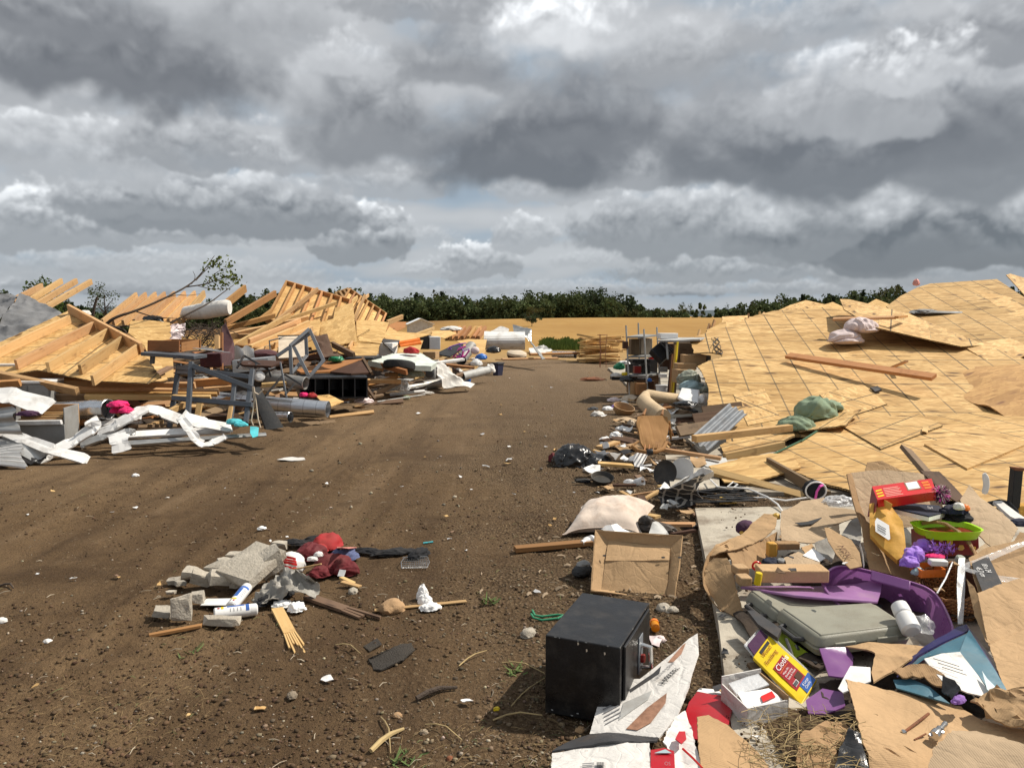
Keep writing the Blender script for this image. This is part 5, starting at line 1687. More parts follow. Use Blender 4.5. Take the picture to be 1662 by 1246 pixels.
duct(at(430,612,12.6),at(496,622,12.4),.10,'grey duct behind the chair frame',mat='dull_duct')
duct(at(718,620,17.8),at(661,631,17.0),.105,'dull grey duct lying at the lane edge with its open end left',mat='dull_duct')
duct(at(765,562,21),at(748,584,20),.14,'steep grey duct elbow beside the purple toy frames',mat='dull_duct')
duct(at(445,676,11.3),at(471,677,11.2),.075,'short stub of silver duct on the soil below the long duct',mat='galvanised')
duct(at(898,575,29),at(934,576,28.4),.12,'distant silver duct at the far end of the lane',mat='galvanised')
duct(at(750,611,18.2),at(792,601,18.8),.10,'pale grey pipe lying left of the blue bin',mat='pale_grey')
B().blob(at(192,658,9.45),.12,.1,.06,3,.3,2,3).blob(at(205,668,9.4),.09,.08,.06,5,.3,2,3).blob(at(187,668,9.5),.06,.06,.06,5,.3,2,3).top('fleece','pink_hot','hot pink fleece stuffed in the dented duct mouth','cloth')
# black chute
b=B();rows=[]
for k in range(12):
 f=k/11
 cx=410+32*f**1.1+2*math.sin(f*3);cy=630+66*f;Yk=10.4-.7*f
 c=at(cx,cy,Yk);w=.07+.05*f
 rows.append([c+V((-w*.9,.02,0)),c+V((-w*.5,-.05,0)),c+V((w*.3,-.07,.01)),c+V((w,-.02,.02))])
b.grid(rows)
b.grid([[p+V((.015,.03,0))for p in r_][::-1]for r_ in rows]);b.top('plastic_chute','rubber','curved black plastic chute bending down to the soil by the slate frame','chute')
for i,(P,lb)in enumerate(((((410,628),(413,650),(408,682),(411,690)),'frayed pale rope hanging left on the slate frame corner'),(((412,628),(416,655),(419,680),(423,694)),'frayed pale rope hanging right beside the black chute'),(((412,636),(420,640),(427,632)),'short end of rope tied at the frame corner'))):
 B().tube([at(x,y,9.62)for x,y in P],.008,5).top('rope','cream_cloth',lb,'rope','ropes on the slate frame')
# white cabinets and crate
G_C='white cabinets under the timber'
def cabinet(P,label,depth=.4,h=None):
 (x0,y0,Y0),(x1,y1,Y1),hh=P
 r_=T('white_cabinet',label,'cabinet',G_C)
 a,c=at(x0,y0,Y0),at(x1,y1,Y1)
 c.z=a.z
 n_=V((0,0,1)).cross(c-a).normalized()
 B().para(a,c-a,n_*depth,V((0,0,hh))).obj('carcass','mid_grey',r_,bevel=.004)  # carcass and doors grey: shade of the white fronts put into the colour
 B().para(a+V((0,0,hh+.001))-n_*.012,c-a,n_*(depth+.012),V((0,0,.03))).obj('top_panel','white_plastic',r_,bevel=.004)
 B().para(a+(c-a)*.04-n_*.013,(c-a)*.44,n_*.012,V((0,0,hh*.9))).obj('door','mid_grey',r_,bevel=.003)
 B().para(a+(c-a)*.52-n_*.013,(c-a)*.44,n_*.012,V((0,0,hh*.9))).obj('door','mid_grey',r_,bevel=.003)
 return r_
cabinet(((-40,610,10.6),(37,610,10.6),.13),'upper white cabinet with shade-grey front at the left edge below the joists',.5)
cabinet(((10,654,9.9),(83,654,10.0),.24),'lower white cabinet with shade-grey front under the crossing stud',.5)
cabinet(((28,618,10.9),(78,618,11.0),.07),'thin white lid end poking out under the thick pale beam',.4)
r=T('wooden_crate','open crate with a shade-grey front holding short boards at the left edge','crate')
a=at(6,722,8.95);L=at(106,722,9.05)-a;L.z=0;n_=V((0,0,1)).cross(L).normalized()
a.z=max(a.z,.02)
B().para(a+V((0,0,.0)),L,n_*.02,V((0,0,.22))).obj('front_panel','mid_grey',r,bevel=.003)  # the front's grey is its shade put into the colour
B().para(a+L*.98+n_*.02,L*.02,n_*.42,V((0,0,.41))).obj('side_panel','mid_grey',r,bevel=.003)
B().para(a+n_*.02,L*.02,n_*.42,V((0,0,.41))).obj('side_panel','mid_grey',r,bevel=.003)
B().para(a+n_*.44,L,n_*.02,V((0,0,.41))).obj('back_panel','lumber',r,bevel=.003)
B().para(a+n_*.02+V((0,0,.03)),L,n_*.42,V((0,0,.02))).obj('bottom_panel','dark_wood',r)
B().plank(a+V((0,0,.25))+L*.02-n_*.005,a+V((0,0,.25))+L*.97-n_*.005,.05,.06,n_).obj('rail','white_metal',r,bevel=.004)
for k in range(6):
 q=a+n_*(.08+.06*k)+V((0,0,.27+.02*(k%3)))
 plank(q+L*(.2+.04*k),q+L*(.93-.03*(k%2)),.05,.03,'short board lying in the grey crate at the left',cat='board',group='boards in the grey crate')
B().blob(a+L*.36+n_*.1+V((0,0,.33)),.13,.06,.05,3,.3,2,3).top('purple_rag','dark_purple','dark purple rag draped on the boards in the crate','rag')
# bent gutters and metal strips
G_G='bent white metal strips along the lane'
def strip(P,w,label,mat='white_metal',tw=.0,lip=.03,up=V((0,-.52,.85)),sm=3):
 q=[at(*p)for p in P]
 for _ in range(2 if sm else 0):
  o=[q[0]]
  for i in range(len(q)-1):
   o+=[q[i].lerp(q[i+1],.12),q[i].lerp(q[i+1],.88)]
  o.append(q[-1]);q=o
 b=B();rows=[]
 n=len(q)
 for i,p in enumerate(q):
  d=(q[min(i+1,n-1)]-q[max(i-1,0)]).normalized()
  uu=(up-d*up.dot(d)).normalized();s=d.cross(uu)
  a_=tw*i/n
  s2=s*math.cos(a_)+uu*math.sin(a_);u2=uu*math.cos(a_)-s*math.sin(a_)
  ww=w*1.2*(1+.10*math.sin(i*1.7));lip=min(lip,.022)
  rows.append([p+s2*ww/2-u2*lip,p+s2*ww/2+u2*.008*math.sin(i*2.3),p+s2*ww*.1,p-s2*ww*.12-u2*.004,p-s2*ww/2+u2*.012*math.sin(i*1.3+w*40)])
 b.grid(rows)
 b.grid([[x-u2*.003 for x in r_][::-1]for r_ in rows])
 return b.top('metal_strip',mat,label,'metal strip',G_G,smooth=0)
strip([(-30,640,9.2),(20,641,9.2),(80,661,9.2)],.22,'broad white sheet metal piece over the lower cabinet, far left',lip=.01)
strip([(5,700,8.8),(40,712,8.6),(90,731,8.5),(144,746,8.6)],.11,'white strip slanting down right to the soil, crossing in front',lip=.012)
strip([(46,757,8.55),(75,738,8.7),(120,714,8.9),(152,694,9.0),(150,684,9.0),(146,680,9.0)],.13,'white strip slanting up right and curling at its top',lip=.02,up=V((.1,-.5,.85)))
strip([(158,702,9.2),(186,690,9.2),(214,673,9.3),(236,661,9.5),(262,667,9.6),(294,681,9.6)],.13,'grey white gutter bent into a peak before the slate frame',lip=.05,sm=2)
strip([(190,705,9.1),(260,701,9.3),(374,696,9.6)],.10,'long straight white gutter lying level along the lane',lip=.04,sm=0)
strip([(293,677,9.3),(307,696,9.15),(319,713,9.1),(330,721,9.1),(345,718,9.2),(366,707,9.3)],.085,'white ribbon of metal hanging in a curl to the soil',lip=.008)
strip([(294,674,9.4),(330,686,9.4),(376,693,9.6)],.16,'wide white flashing beside the curled ribbon',lip=.01)
strip([(188,702,9.0),(194,716,8.9),(198,733,8.85)],.16,'short crumpled white flap hanging down to the soil',lip=.01,up=V((0,-.6,.8)))
strip([(205,719,9.0),(300,712,9.2),(432,703,9.6)],.06,'long grey metal bar lying along the edge of the soil',mat='grey_metal',lip=.04,sm=0)
strip([(130,722,9.0),(170,706,9.1),(220,700,9.2)],.10,'grey strip lying low behind the crossing white strips',mat='grey_metal',lip=.02)
strip([(0,712,8.7),(30,724,8.5),(70,742,8.5)],.14,'dull grey strip under the crossing white strips',mat='grey_metal',lip=.02)
strip([(155,690,9.6),(190,682,9.6),(230,676,9.7)],.08,'thin white strip end in the shade under the dented duct',lip=.02)
def corrugated(P,label,mat,n=6,amp=.02):
 a,b_,c=at(*P[0]),at(*P[1]),at(*P[2])
 nn=(b_-a).cross(c-a).normalized();bb=B();rows=[]
 for i in range(n*6+1):
  f=i/(n*6);rows.append([a+(c-a)*f+(b_-a)*g*(1+.04*math.sin(f*9))+nn*amp*math.sin(f*n*2*math.pi)+nn*.03*math.sin(g*4+f*3)for g in np.linspace(0,1,8)])
 bb.grid(rows);return bb.top('corrugated_sheet',mat,label,'metal sheet',smooth=60)
corrugated(((-40,722,8.6),(37,722,8.5),(-40,758,8.3)),'ribbed white metal sheet at the lower left edge on the soil','white_metal')
corrugated(((-40,662,8.9),(23,660,8.8),(-30,706,8.7)),'torn grey metal sheet curling at the left edge above the ribbed one','grey_metal',2,.03)
B().sheet(pts([(38,722,8.6),(60,730,8.7),(85,728,8.8),(75,745,8.5),(50,755,8.4),(36,748,8.4)]),.01,amp=.03,tear=.03,seed=3).top('roof_felt','black_plastic','torn black felt between the ribbed sheet and the strips','felt')
B().blob(at(380,686,9.5),.10,.07,.05,4,.25,2,3).blob(at(391,690,9.45),.08,.06,.05,6,.25,2,3).top('towel','teal_cloth','turquoise towel crumpled on the wide white flashing','towel')
B().sheet(pts([(406,692,9.5),(420,694,9.5),(419,706,9.35),(410,709,9.3),(406,702,9.35)]),.006,amp=.02,edge=.04).top('towel','teal_cloth','turquoise cloth end hanging over the long grey bar','towel')
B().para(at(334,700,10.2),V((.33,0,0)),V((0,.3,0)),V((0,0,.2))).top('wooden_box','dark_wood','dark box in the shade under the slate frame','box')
pk(325,650,10.1,318,690,9.9,.07,.03,'pale upright board left inside the slate frame',name='board',cat='board',up=V((0,-1,0)),group='pale upright boards in the slate frame')
pk(375,660,10.1,370,690,9.9,.05,.03,'pale upright board right inside the slate frame',name='board',cat='board',up=V((0,-1,0)),group='pale upright boards in the slate frame')
# middle of the heap
r=T('white_chest','white chest with a dark grey open lid left of the orange tubes','chest')
a=at(614,577,16.4)
B().para(a,V((.28,0,0)),V((.05,.4,0)),V((.02,.02,.26))).obj('body','white_plastic',r,bevel=.01)
B().sheet(pts([(617,549,17.2),(649,552,17.2),(640,573,16.2),(622,556,16.4)]),.02).obj('lid','dark_grey',r)
for i,(q,lb)in enumerate((((647,558,17.2),'upper'),((649,563,17.0),'lower'))):
 B().tube([at(*q),at(q[0]+34,q[1]-6,q[2]+.2)],.055,10).top('plastic_tube','orange_plastic',lb+' of two orange plastic tubes lying on the yellow sheet','tube','orange tubes')
B().blob(at(668,571,16.2),.16,.1,.1,8,.3,2,3).top('cloth','red_cloth','red cloth bundle below the orange tubes','cloth')
r=T('refrigerator','white box appliance with a dark side behind the tan box','appliance')
a=at(697,567,19)
B().para(a,V((.26,0,0)),V((-.1,.5,0)),V((0,.05,.30))).obj('body','white_plastic',r,bevel=.01)
B().para(a+V((-.02,.01,0)),V((-.26,.1,0)),V((0,.4,0)),V((0,.05,.34))).obj('side','dark_grey',r)
B().para(at(686,582,17.6),V((.28,.03,0)),V((.06,.3,0)),V((0,0,.15))).top('carton','cardboard','tan carton lying in front of the white appliance','box',bevel=.006)
B().sheet(pts([(597,586,15.2),(636,574,16.2),(683,573,16.6),(709,588,15.8),(700,594,15.4),(640,592,15)]),.10,amp=.01).top('insulated_board','pale_green_sheet','big pale white panel lying across the heap behind the tyre','panel')
r=T('tyre','black car tyre leaning under the pale white panel','tyre')
c=at(648,593,15.1);ax=V((.06,.20,1)).normalized()
B().lathe([(.16,-.08),(.25,-.085),(.30,-.06),(.31,0),(.30,.06),(.25,.085),(.16,.08)],c,ax,28,cap=False).obj('tread','rubber',r)
B().lathe([(.16,.05),(.05,.04),(.04,.05),(.001,.05)],c,ax,20,cap=False).obj('rim','dark_grey',r)
B().blob(at(668,609,15.6),.24,.2,.11,3,.25,2,4).top('cloth','grey_green_bag','olive cloth heap left of the small grey machine','cloth')
r=T('small_engine','small grey machine with a dark fan opening by the white draped sheet','machine')
a=at(688,616,16.6);B().para(a,V((.24,0,0)),V((.04,.25,0)),V((0,.03,.24))).obj('housing','mid_grey',r,bevel=.03)
B().lathe([(.085,0),(.095,.02),(.07,.03)],a+V((.12,-.005,.13)),V((0,-1,.1)),18).obj('fan_ring','dark_grey',r)
B().blob(at(653,630,16.2),.16,.14,.18,12,.45,2.5,4).top('netting','cloudy_plastic','torn greyish netting hanging at the open duct end','netting')
B().sheet(pts([(707,590,16.8),(716,588,16.9),(728,605,17.2),(745,618,17.2),(771,623,17.2),(765,628,16.9),(722,628,16.6),(712,610,16.6)]),.006,amp=.05,ridge=True,fr=4,edge=.06,seed=3).top('bed_sheet','white_cloth','long dirty white sheet spilling from the heap onto the lane','sheet')
B().sheet(pts([(712,590,17.2),(733,598,17.8),(738,616,17.5),(722,612,17)]),.01,amp=.02).top('carton_piece','cardboard_pale','tan triangular cardboard behind the long white sheet','cardboard')
B().blob(at(686,638,16.2),.22,.08,.05,5,.35,2,3).top('rag','white_cloth','white rag lying on soil before the dull grey duct','rag')
B().blob(at(590,652,13.2),.16,.1,.07,15,.4,2,3).top('rag','pink_cloth','dirty pale rag on soil below the black bookcase','rag')
B().blob(at(660,646,15.2),.07,.05,.05,4,.3,2,3).top('weed_clump','sage_cloth','small green clump on the thin grey pole','plant')
B().blob(at(493,642,12.2),.07,.06,.05,4,.3,2,3).top('toy_ball','pink_hot','left pink toy on the bright duct','toy','pink toys by the bookcase')
B().blob(at(507,643,12.2),.07,.06,.06,6,.3,2,3).top('toy_ball','red_cloth','right pinkish red toy before the bookcase','toy','pink toys by the bookcase')
B().lathe([(.075,0),(.08,.02),(.07,.05),(.03,.06)],at(421,611,11.4),V((.3,-1,.3)),18).top('plate','white_plastic','round white dish behind the rope corner','dish')
B().box(at(449,607,11.9),.14,.03,.05,.3).box(at(447,603,11.9),.05,.03,.03,.3).top('power_strip','white_plastic','cream power strip among the chair frame bars','power strip')
r=T('doll_pram','purple doll pram frame lying in front of the dark mat','toy')
for P in(((722,575),(730,563),(745,558),(757,557)),((725,578),(738,568),(748,575)),((745,558),(752,570),(762,566)),((730,563),(738,575),(750,579))):
 B().tube([at(x,y,19.5)for x,y in P],.014,6).obj('rod','purple_toy',r)
r=T('doll_pram','hot pink doll pram seat beside the purple frame','toy')
for P in(((735,580),(745,566),(756,562)),((740,580),(755,578),(762,568)),((748,584),(752,570))):
 B().tube([at(x,y,19.3)for x,y in P],.022,6).obj('rod','pink_toy',r)
B().blob(at(771,569,19.8),.11,.1,.1,3,.05,1,3,flat=.9).top('ball','pink_cloth','pale pink ball above the blue bag','ball')
B().blob(at(781,581,19.3),.14,.1,.11,3,.2,2,3).top('bag','blue_plastic','bright blue bag next to the white bags','bag')
B().blob(at(773,591,18.9),.14,.11,.12,5,.22,2,3).top('bag','white_plastic','white bag directly below the blue bag','bag')
B().blob(at(796,602,19.2),.12,.1,.17,7,.22,2,3).top('bag','white_cloth','white bag standing left of the dark blue bin','bag')
B().blob(at(782,602,18.8),.14,.1,.1,9,.22,2,3).top('bag','pale_grey','grey white bag on soil between white bags','bag')
B().sheet(pts([(706,574,19),(735,560,20),(752,557,20.5),(750,566,19.5),(730,578,18.6)]),.03).top('rubber_mat','black_plastic','black rubber mat behind the purple pram frame','mat')
B().blob(at(801,570,23),.2,.15,.15,3,.3,2,3).top('bin_bag','bag_black','black bag at the foot of the rolled siding','bag')
r=T('storage_bin','dark blue plastic bin standing at the lane edge','bin')
c=gp(808,609,.0)
B().lathe([(.13,0),(.165,.32),(.165,.33)],c,n=4).obj('body','navy_plastic',r,bevel=.01)
B().lathe([(.185,.31),(.185,.345),(.16,.35)],c,n=4).obj('rim','dark_grey',r,bevel=.006)
r=T('tub','small bright blue tub on the soil by the long white sheet','tub')
c=gp(759,621);B().lathe([(.07,0),(.09,.12),(.095,.12),(.085,.12),(.068,.012)],c,n=18,cap=True).obj('body','blue_plastic',r)
# rolled siding
b=B();rows=[]
c0,c1=at(786,555,25.5),at(852,556,25.8)
for i in range(61):
 a_=-2.2+i/60*4.4;rr_=.36+.012*(i%4<2)
 rows.append([c0.lerp(c1,g)+V((0,-math.cos(a_*.8)*rr_,math.sin(a_*.55)*rr_*.85+.05))for g in np.linspace(0,1,6)])
b.grid(rows);b.top('rolled_siding','white_metal','big curled sheet of ribbed white siding at the far end of the heap','siding',smooth=25)
B().sheet(pts([(832,527,26.5),(848,530,26.4),(863,534,26),(862,556,25.5),(852,546,25.6),(834,541,26.2)]),.01,amp=.05).top('sheet_metal','grey_metal','grey sheet metal standing up behind the curled siding','sheet metal')
B().sheet(pts([(855,545,25.4),(862,556,25.4),(885,582,23.6),(880,583,23.4)]),.02,amp=.02).top('sheet_metal','mid_grey','thin grey strip hanging from the grey sheet metal down to the lane','sheet metal')
B().sheet(pts([(795,539,27),(812,529,27.4),(826,533,27),(822,541,26.6)]),.04,amp=.03).top('foam_board','white_board','speckled white foam board on top of the curled siding','foam')
B().sheet(pts([(770,540,27),(774,529,27.4),(781,530,27.4),(782,537,27)]),.03).top('board_scrap','osb_gold','small upright tan board behind the curled siding','board')
B().blob(at(733,535,27),.35,.2,.12,3,.3,1.5,3).top('bag','white_cloth','white bundle behind the small distant framed panel','bag')
B().sheet(pts([(713,541,26),(728,531,27),(730,541,26)]),.03).top('roof_felt','black_plastic','black felt corner beside the white bundle','felt')
r=T('ottoman','round cream cushion with brown underside on the lane end','cushion')
c=gp(838,582);B().lathe([(.001,.30),(.25,.29),(.36,.24),(.38,.16)],c,V((.1,-.2,1)),26,cap=False).obj('cover','cream_cloth',r);B().lathe([(.38,.16),(.34,.05),(.3,0)],c,V((.1,-.2,1)),26).obj('base','dark_wood',r)
B().sheet([gp(858,566,.12),gp(880,560,.3),gp(897,569,.1),gp(880,575,.05),gp(862,575,.05)],.01,amp=.08,ridge=True,fr=2,edge=.12).top('bed_sheet','white_cloth','crumpled white sheet at the far end of the lane','sheet')
# white shed
r=T('shed','small white shed with a pale metal roof behind the heap','shed')
a=at(664,542,60);W_=V((1.75,.4,0));D_=V((-.5,2.6,0))
a.z=.0
B().para(a,W_,D_,V((0,0,.95))).obj('wall','pale_grey',r)
g0=a+V((0,0,.95))
B().sheet([g0-W_*.08-D_*.05,g0+W_*.5+V((0,0,.45))-D_*.05,g0+W_*.5+D_*1.05+V((0,0,.45)),g0+D_*1.05-W_*.08],.05).obj('roof','shed_white',r)
B().sheet([g0+W_*1.08-D_*.05,g0+W_*.5+V((0,0,.45))-D_*.05,g0+W_*.5+D_*1.05+V((0,0,.45)),g0+D_*1.05+W_*1.08],.05).obj('roof','shed_white',r)
B().face([g0,g0+W_,g0+W_*.5+V((0,0,.42))]).obj('gable','pale_grey',r,smooth=0)
# loose stuff where the heap thins out towards the end of the lane
rr=random.Random(91)
for k in range(64):
 Y=rr.uniform(13,27);ed=float(np.interp(Y,[11,13,17.5,22,30],[-3.4,-2.9,-1.9,-.9,-.2]))
 x=ed+rr.uniform(-2.2,.35);c=V((x,Y,rr.uniform(.03,.12+.12*max(0,ed-x))));a=rr.uniform(-.8,.8);L=rr.uniform(.2,.8)
 d=V((math.cos(a),math.sin(a),rr.uniform(-.05,.2)))*L/2
 mt=rr.choice(('lumber','lumber','weathered_wood','dark_wood','veneer','pale_grey','white_metal'))
 plank(c-d,c+d,rr.choice((.05,.09,.16)),.03,'short broken board strewn at the thinning end of the left heap',mat=mt,name='board_piece',cat='board',group='broken boards at the thinning end of the left heap',up=V((rr.uniform(-.4,.4),-.3,1)))
# filler: rags, boxes and bits of plastic sunk in the heap
rr=random.Random(17)
BITS=[('white_cloth','rag','dirty white rag caught in the timber'),('mid_grey','rag','grey rag caught in the timber'),('bag_black','bag','scrap of black bag in the timber'),
('cardboard','carton','crushed brown carton in the timber'),('dark_grey','lump','dark lump of roofing in the timber'),('brown_cloth','rag','brown rag caught in the timber')]
k=0
while k<40:
 Y=rr.uniform(10.2,22);ed=float(np.interp(Y,[8.6,9.4,11,13,17.5,22,30],[-6.3,-4.6,-3.4,-2.9,-1.9,-.9,-.6]))
 x=ed-rr.uniform(.2,.6+Y*.2)
 if CX+x/Y*F_PX<-20:
  continue
 zc=min(float(np.interp(Y,[9,11,14,18,24],[.02,.26,.5,.62,.25])),.03+.3*(ed-x))
 mt,nm,lb=BITS[k%6];s=rr.uniform(.08,.2)
 c=V((x,Y,max(.02,zc)))
 bb=B().blob(c,s,s*.8,s*.6,k,.35,2,3)if nm!='carton' else B().rock(c,s*1.6,s*1.2,s,k,rr.uniform(0,3),(.2,.1),.02,.9)
 bb.top(nm,mt,lb+' of the left heap',nm,nm+'s sunk in the left heap: '+mt.replace('_',' '))
 k+=1
# ------------------------------------------------------------------ rubble and clothes in the lane
G_K='broken concrete lumps in the lane pile'
def lump(x0,y0,x1,y1,label,seed,mat='concrete',depth=None,tilt=(0,0),rz=.0,lift=.0,Y=None,group=G_K,name='concrete_lump',cat='concrete lump',rough=.11,blocky=.5):
 """lump filling the photo box x0..x1, y0..y1 and standing on the ground (or lifted)"""
 c=gp((x0+x1)/2,y1-(y1-y0)*.12,lift)
 Y=Y or c.y
 w=(x1-x0)/F_PX*Y*1.02;h=(y1-y0)/F_PX*Y*1.0
 d=depth or w*.6
 h=max(h-d*.28,h*.6)
 c=V((c.x,c.y+d*.25,lift))
 return B().rock(c,w,d,h,seed,rz,tilt,rough,blocky).top(name,mat,label,cat,group,smooth=22)
LUMPS=[
(243,985,281,1008,'small block lying against the left side of the upright slab',.1,(0,.1),.1,0),
(274,964,311,1019,'thin slab standing upright at the near left of the pile',.07,(-.15,.1),.35,0),
(322,1003,392,1026,'long flat lump lying in front of the spray cans',.1,(0,0),0,0),
(267,937,292,953,'leftmost square lump of the pile',.09,(0,0),.2,0),
(280,948,303,962,'small lump right beneath the leftmost square one',.08,(0,.2),.6,0),
(268,960,285,971,'palest small crumb at the left foot of the pile',.05,(0,0),.2,0),
(292,921,325,944,'lump with a flat sloping top at the left back of the pile',.12,(.2,.1),.3,0),
(303,934,346,964,'pointed lump leaning in the middle of the left half',.1,(.2,.4),.2,0),
(326,916,374,943,'wide lump in the back row between two pale ones',.16,(.1,-.15),-.2,0),
(365,897,397,916,'lone rounded lump at the back, left of the big slab',.1,(0,0),.1,0),
(410,902,460,950,'long square-edged block beside the big slab',.14,(.1,-.55),.5,.02),
(436,881,465,901,'block at the back right of the pile under the black cloth',.12,(0,.1),.2,0),
(430,897,452,913,'small block just below the one at the back right',.09,(.1,0),.1,0),
(334,934,374,963,'triangular slab leaning above the white papers',.12,(.4,.2),.5,.01),
(370,938,396,960,'rough rounded lump behind the standing spray can',.1,(0,0),.4,0),
(309,964,330,990,'dirty lump between upright slab and white papers',.09,(0,0),.3,0),
(348,905,372,922,'half hidden lump in the far row of the pile',.1,(0,0),.9,0),
(395,918,420,940,'wedge of concrete under the big slab',.12,(0,.3),.4,0),
]
for i,(x0,y0,x1,y1,lb,d,tl,rz,lf)in enumerate(LUMPS):
 lump(x0,y0,x1,y1,'grey concrete: '+lb,40+i,depth=d,tilt=tl,rz=rz,lift=lf)
for i,(x,y,w,lb,mt)in enumerate((
(2,1010,17,'white stone cut by the left edge of the lane','white_board'),(637,992,40,'rounded tan stone lying on the thin pale lath','tan_stone'),(573,962,17,'pale angular stone right of the maroon jacket','concrete'),
(1078,992,26,'pale stone by the cardboard box corner, right of the safe','concrete'),(1092,992,17,'smaller pale stone touching the one by the box corner','concrete'),(942,1188,18,'yellowish stone at the near foot of the safe','tan_stone'),
(857,1032,27,'pale mortar lump left of the safe','concrete'),(474,1131,19,'small round brown stone in the near soil','stone'),(78,1044,16,'pale crumbly stone in the left soil','white_board'),
(645,1163,15,'reddish stone in the near soil below the shingle','tan_stone'),(806,1152,11,'tiny yellow lump on the gravel left of the safe','yellow'),(730,1232,12,'reddish brick crumb at the bottom of the lane','rust'),
(1072,1040,18,'pinkish stone below the orange pill bottle','pink_cloth'),(688,1190,14,'grey stone near the bottom of the lane','stone'),(245,1168,9,'small light stone in the left foreground soil','stone'))):
 c=gp(x,y);s=w/F_PX*c.y
 B().blob(c+V((0,0,s*.12)),s*.52,s*.42,s*.36,300+i,.30,1.7,3,rot=i*.7,ridge=True,fold=0,flat=.6).top('stone',mt,lb,'stone',smooth=60)
B().rock(gp(410,938,.05),.27,.34,.055,71,-.5,(.32,.16),.03,.85).top('concrete_lump','concrete','grey concrete: big flat slab tilted on top of the pile','concrete lump',G_K,smooth=22)
# spray cans
def can(p0,p1,r,label):
 t_=T('spray_can',label,'spray can','spray cans in the rubble')
 u=(p1-p0);L=u.length;u.normalize()
 bd=B().lathe([(r*.82,0),(r,.006),(r,L*.02),(r,L*.80),(r*.96,L*.83)],p0,u,28).obj('body','white_plastic',t_,smooth=40)
 B().lathe([(r*.97,L*.83),(r*.98,L*.86),(r*.95,L*.97),(r*.7,L)],p0,u,28).obj('cap','white_metal',t_,smooth=40)
 side=u.cross(V((0,0,1)));side=side.normalized()if side.length>.05 else V((1,0,0))
 nrm=side.cross(u).normalized()
 if nrm.dot(CAM-p0)<0:
  nrm=-nrm
 side=u.cross(nrm).normalized()
 def wrap(f0,f1,a0,a1,mat,nm,off=.0008):
  rows=[]
  for k in range(9):
   a=a0+(a1-a0)*k/8
   rows.append([p0+u*(L*f)+(nrm*math.cos(a)+side*math.sin(a))*(r+off)for f in(f0,f1)])
  B().grid(rows).obj(nm,mat,bd,smooth=60)
 wrap(.30,.70,-.55,.25,'blue_print','label_band')
 wrap(.72,.80,-1.2,1.2,'blue_print','label_stripe')
 wrap(.16,.22,-.5,.5,'yellow','label_stripe')
 wrap(.08,.13,.1,.4,'print_red','hazard_mark',.0016)
 wrap(.08,.13,-.5,-.2,'grey_ink','hazard_mark',.0016)
 for q in range(4):
  wrap(.36+q*.08,.375+q*.08,.5,1.1,'grey_ink','print_line',.0012)
 return t_
can(gp(375,985,.05),at(402,952,4.45),.031,'white and blue spray can leaning on the concrete lumps')
can(gp(347,997,.036),gp(418,988,.036),.034,'white and blue spray can lying flat in front of the leaning one')
# cloth, plastic and paper of the pile
def heap(P,label,mat,name,cat,seed=1,amp=.28,fr=2.0,sub=4,flat=.35,group=None,**k):
 b=B()
 for i,(x,y,wx,dep,hh)in enumerate(P):
  c=gp(x,y,.012);s=wx/F_PX*c.y/2
  b.blob(c,s,dep,hh,seed+i*3,amp,fr,sub,rot=(i*.7)%1.5-.4,flat=flat,floor=.0)
 return b.top(name,mat,label,cat,group,smooth=70,**k)
heap([(392,972,60,.06,.05)],'stack of white papers under the concrete beside the spray cans','white_paper','papers','papers',5,.1,1.2)if False else None
t=B()
for k in range(7):
 c=gp(352+rr.uniform(-2,2),977,.006+k*.006);w=.075
 R=Matrix.Rotation(rr.uniform(-.05,.05),3,'Z')
 t.sheet([c+R@V((-w,-.045,0)),c+R@V((w,-.045,0)),c+R@V((w,.05,.004)),c+R@V((-w,.05,.004))],.003,amp=.004,edge=.04)
t.top('papers','white_paper','wad of white papers pressed under the triangular concrete slab','papers')
b=B()
b.sheet([gp(408,975,.03),gp(440,945,.10),gp(470,925,.16),gp(500,938,.14),gp(521,952,.07),gp(512,972,.02),gp(470,962,.09),gp(430,985,.015)],.003,amp=.05,fr=9,ridge=True,edge=.02,seed=5)
b.top('plastic_sheeting','grey_sheeting','dirty grey plastic sheeting draped over the right of the concrete pile','sheeting',smooth=80)
heap([(440,978,40,.09,.05),(425,984,20,.05,.03),(455,968,40,.08,.07)],'black cloth bunched under the grey plastic sheeting','black_cloth','cloth','cloth',21,.35)
heap([(458,984,32,.05,.035),(482,990,30,.05,.045)],'crumpled white paper above the splintered plank','white_paper','crumpled_paper','paper',31,.35,3.0)
r=T('grocery_bag','white plastic bag with red stripes beside the maroon jacket','bag')
c=gp(473,918,.06);B().blob(c,.085,.08,.085,3,.12,1.6,4,flat=.7).obj('sack','white_plastic',r,smooth=70)
for k in range(4):
 rows=[]
 for i in range(9):
  f=i/8-.5
  dirv=V((f*1.3+.1,-1,.15+.28*k-.25*f)).normalized()
  p=V((dirv.x*.085,dirv.y*.08,dirv.z*.085));d=1+.12*fnoise(dirv,1.6,3,4,True)
  p2=p*(d*1.03);p3=p2+V((0,.004,.011+.004*(k%2)))
  rows.append([c+p2,c+p3])
 B().grid(rows).obj('stripe','red_box',r,smooth=60)
heap([(505,905,52,.11,.10),(540,922,60,.12,.09),(560,930,40,.10,.10),(520,935,40,.07,.06)],'dark maroon jacket with a white tag in the lane pile','maroon_cloth','jacket','jacket',41,.3,1.8)
heap([(531,889,46,.12,.10),(520,895,26,.06,.05)],'bright red shiny jacket behind the maroon one','red_cloth','jacket','jacket',47,.16,1.6)
heap([(562,908,42,.09,.075),(548,903,20,.05,.05)],'faded blue cloth between red jacket and black trousers','blue_cloth','cloth','cloth',51,.3)
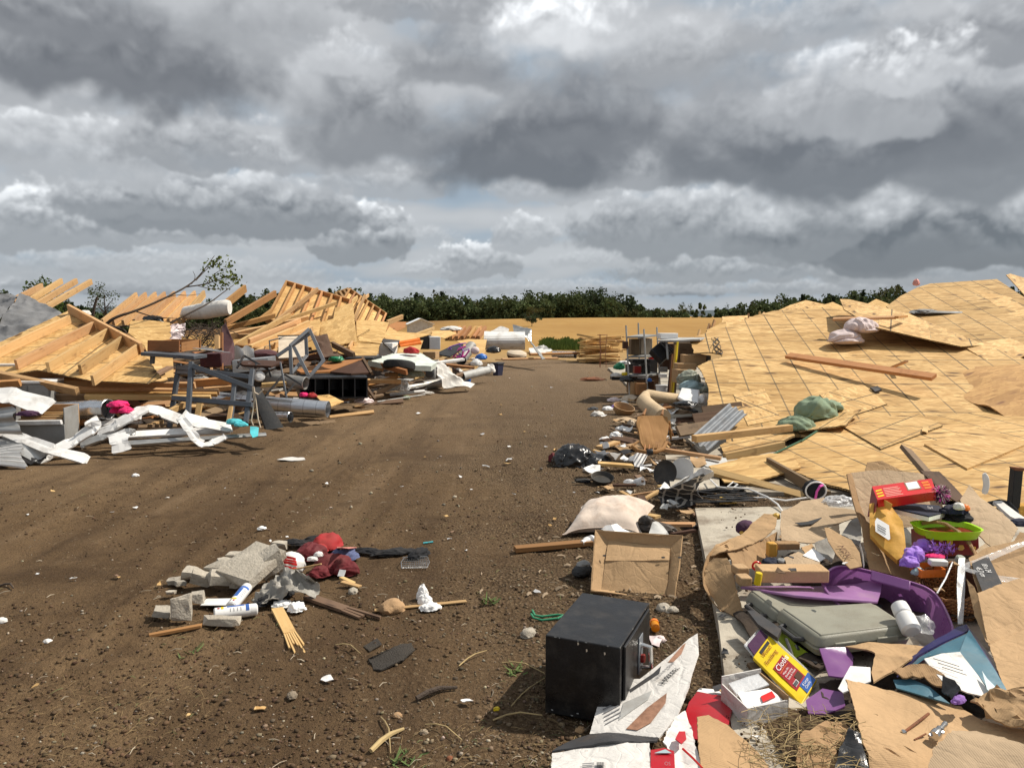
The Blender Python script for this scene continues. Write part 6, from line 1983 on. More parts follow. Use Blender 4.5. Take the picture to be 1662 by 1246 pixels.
heap([(600,897,60,.05,.035),(640,899,70,.05,.04),(680,901,50,.045,.05)],'pair of black trousers stretched out right of the jackets','black_cloth','trousers','trousers',55,.3,2.2)
heap([(480,886,50,.06,.05),(515,880,50,.06,.05)],'black cloth behind the white striped bag','black_cloth','cloth','cloth',61,.3)
B().sheet([gp(546,888,.05),gp(549,888,.16),gp(556,888,.175),gp(566,888,.12),gp(579,888,.075),gp(576,890,.035),gp(560,890,.02)],.004,amp=.008,edge=.03).top('plastic_folder','salmon','salmon pink plastic sheet standing behind the jackets','plastic sheet')
B().blob(gp(517,901,.13),.028,.025,.025,3,.2).blob(gp(507,908,.09),.035,.02,.02,4,.3).top('tissue','white_paper','small white tissue on the maroon jacket','tissue')
c=gp(557,929,.10)
B().sheet([c+V((-.028,-.03,-.01)),c+V((.012,-.045,-.008)),c+V((.02,-.02,.022)),c+V((-.02,-.005,.022))],.003).top('price_tag','white_paper','square white tag lying on the maroon jacket','tag')
plank(gp(460,927,.05),gp(521,915,.14),.014,.008,'thin splinter of wood lying across the striped bag and jacket',name='splinter',cat='splinter')
plank(gp(555,944,.03),gp(585,952,.012),.035,.012,'short wood chunk at the foot of the maroon jacket',name='wood_chunk',cat='wood')
plank(gp(554,937,.03),gp(574,946,.012),.03,.012,'broken board tip half under the maroon jacket',name='wood_chunk',cat='wood')
b=B()
for i in range(14):
 x=654+i*3;b.tube([gp(x,922,.012),gp(x+2,904,.016)],.0016,4)
for i in range(6):
 b.tube([gp(653,920-i*3.2,.013),gp(695,919-i*3.2,.013)],.0016,4)
b.tube([gp(652,922,.015),gp(693,921,.015),gp(697,912,.03),gp(693,903,.02),gp(657,904,.02),gp(651,912,.03),gp(652,922,.015)],.003,6)
b.top('wire_basket','chrome','small flattened wire rack below the black trousers','rack')
B().tube([gp(687,881,.01),gp(703,879,.012)],.006,8).top('toothbrush','teal_cloth','turquoise stick lying behind the black trousers','stick')
def splintered(p0,p1,w,t,n,label,mat,seed):
 rs=random.Random(seed);b=B();x,y,z=frame(p0,p1)
 L=(p1-p0).length
 m=p0+x*(L*.55)
 b.plank(p0,m,w,t)
 for k in range(n):
  f=(k+.5)/n-.5;ww=w/n*.85
  e=p0+x*(L*rs.uniform(.78,1.0))+y*(f*w*1.35)+z*rs.uniform(-.004,.004)
  b.plank(m+y*f*w-x*.01,e,ww,t*rs.uniform(.5,.95))
 return b.top('splintered_plank',mat,label,'plank',bevel=.001)
splintered(gp(450,988,.02),gp(489,1064,.012),.062,.016,6,'pale plank split into splinters at its near end','lumber',3)
splintered(gp(500,968,.015),gp(612,1006,.012),.065,.018,3,'weathered brown board lying right of the spray cans','weathered_wood',4)
plank(gp(326,1015,.015),gp(242,1031,.01),.03,.016,'rough brown stick ending at the long concrete lump',mat='rust' if False else 'oak',name='stick',cat='stick')
plank(gp(608,990,.012),gp(757,975,.012),.033,.008,'thin pale lath under the rounded tan stone',name='lath',cat='lath')
heap([(690,978,26,.035,.05),(699,987,34,.045,.03),(686,970,18,.035,.075)],'twisted white rag lying on the thin lath','white_paper','rag','rag',71,.35,2.5)
B().sheet([gp(597,1068,.015),gp(605,1063,.03),gp(640,1048,.035),gp(668,1040,.03),gp(674,1052,.02),gp(655,1070,.02),gp(618,1086,.012),gp(606,1084,.012)],.008,amp=.015,fr=7,edge=.03,tear=.006,seed=4).top('roof_shingle','shingle','dark torn roof shingle lying in the near soil','shingle')
B().sheet([gp(590,1050,.004),gp(612,1036,.008),gp(620,1046,.008),gp(600,1058,.004)],.004,amp=.01,edge=.03).top('felt_scrap','shingle','flat scrap of felt just behind the dark shingle','scrap')
G_T='twigs in the near soil'
for x0,y0,x1,y1,rr_,lb in((676,1133,742,1115,.011,'thick brown twig, largest on the near soil'),(602,1218,655,1182,.010,'pale stripped twig near the bottom of the lane'),(545,1046,585,1060,.003,'thin twig left of the shingle'),(745,1080,790,1055,.003,'long thin twig on the straw left of the safe'),
(618,1163,634,1222,.003,'thin bent stalk crossing the pale stripped twig'),(0,950,22,954,.006,'orange brown twig at the left edge of the lane'),(690,1175,750,1200,.0025,'thin straw stalk right of the pale twig'),(815,1075,884,1092,.003,'long yellow stalk pointing at the safe'),
(800,1168,880,1160,.0035,'yellow stalk lying beside the foot of the safe'),(830,1145,884,1100,.0025,'thin stalk leaning at the left side of the safe')):
 p0,p1=gp(x0,y0,.012),gp(x1,y1,.014);m=p0.lerp(p1,.5)+V((.01,.02,.012))
 B().tube([p0,p0.lerp(m,.5)+V((0,.004,.004)),m,p1],[rr_,rr_*1.1,rr_,rr_*.6],7).top('twig','bark' if 'brown' in lb else 'straw',lb,'twig',G_T)
# small scraps of litter, one object each
rr=random.Random(33)
LIT=[('white_paper','paper_scrap','small scrap of white paper littering the lane','paper'),('osb_plain','wood_scrap','small flat wood scrap littering the lane','wood scrap'),('cloudy_plastic','plastic_scrap','small scrap of clear plastic littering the lane','plastic scrap'),
('weathered_wood','bark_scrap','small dark wood scrap littering the lane','wood scrap')]
for k in range(78):
 q=LIT[(0,1,0,3,1,2)[k%6]]
 if k<40:
  x,y=rr.uniform(40,900),1246-(1246-640)*rr.random()**.6
  if y>1100 and x>860:x-=300
 else:
  x,y=rr.uniform(760,1090),rr.uniform(600,860)
 if y<770-.0*x and x<430:y=rr.uniform(780,1200)
 c=gp(x,y,.014);s=rr.uniform(.012,.034)*(1 if y>760 else 1.8)
 a=rr.uniform(0,6);R=Matrix.Rotation(a,3,'Z')
 P=[c+R@V((s*math.cos(i/5*6.28)*rr.uniform(.5,1.3),s*.6*math.sin(i/5*6.28)*rr.uniform(.6,1.3),rr.uniform(0,s*.5)))for i in range(5)]
 B().sheet(P,.003,amp=s*.3,edge=s*.5,seed=k,fr=20).top(q[1],q[0],q[2],q[3],q[1].replace('_',' ')+'s littering the lane')
for i,(x,y,w,lb)in enumerate(((475,745,44,'pale spill of plaster dust on the lane'),(220,772,12,'white plaster crumb patch on the left of the lane'),(425,858,14,'white paper ball on the open soil of the lane'))):
 c=gp(x,y,.004);s=w/F_PX*c.y/2
 if i==0:
  B().sheet([c+V((s*math.cos(k/14*6.28)*rr.uniform(.7,1.2),s*.9*math.sin(k/14*6.28)*rr.uniform(.5,1.2),.004))for k in range(14)],.004,amp=.012,edge=.06,tear=.03).top('plaster_spill','white_board',lb,'spill')
 else:
  B().blob(c,s,s*.8,s*.6,i,.5,3,3,fold=.22).top('paper_ball','white_paper',lb,'paper')
# ------------------------------------------------------------------ right edge of the lane, middle distance
# metal stand
r=T('wire_cage','rusty wire plant cage standing alone in the lane','wire cage')
c=gp(977,596)
for a in(0,2.1,4.2):
 B().tube([c+V((.13*math.cos(a),.13*math.sin(a),0)),c+V((.10*math.cos(a),.10*math.sin(a),.5)),c+V((.15*math.cos(a),.15*math.sin(a),1.02))],.009,5).obj('leg','rust',r)
for h,q in((.45,.11),(.78,.13),(1.0,.15)):
 B().tube([c+V((q*math.cos(a/12*6.283),q*math.sin(a/12*6.283),h))for a in range(13)],.008,5,cap=False).obj('ring','rust',r)
# pale lumber pile at the end of the lane
G_P='pale lumber pile at the lane end'
rr=random.Random(9)
for k in range(30):
 y=584-(k//3)*4.2;x=944+rr.uniform(-8,10)
 ln=rr.uniform(45,70);Y=27.5+rr.uniform(-.6,1.2)
 z0=.05+(k//3)*.085
 p0=at(x,560,Y);p1=at(x+ln,560,Y+rr.uniform(-.5,1.2))
 plank(V((p0.x,p0.y,z0+rr.uniform(-.03,.03))),V((p1.x,p1.y,z0+rr.uniform(-.08,.10))),rr.choice((.14,.24,.3)),.045,'pale board in the stacked lumber pile at the far end of the lane',
name='board',cat='board',group=G_P,mat='osb_gold')
plank(at(938,543,27),at(1004,556,27.5),.2,.05,'highest pale board sticking out left over the lumber pile',cat='board',group=G_P,name='board')
plank(at(942,549,27),at(1010,553,28),.2,.05,'second board jutting left from the lumber pile',cat='board',group=G_P,name='board')
# shelving unit
r=T('shelving_unit','grey metal shelving rack crammed with household things at the lane edge','shelf rack')
def pole(x0,y0,x1,y1,Y,rad=.016):
 B().tube([at(x0,y0,Y),at(x1,y1,Y)],rad,8).obj('upright','pale_grey',r)
pole(1016,528,1022,643,15.0);pole(1036,524,1038,600,15.9);pole(1045,534,1051,640,14.8);pole(1066,531,1072,642,15.2)
def shelf(P,lbl='shelf'):
 B().sheet(pts(P),.03).obj('shelf','mid_grey',r)
shelf([(1017,546,15.0),(1045,546,14.8),(1067,543,15.2),(1040,542,15.9)])
shelf([(1019,578,15.0),(1048,578,14.8),(1069,575,15.2),(1040,574,15.9)])
shelf([(1021,608,15.0),(1049,609,14.8),(1071,605,15.2),(1040,602,15.9)])
shelf([(1022,641,15.0),(1051,641,14.8),(1072,638,15.2),(1045,634,15.9)])
r2=T('shelf_top','long grey shelf board bridging from the rack to the roof edge','shelf')
B().sheet(pts([(1066,552,14.2),(1080,548,14.6),(1146,547,14.4),(1136,550,13.9),(1100,552,14.0)]),.03).obj('board','pale_grey',r2)
B().tube([at(1081,554,14.2),at(1120,554,14.2)],.018,8).obj('rail','pale_grey',r2)
B().tube([at(1082,554,14.2),at(1084,583,14.0)],.02,8).obj('upright','mid_grey',r2)
G_H='household things on the metal shelving'
def crate(x0,y0,x1,y1,Y,d,label,mat,name='box',cat='box',rz=.08,group=G_H,bevel=.006,top=None,**kw):
 a,c=at(x0,y1,Y),at(x1,y1,Y);h=(at(x0,y0,Y)-a).z
 a.z=max(a.z,.01)
 L=c-a;L.z=0;L=Matrix.Rotation(rz,3,'Z')@L
 n_=V((0,0,1)).cross(L).normalized()
 b=B().para(a,L,n_*d,V((0,0,h)))
 return b.top(name,mat,label,cat,group,bevel=bevel,**kw)
crate(1024,550,1038,576,15.3,.2,'dull wooden cage box on the upper shelf, left','weathered_wood','cage','cage')
crate(1040,549,1059,575,15.4,.2,'wire front crate on the upper shelf, right','cream_cloth','crate','crate')
crate(1012,554,1020,566,14.9,.12,'small brown wooden block hanging at the rack corner','dark_wood','block','block')
crate(1072,541,1101,550,14.3,.25,'white box sitting on the long grey shelf board','white_plastic','box','box')
crate(1027,584,1056,588,15.0,.2,'black flat tray on the second shelf','black_plastic','tray','tray')
crate(1028,589,1056,592,15.0,.2,'dark grey tray stacked below the black one','dark_grey','tray','tray')
crate(1030,594,1041,606,15.0,.15,'red and brown box on the second shelf','red_tin','box','box')
crate(1043,593,1056,606,15.0,.15,'black box right of the red one on the shelf','black_plastic','box','box')
crate(1054,577,1064,583,15.0,.1,'red and white packet above the trays','red_box','packet','packet')
crate(1026,614,1056,617,15.0,.15,'bundle of dark bags on the third shelf','dark_grey','bundle','bundle')
crate(1024,620,1034,641,14.9,.3,'brown carton on the bottom shelf, left','cardboard','carton','carton')
crate(1034,622,1050,641,14.7,.3,'wicker front brown carton on the bottom shelf','wicker','carton','carton')
crate(1053,618,1062,640,15.0,.2,'dark brown bottle box behind the rack leg','dark_wood','box','box')
c=at(1074,641,14.6);B().lathe([(.09,0),(.115,.28),(.125,.28),(.125,.30),(.10,.30)],V((c.x,c.y,.03)),n=20).top('bucket','white_plastic','white bucket on the ground under the shelving','bucket',G_H)
crate(1072,607,1083,613,14.6,.15,'white tub on the third shelf near the yellow poles','white_plastic','tub','tub')
crate(1072,596,1084,604,14.8,.12,'grey box in shade behind the yellow poles','mid_grey','box','box')
B().blob(at(1044,613,15.0),.1,.08,.06,3,.3,2,3).top('glassware','cloudy_plastic','clear glassware cluster on the third shelf','glassware',G_H)
B().blob(at(1054,618,14.8),.05,.05,.05,5,.3,2,3).top('bottle','blue_plastic','small blue bottle near the rack leg','bottle',G_H)
crate(1020,583,1068,606,16.2,.3,'wide dark backing box added behind the middle shelves','dark_grey','chest','chest')  # dark boxes added as backing so the rack reads dark and dense
crate(1022,611,1070,641,16.2,.3,'wide dark brown backing box added behind the cartons of the bottom shelf','dark_wood','chest','chest')
crate(1076,558,1108,600,15.2,.3,'tall dark backing box added behind the yellow poles','dark_wood','cabinet','cabinet')
crate(1100,556,1138,576,14.8,.3,'grey brown cabinet under the long shelf board','weathered_wood','cabinet','cabinet')
crate(1022,562,1058,576,15.6,.2,'dark backing box added between the two upper shelf boxes','dark_grey','crate','crate')
# black suitcase hanging, tilted
r=T('suitcase','black suitcase tilted between the rack and the yellow poles','suitcase')
a=at(1056,567,14.4);ux=at(1069,556,14.5)-a;uy=at(1075,586,14.3)-a
nz=ux.cross(uy).normalized()
B().para(a,ux,uy,nz*.16).obj('shell','black_plastic',r,bevel=.02)
B().para(a+ux*1.05,ux*.5,uy*.95,nz*.14).obj('lid','dark_grey',r,bevel=.015)
for k in range(3):
 B().tube([a+ux*(1.1+.2*k)+uy*.05-nz*.01,a+ux*(1.15+.2*k)+uy*.9-nz*.01],.006,5).obj('rib','grey_steel',r)
# yellow poles
G_Y='poles leaning beside the shelving'
for i,(x0,x1,y1,mt,lb)in enumerate(((1092,1100,555,'yellow','bright yellow pole, tallest of those by the rack'),(1089,1097,560,'yellow_wood','golden pole left of the brightest yellow one'),(1086,1092,575,'lumber_orange','orange wooden pole, middle of the bundle'),
(1084,1090,578,'dark_wood','dark brown pole of the bundle'),(1095,1101,557,'weathered_wood','brown pole right of the bright yellow one'))):
 B().tube([at(x0,642,13.6),at(x1,y1,14.0)],.020,8).top('pole',mt,lb,'pole',G_Y)
# boxes under the roof corner
crate(1110,576,1146,595,13.6,.35,'brown carton with a white label under the roof corner','cardboard','carton','carton',rz=0,group=None)
B().sheet(pts([(1123,578,13.55),(1131,577,13.55),(1131,585,13.55),(1123,585,13.55)]),.003).top('shipping_label','white_paper','white label stuck on the brown carton','label')if False else None
crate(1100,590,1131,600,13.4,.3,'long brown carton flap below the labelled carton','cardboard','carton','carton',rz=.05,group=None)
crate(1147,577,1154,594,13.7,.2,'grey box end in the shade of the roof corner','mid_grey','box','box',group=None)
crate(1100,600,1130,622,13.2,.3,'squashed brown carton behind the grey green bag','cardboard','carton','carton',rz=.15,group=None)
B().blob(at(1118,616,12.8),.19,.15,.15,5,.22,1.6,4,flat=.7).top('bag','grey_green_bag','grey green bag slumped below the cartons','bag')
B().blob(at(1124,630,12.6),.21,.15,.12,8,.22,1.6,4,flat=.8).top('bag','pale_blue_bag','pale blue bag above the white bin lid','bag')
r=T('plastic_bin','bright white plastic drawer standing on end by the roof corner','drawer')
B().sheet(pts([(1106,628,12.2),(1136,632,12.1),(1134,652,11.6),(1124,660,11.5),(1118,655,11.6),(1099,644,11.9)]),.05).obj('shell','white_plastic',r,bevel=.02)
B().blob(at(1140,652,11.8),.07,.06,.1,4,.3,2,3).top('pail','white_plastic','white rounded pail beside the plastic drawer','pail')
B().blob(at(1112,656,11.4),.17,.1,.05,5,.35,2,3).top('bin_bag','bag_black','black bag scrap in front of the white drawer','bag')
B().blob(at(1150,634,12.4),.12,.1,.10,5,.4,2,3).top('rubble_bag','grey_green_bag','pale grey rubble bag at the roof notch','bag')
# carpet roll bent in a V
r=T('carpet_roll','beige carpet roll folded in a sharp V in front of the shelving','carpet roll')
def rollpts(P,rad,nm):
 B().tube([at(*p)for p in P],rad,16).obj(nm,'rug_beige',r,smooth=60)
rollpts([(1046,643,11.7),(1052,641,11.75),(1075,645,11.9),(1106,648,12.1),(1108,648,12.1)],[.06,.085,.085,.08,.06],'roll')
rollpts([(1048,640,11.65),(1045,652,11.4),(1056,663,10.9),(1076,677,10.4)],[.06,.11,.115,.11],'roll')
# green and black toys
G_Z='toys and tools at the lane edge left of the shelving'
B().para(at(993,617,15.6),V((.30,0,0)),V((0,.3,0)),V((0,0,.10))).top('toolbox','black_plastic','black crate left of the shelving','crate',G_Z,bevel=.01)
B().blob(at(1005,597,15.8),.11,.1,.1,5,.3,2,3).top('toy','green_plastic','bright green toy on the black crate','toy',G_Z)
B().blob(at(1014,608,15.4),.07,.06,.05,6,.2,2,3).top('toy','yellow','bright yellow toy on the black crate','toy',G_Z)
B().blob(at(1001,610,15.4),.12,.08,.06,8,.3,2,3).top('rag','white_cloth','pale rag between the green and yellow toys','rag',G_Z)
B().blob(at(1013,590,15.9),.12,.1,.06,9,.3,2,3).top('rag','white_plastic','white bundle right above the green toy','bundle',G_Z)
B().blob(at(1018,617,15.0),.14,.1,.09,10,.3,2,3).top('bin_bag','bag_black','black bag between the toys and the rack','bag',G_Z)
B().blob(gp(962,616,.02),.3,.12,.06,10,.4,2,3).top('leaf_heap','rust','little heap of brown leaves by the wire cage','leaves')
# oak chair lying forward
r=T('chair','oak chair lying on its back with its seat towards us by the lane edge','chair')
c0,c1=at(1038,724,8.6),at(1086,724,8.6)
S=[(1035,676,8.75),(1042,674,8.78),(1075,674,8.78),(1083,677,8.75),(1086,690,8.7),(1083,706,8.6),(1079,722,8.5),(1072,727,8.46),(1046,727,8.46),(1040,718,8.5),(1037,700,8.6),(1033,688,8.7)]
B().sheet(pts(S),.035,amp=.008,fr=4,edge=.06).obj('seat','oak',r,bevel=.008)
B().tube(pts([(1026,724,8.3),(1035,731,8.25),(1050,734,8.2),(1065,733,8.22),(1076,728,8.3),(1081,718,8.4)]),.022,10).obj('back_rail','oak',r)
for x in(1047,1054,1061,1068):
 B().tube([at(x,722,8.45),at(x-1,732,8.22)],.008,7).obj('spindle','oak',r)
for P in(((1036,716,8.45),(1022,726,8.3)),((1082,716,8.45),(1088,722,8.35))):
 B().tube([at(*P[0]),at(*P[1])],.014,7).obj('arm_post','oak',r)
for P in(((1084,690,8.75),(1092,706,9.1)),((1086,684,8.8),(1089,712,9.0)),((1044,674,8.85),(1048,664,9.3)),((1074,674,8.85),(1076,665,9.3))):
 B().tube([at(*P[0]),at(*P[1])],[.018,.012],8).obj('leg','oak',r)
B().lathe([(.03,0),(.034,.01),(.034,.05),(.03,.06)],at(1050,734,8.12),V((1,0,.1)),14).top('spool','black_plastic','small black spool in front of the oak chair rail','spool')
r=T('small_basket','small round wicker basket left of the carpet roll','basket')
c=gp(1010,672,.0);B().lathe([(.12,0),(.17,.08),(.18,.14),(.165,.14),(.11,.02)],c,V((.2,-.3,1)),22,cap=True).obj('bowl','wicker_pale',r)
# litter at lane edge: piles of white and brown bits
G_E='papers and rags along the right lane edge'
for i,(x,y,w,h,mt,lb)in enumerate((
(970,674,22,.07,'white_cloth','white crumpled rag, leftmost by the wicker basket'),(997,650,26,.06,'pink_cloth','pale rag behind the wicker basket'),(1000,661,20,.05,'purple_cloth','purple and white rag in the small basket'),(1025,650,34,.10,'cream_cloth','cream bundle right of the wicker basket'),
(1014,683,40,.05,'cardboard_pale','flattened tan scrap below the wicker basket'),(1010,697,26,.05,'white_paper','white torn paper between basket and chair'),(1000,708,22,.06,'white_paper','crumpled white paper left of the oak chair'),(983,714,22,.04,'white_paper','white paper farthest left of the chair papers'),
(1024,690,16,.08,'cream_cloth','tan paper lump by the chair leg'),(1007,716,60,.05,'dark_wood','dark debris left below the oak chair'),(962,664,18,.04,'dark_grey','dark lump at the left of the white rag'),(1095,700,26,.06,'mid_grey','grey rubble right of the oak chair'),
(1100,716,26,.05,'weathered_wood','dark wood bits right of the chair rail'),(986,664,18,.05,'white_paper','small white carton bit above the white rag'),(1032,742,22,.03,'osb_gold','tan scrap below the chair rail'),(1120,690,50,.08,'dark_wood','dark debris heap left of the metal siding'),
(1105,672,40,.07,'weathered_wood','brown splintered bits beneath the black bag scrap'),(1085,664,30,.06,'veneer','orange wood bits under the carpet roll'),(1020,668,22,.05,'gold','yellowish scrap left of the carpet roll'))):
 c=gp(x,y,.01);s=w/F_PX*c.y/2
 B().blob(c,s,s*.8,h,80+i,.4,2.4,3,rot=i).top('scrap_bundle',mt,lb,'litter',G_E,smooth=50)
for i,(x0,y0,x1,y1,mt,lb,w)in enumerate((
(972,726,1002,717,'lumber','tan board end left of the chair papers',.10),(1060,664,1090,660,'lumber_orange','orange board under the folded carpet',.1),(1072,672,1082,655,'veneer','orange board leaning on the folded carpet',.08),(1090,655,1120,662,'weathered_wood','grey board under the black bag scrap',.1),
(1098,680,1140,676,'dark_wood','dark board in front of the roof gap',.12),(1105,690,1160,682,'weathered_wood','weathered board left of the metal siding',.14),(1110,705,1150,700,'dark_wood','black charred board below the siding',.12),(1085,712,1120,708,'white_metal','white trim piece right of the chair',.06),
(971,752,1026,756,'osb_gold','short split board right of the black bag',.12),(1130,672,1190,668,'mid_grey','grey flat bar in the roof gap',.1),(1096,650,1130,668,'dark_grey','dark flat bar by the white drawer',.07))):
 c0,c1=gp(x0,y0,.04+.02*(i%3)),gp(x1,y1,.06+.03*(i%2))
 plank(c0,c1,w,.03,lb,mat=mt,cat='board',name='board',group='broken boards along the right lane edge')
# black bag, papers, pans
heap([(932,752,70,.20,.20),(968,754,50,.13,.11),(912,754,30,.1,.12)],'full black bin bag lying in the lane','bag_black','bin_bag','bag',5,.16,1.8,5,flat=.3)
heap([(898,747,16,.05,.08)],'reddish cloth poking from the left end of the black bag','maroon_cloth','cloth','cloth',8,.3)
G_W='white papers by the black bag'
def paper(P,label,mat='white_paper',amp=.015,group=G_W,name='paper',cat='paper',th=.003,fr=6):
 return B().sheet([gp(*p)for p in P],th,amp=amp,fr=fr,edge=.05,seed=int(P[0][0])).top(name,mat,label,cat,group)
paper([(965,731,.10),(990,733,.16),(1008,735,.12),(1000,745,.06),(985,749,.03),(974,742,.07)],'white folded paper propped right behind the black bag',amp=.03)
paper([(1012,748,.03),(1034,735,.14),(1052,737,.12),(1042,742,.08),(1041,757,.02),(1030,757,.02),(1028,748,.07)],'white paper with a bent flap in front of the chair',amp=.02)
paper([(972,717,.05),(986,717,.12),(990,726,.09),(979,728,.04)],'upright white paper above the folded one',amp=.02)
paper([(946,760,.03),(962,753,.06),(981,759,.05),(972,764,.02),(958,765,.02)],'white rag paper beside the frying pan',amp=.03)
paper([(995,724,.03),(1030,720,.05),(1042,724,.06),(1010,732,.03)],'brown flattened cardboard behind the papers','cardboard',.03,None,'cardboard_piece','cardboard')
paper([(1005,731,.05),(1020,729,.06),(1028,732,.05),(1012,736,.03)],'black paper scrap between the white papers','black_plastic',.02,None)
def dish(c,ax,rad,h,label,mat,name,cat,group=None):
 return B().lathe([(.001,h*.25),(rad*.6,h*.2),(rad*.85,h*.6),(rad,h),(rad*.99,h*1.05),(rad*.82,h*.45),(rad*.5,0),(.001,0)],c,ax,30,cap=False).top(name,mat,label,cat,group,smooth=50)
r=T('frying_pan','black frying pan lying tilted below the black bag','pan')
c=gp(977,781,.03)
B().lathe([(.001,.02),(.085,.018),(.105,.05),(.11,.052),(.09,.0),(.001,0)],c,V((.05,-.35,1)),28,cap=False).obj('bowl','pan_black',r)
B().tube([c+V((-.09,-.03,.02)),c+V((-.17,-.04,.03)),c+V((-.25,-.05,.02))],[.012,.014,.016],8,sq=(.6,1.4)).obj('handle','pan_black',r)
heap([(945,781,28,.04,.025)],'black cloth scrap under the frying pan handle','black_cloth','cloth','cloth',4,.4)
c=gp(1085,775,.0)
dish(gp(1081,768,.10),V((-.62,-.70,.30)),.125,.02,'dark oval platter standing on edge, left of the enamel one','pan_black','platter','platter')
dish(gp(1108,764,.11),V((-.62,-.72,.30)),.125,.02,'white enamel platter with a rusty rim standing on edge','white_plastic','platter','platter')
r=T('plastic_cup','crushed clear plastic cup on the gravel','cup')
c=gp(1030,783,.02);B().lathe([(.03,0),(.045,.09),(.044,.09),(.028,.004)],c,V((.8,-.5,.25)),18,cap=False).blob(c+V((-.05,.02,.0)),.05,.03,.03,3,.4,2,3).obj('shell','cloudy_plastic',r)
# pillow
P=[]
cx=gp(990,833,.11);n=26
ax_,ay_=V((.29,.02,0)),V((.09,.24,.05))
rows=[];rows2=[]
for i in range(n):
 u=i/(n-1)*2-1;r1=[];r2_=[]
 for j in range(n):
  v=j/(n-1)*2-1
  th=((1-abs(u)**2.6)*(1-abs(v)**2.6))**.55
  uu=u*(1-.10*(1-v*v)*abs(u));vv=v*(1-.10*(1-u*u)*abs(v))
  p=cx+ax_*uu+ay_*vv
  w_=.018*fnoise(p,7,3,3,True)*th
  top=p+V((0,-.02,.092*th+w_));bot=p+V((0,0,-.095*th))
  top.z+=-.05*(abs(u)**4);bot.z=max(bot.z-.05*(abs(u)**4),.005);top.z=max(top.z,.012)
  r1.append(top);r2_.append(bot)
 rows.append(r1);rows2.append(r2_[::-1])
r=T('pillow','dirty pinkish white pillow lying on the gravel','pillow')
B().grid(rows).grid(rows2).obj('cover','pillow_cloth',r,smooth=80)
edge=[rows[i][0]for i in range(n)]+[rows[-1][j]for j in range(n)]+[rows[i][-1]for i in range(n-1,-1,-1)]+[rows[0][j]for j in range(n-1,-1,-1)]
B().tube(edge,.004,5,cap=False).obj('piping','pillow_cloth',r)
# lattice curtain and white cloth
r=T('curtain','charcoal curtain with pale lattice pattern bundled with its white lining','curtain')
B().sheet([gp(1067,806,.03),gp(1070,795,.12),gp(1092,790,.20),gp(1120,778,.30),gp(1142,768,.34),gp(1152,772,.28),gp(1135,785,.22),gp(1133,800,.14),gp(1142,812,.05),gp(1120,820,.02),gp(1090,822,.015),gp(1074,815,.02)],.006,amp=.028,fr=6,edge=.03,seed=4).obj('front','lattice_cloth',r,smooth=80)
B().sheet([gp(1080,801,.10)+V((0,.05,0)),gp(1086,788,.17),gp(1104,782,.22),gp(1120,770,.28),gp(1142,757,.37),gp(1156,764,.37),gp(1153,776,.29),gp(1128,786,.24)+V((0,.06,0)),gp(1098,800,.14)+V((0,.06,0))],.006,amp=.04,fr=8,edge=.025,seed=6).obj('lining','white_cloth',r,smooth=80)
heap([(1080,818,30,.05,.04),(1125,821,40,.05,.025)],'loose fold of the lattice curtain on the gravel','lattice_cloth','curtain_fold','curtain',4,.3)if False else None
b=B();rs=random.Random(4)
for k in range(46):
 p=gp(rs.uniform(1138,1205),rs.uniform(790,815),rs.uniform(.01,.10));a=rs.uniform(-.5,.5);l=rs.uniform(.06,.22)
 d=V((math.cos(a),math.sin(a)*.6,rs.uniform(-.1,.1)))*l
 b.plank(p-d,p+d,rs.uniform(.01,.035),.006)
o=b.top('charred_splinters','black_plastic','heap of black charred splinters beside the lattice curtain','splinters');o['kind']='stuff'
q=[gp(1150,775,.1),gp(1165,790,.12),gp(1188,793,.12),gp(1197,786,.15),gp(1190,782,.16),gp(1180,790,.14),gp(1215,793,.12),gp(1245,806,.10),gp(1262,818,.08),gp(1270,830,.06)]
B().tube(q,.008,7).top('cable','white_plastic','white cable curling over the slab edge under the stud','cable','white cables by the roof foot')
B().tube([gp(1212,808,.07),gp(1240,807,.09),gp(1275,812,.10),gp(1320,806,.12)],.007,7).top('cable','white_plastic','white cable running straight to the black pouch','cable','white cables by the roof foot')
r=T('headphones_pouch','black round pouch with a pink strap and white rim behind the boxes','pouch')
c=at(1321,794,6.3);B().blob(c,.085,.06,.075,3,.12,2,4,flat=1).obj('body','black_cloth',r)
B().tube([c+V((.082*math.cos(a),-.045,.07*math.sin(a)))for a in np.linspace(0,6.28,22)],.007,6).obj('rim','white_plastic',r)
B().tube([c+V((-.01,-.06,-.07)),c+V((-.005,-.075,.0)),c+V((.02,-.07,.04)),c+V((.05,-.05,.045))],.010,6).obj('strap','pink_toy',r)
paper([(1168,806,.05),(1195,808,.05),(1196,815,.04),(1168,816,.04)],'yellow board scrap on the slab edge','gold',.004,None,'board_scrap','board',.01)
# items round the open box
plank(gp(836,891,.03),gp(958,880,.03),.075,.034,'old brown board with nail holes lying left of the open carton',mat='weathered_wood' if False else 'oak',name='board',cat='board',bevel=.004)
paper([(965,858,.04),(992,852,.09),(1020,846,.10),(1043,851,.07),(1040,862,.04),(1000,868,.05)],'white paper sheet behind the open carton','white_paper',.02,None)
paper([(942,862,.02),(956,855,.06),(964,853,.06),(958,863,.02)],'white envelope with dark edges left of the paper sheet','white_paper',.004,None,'envelope','envelope')
r=T('bottle','white plastic bottle lying left of the open carton','bottle')
c0,c1=gp(947,880,.035),gp(968,872,.04);u=(c1-c0).normalized()
B().lathe([(.018,0),(.02,.015),(.03,.03),(.03,.1),(.026,.11)],c0,u,20).obj('body','white_plastic',r)
B().lathe([(.019,-.02),(.02,0)],c0,u,16).obj('cap','white_metal',r)
B().lathe([(.0305,.05),(.0305,.085)],c0,u,20,cap=False).obj('label','grey_ink',r)
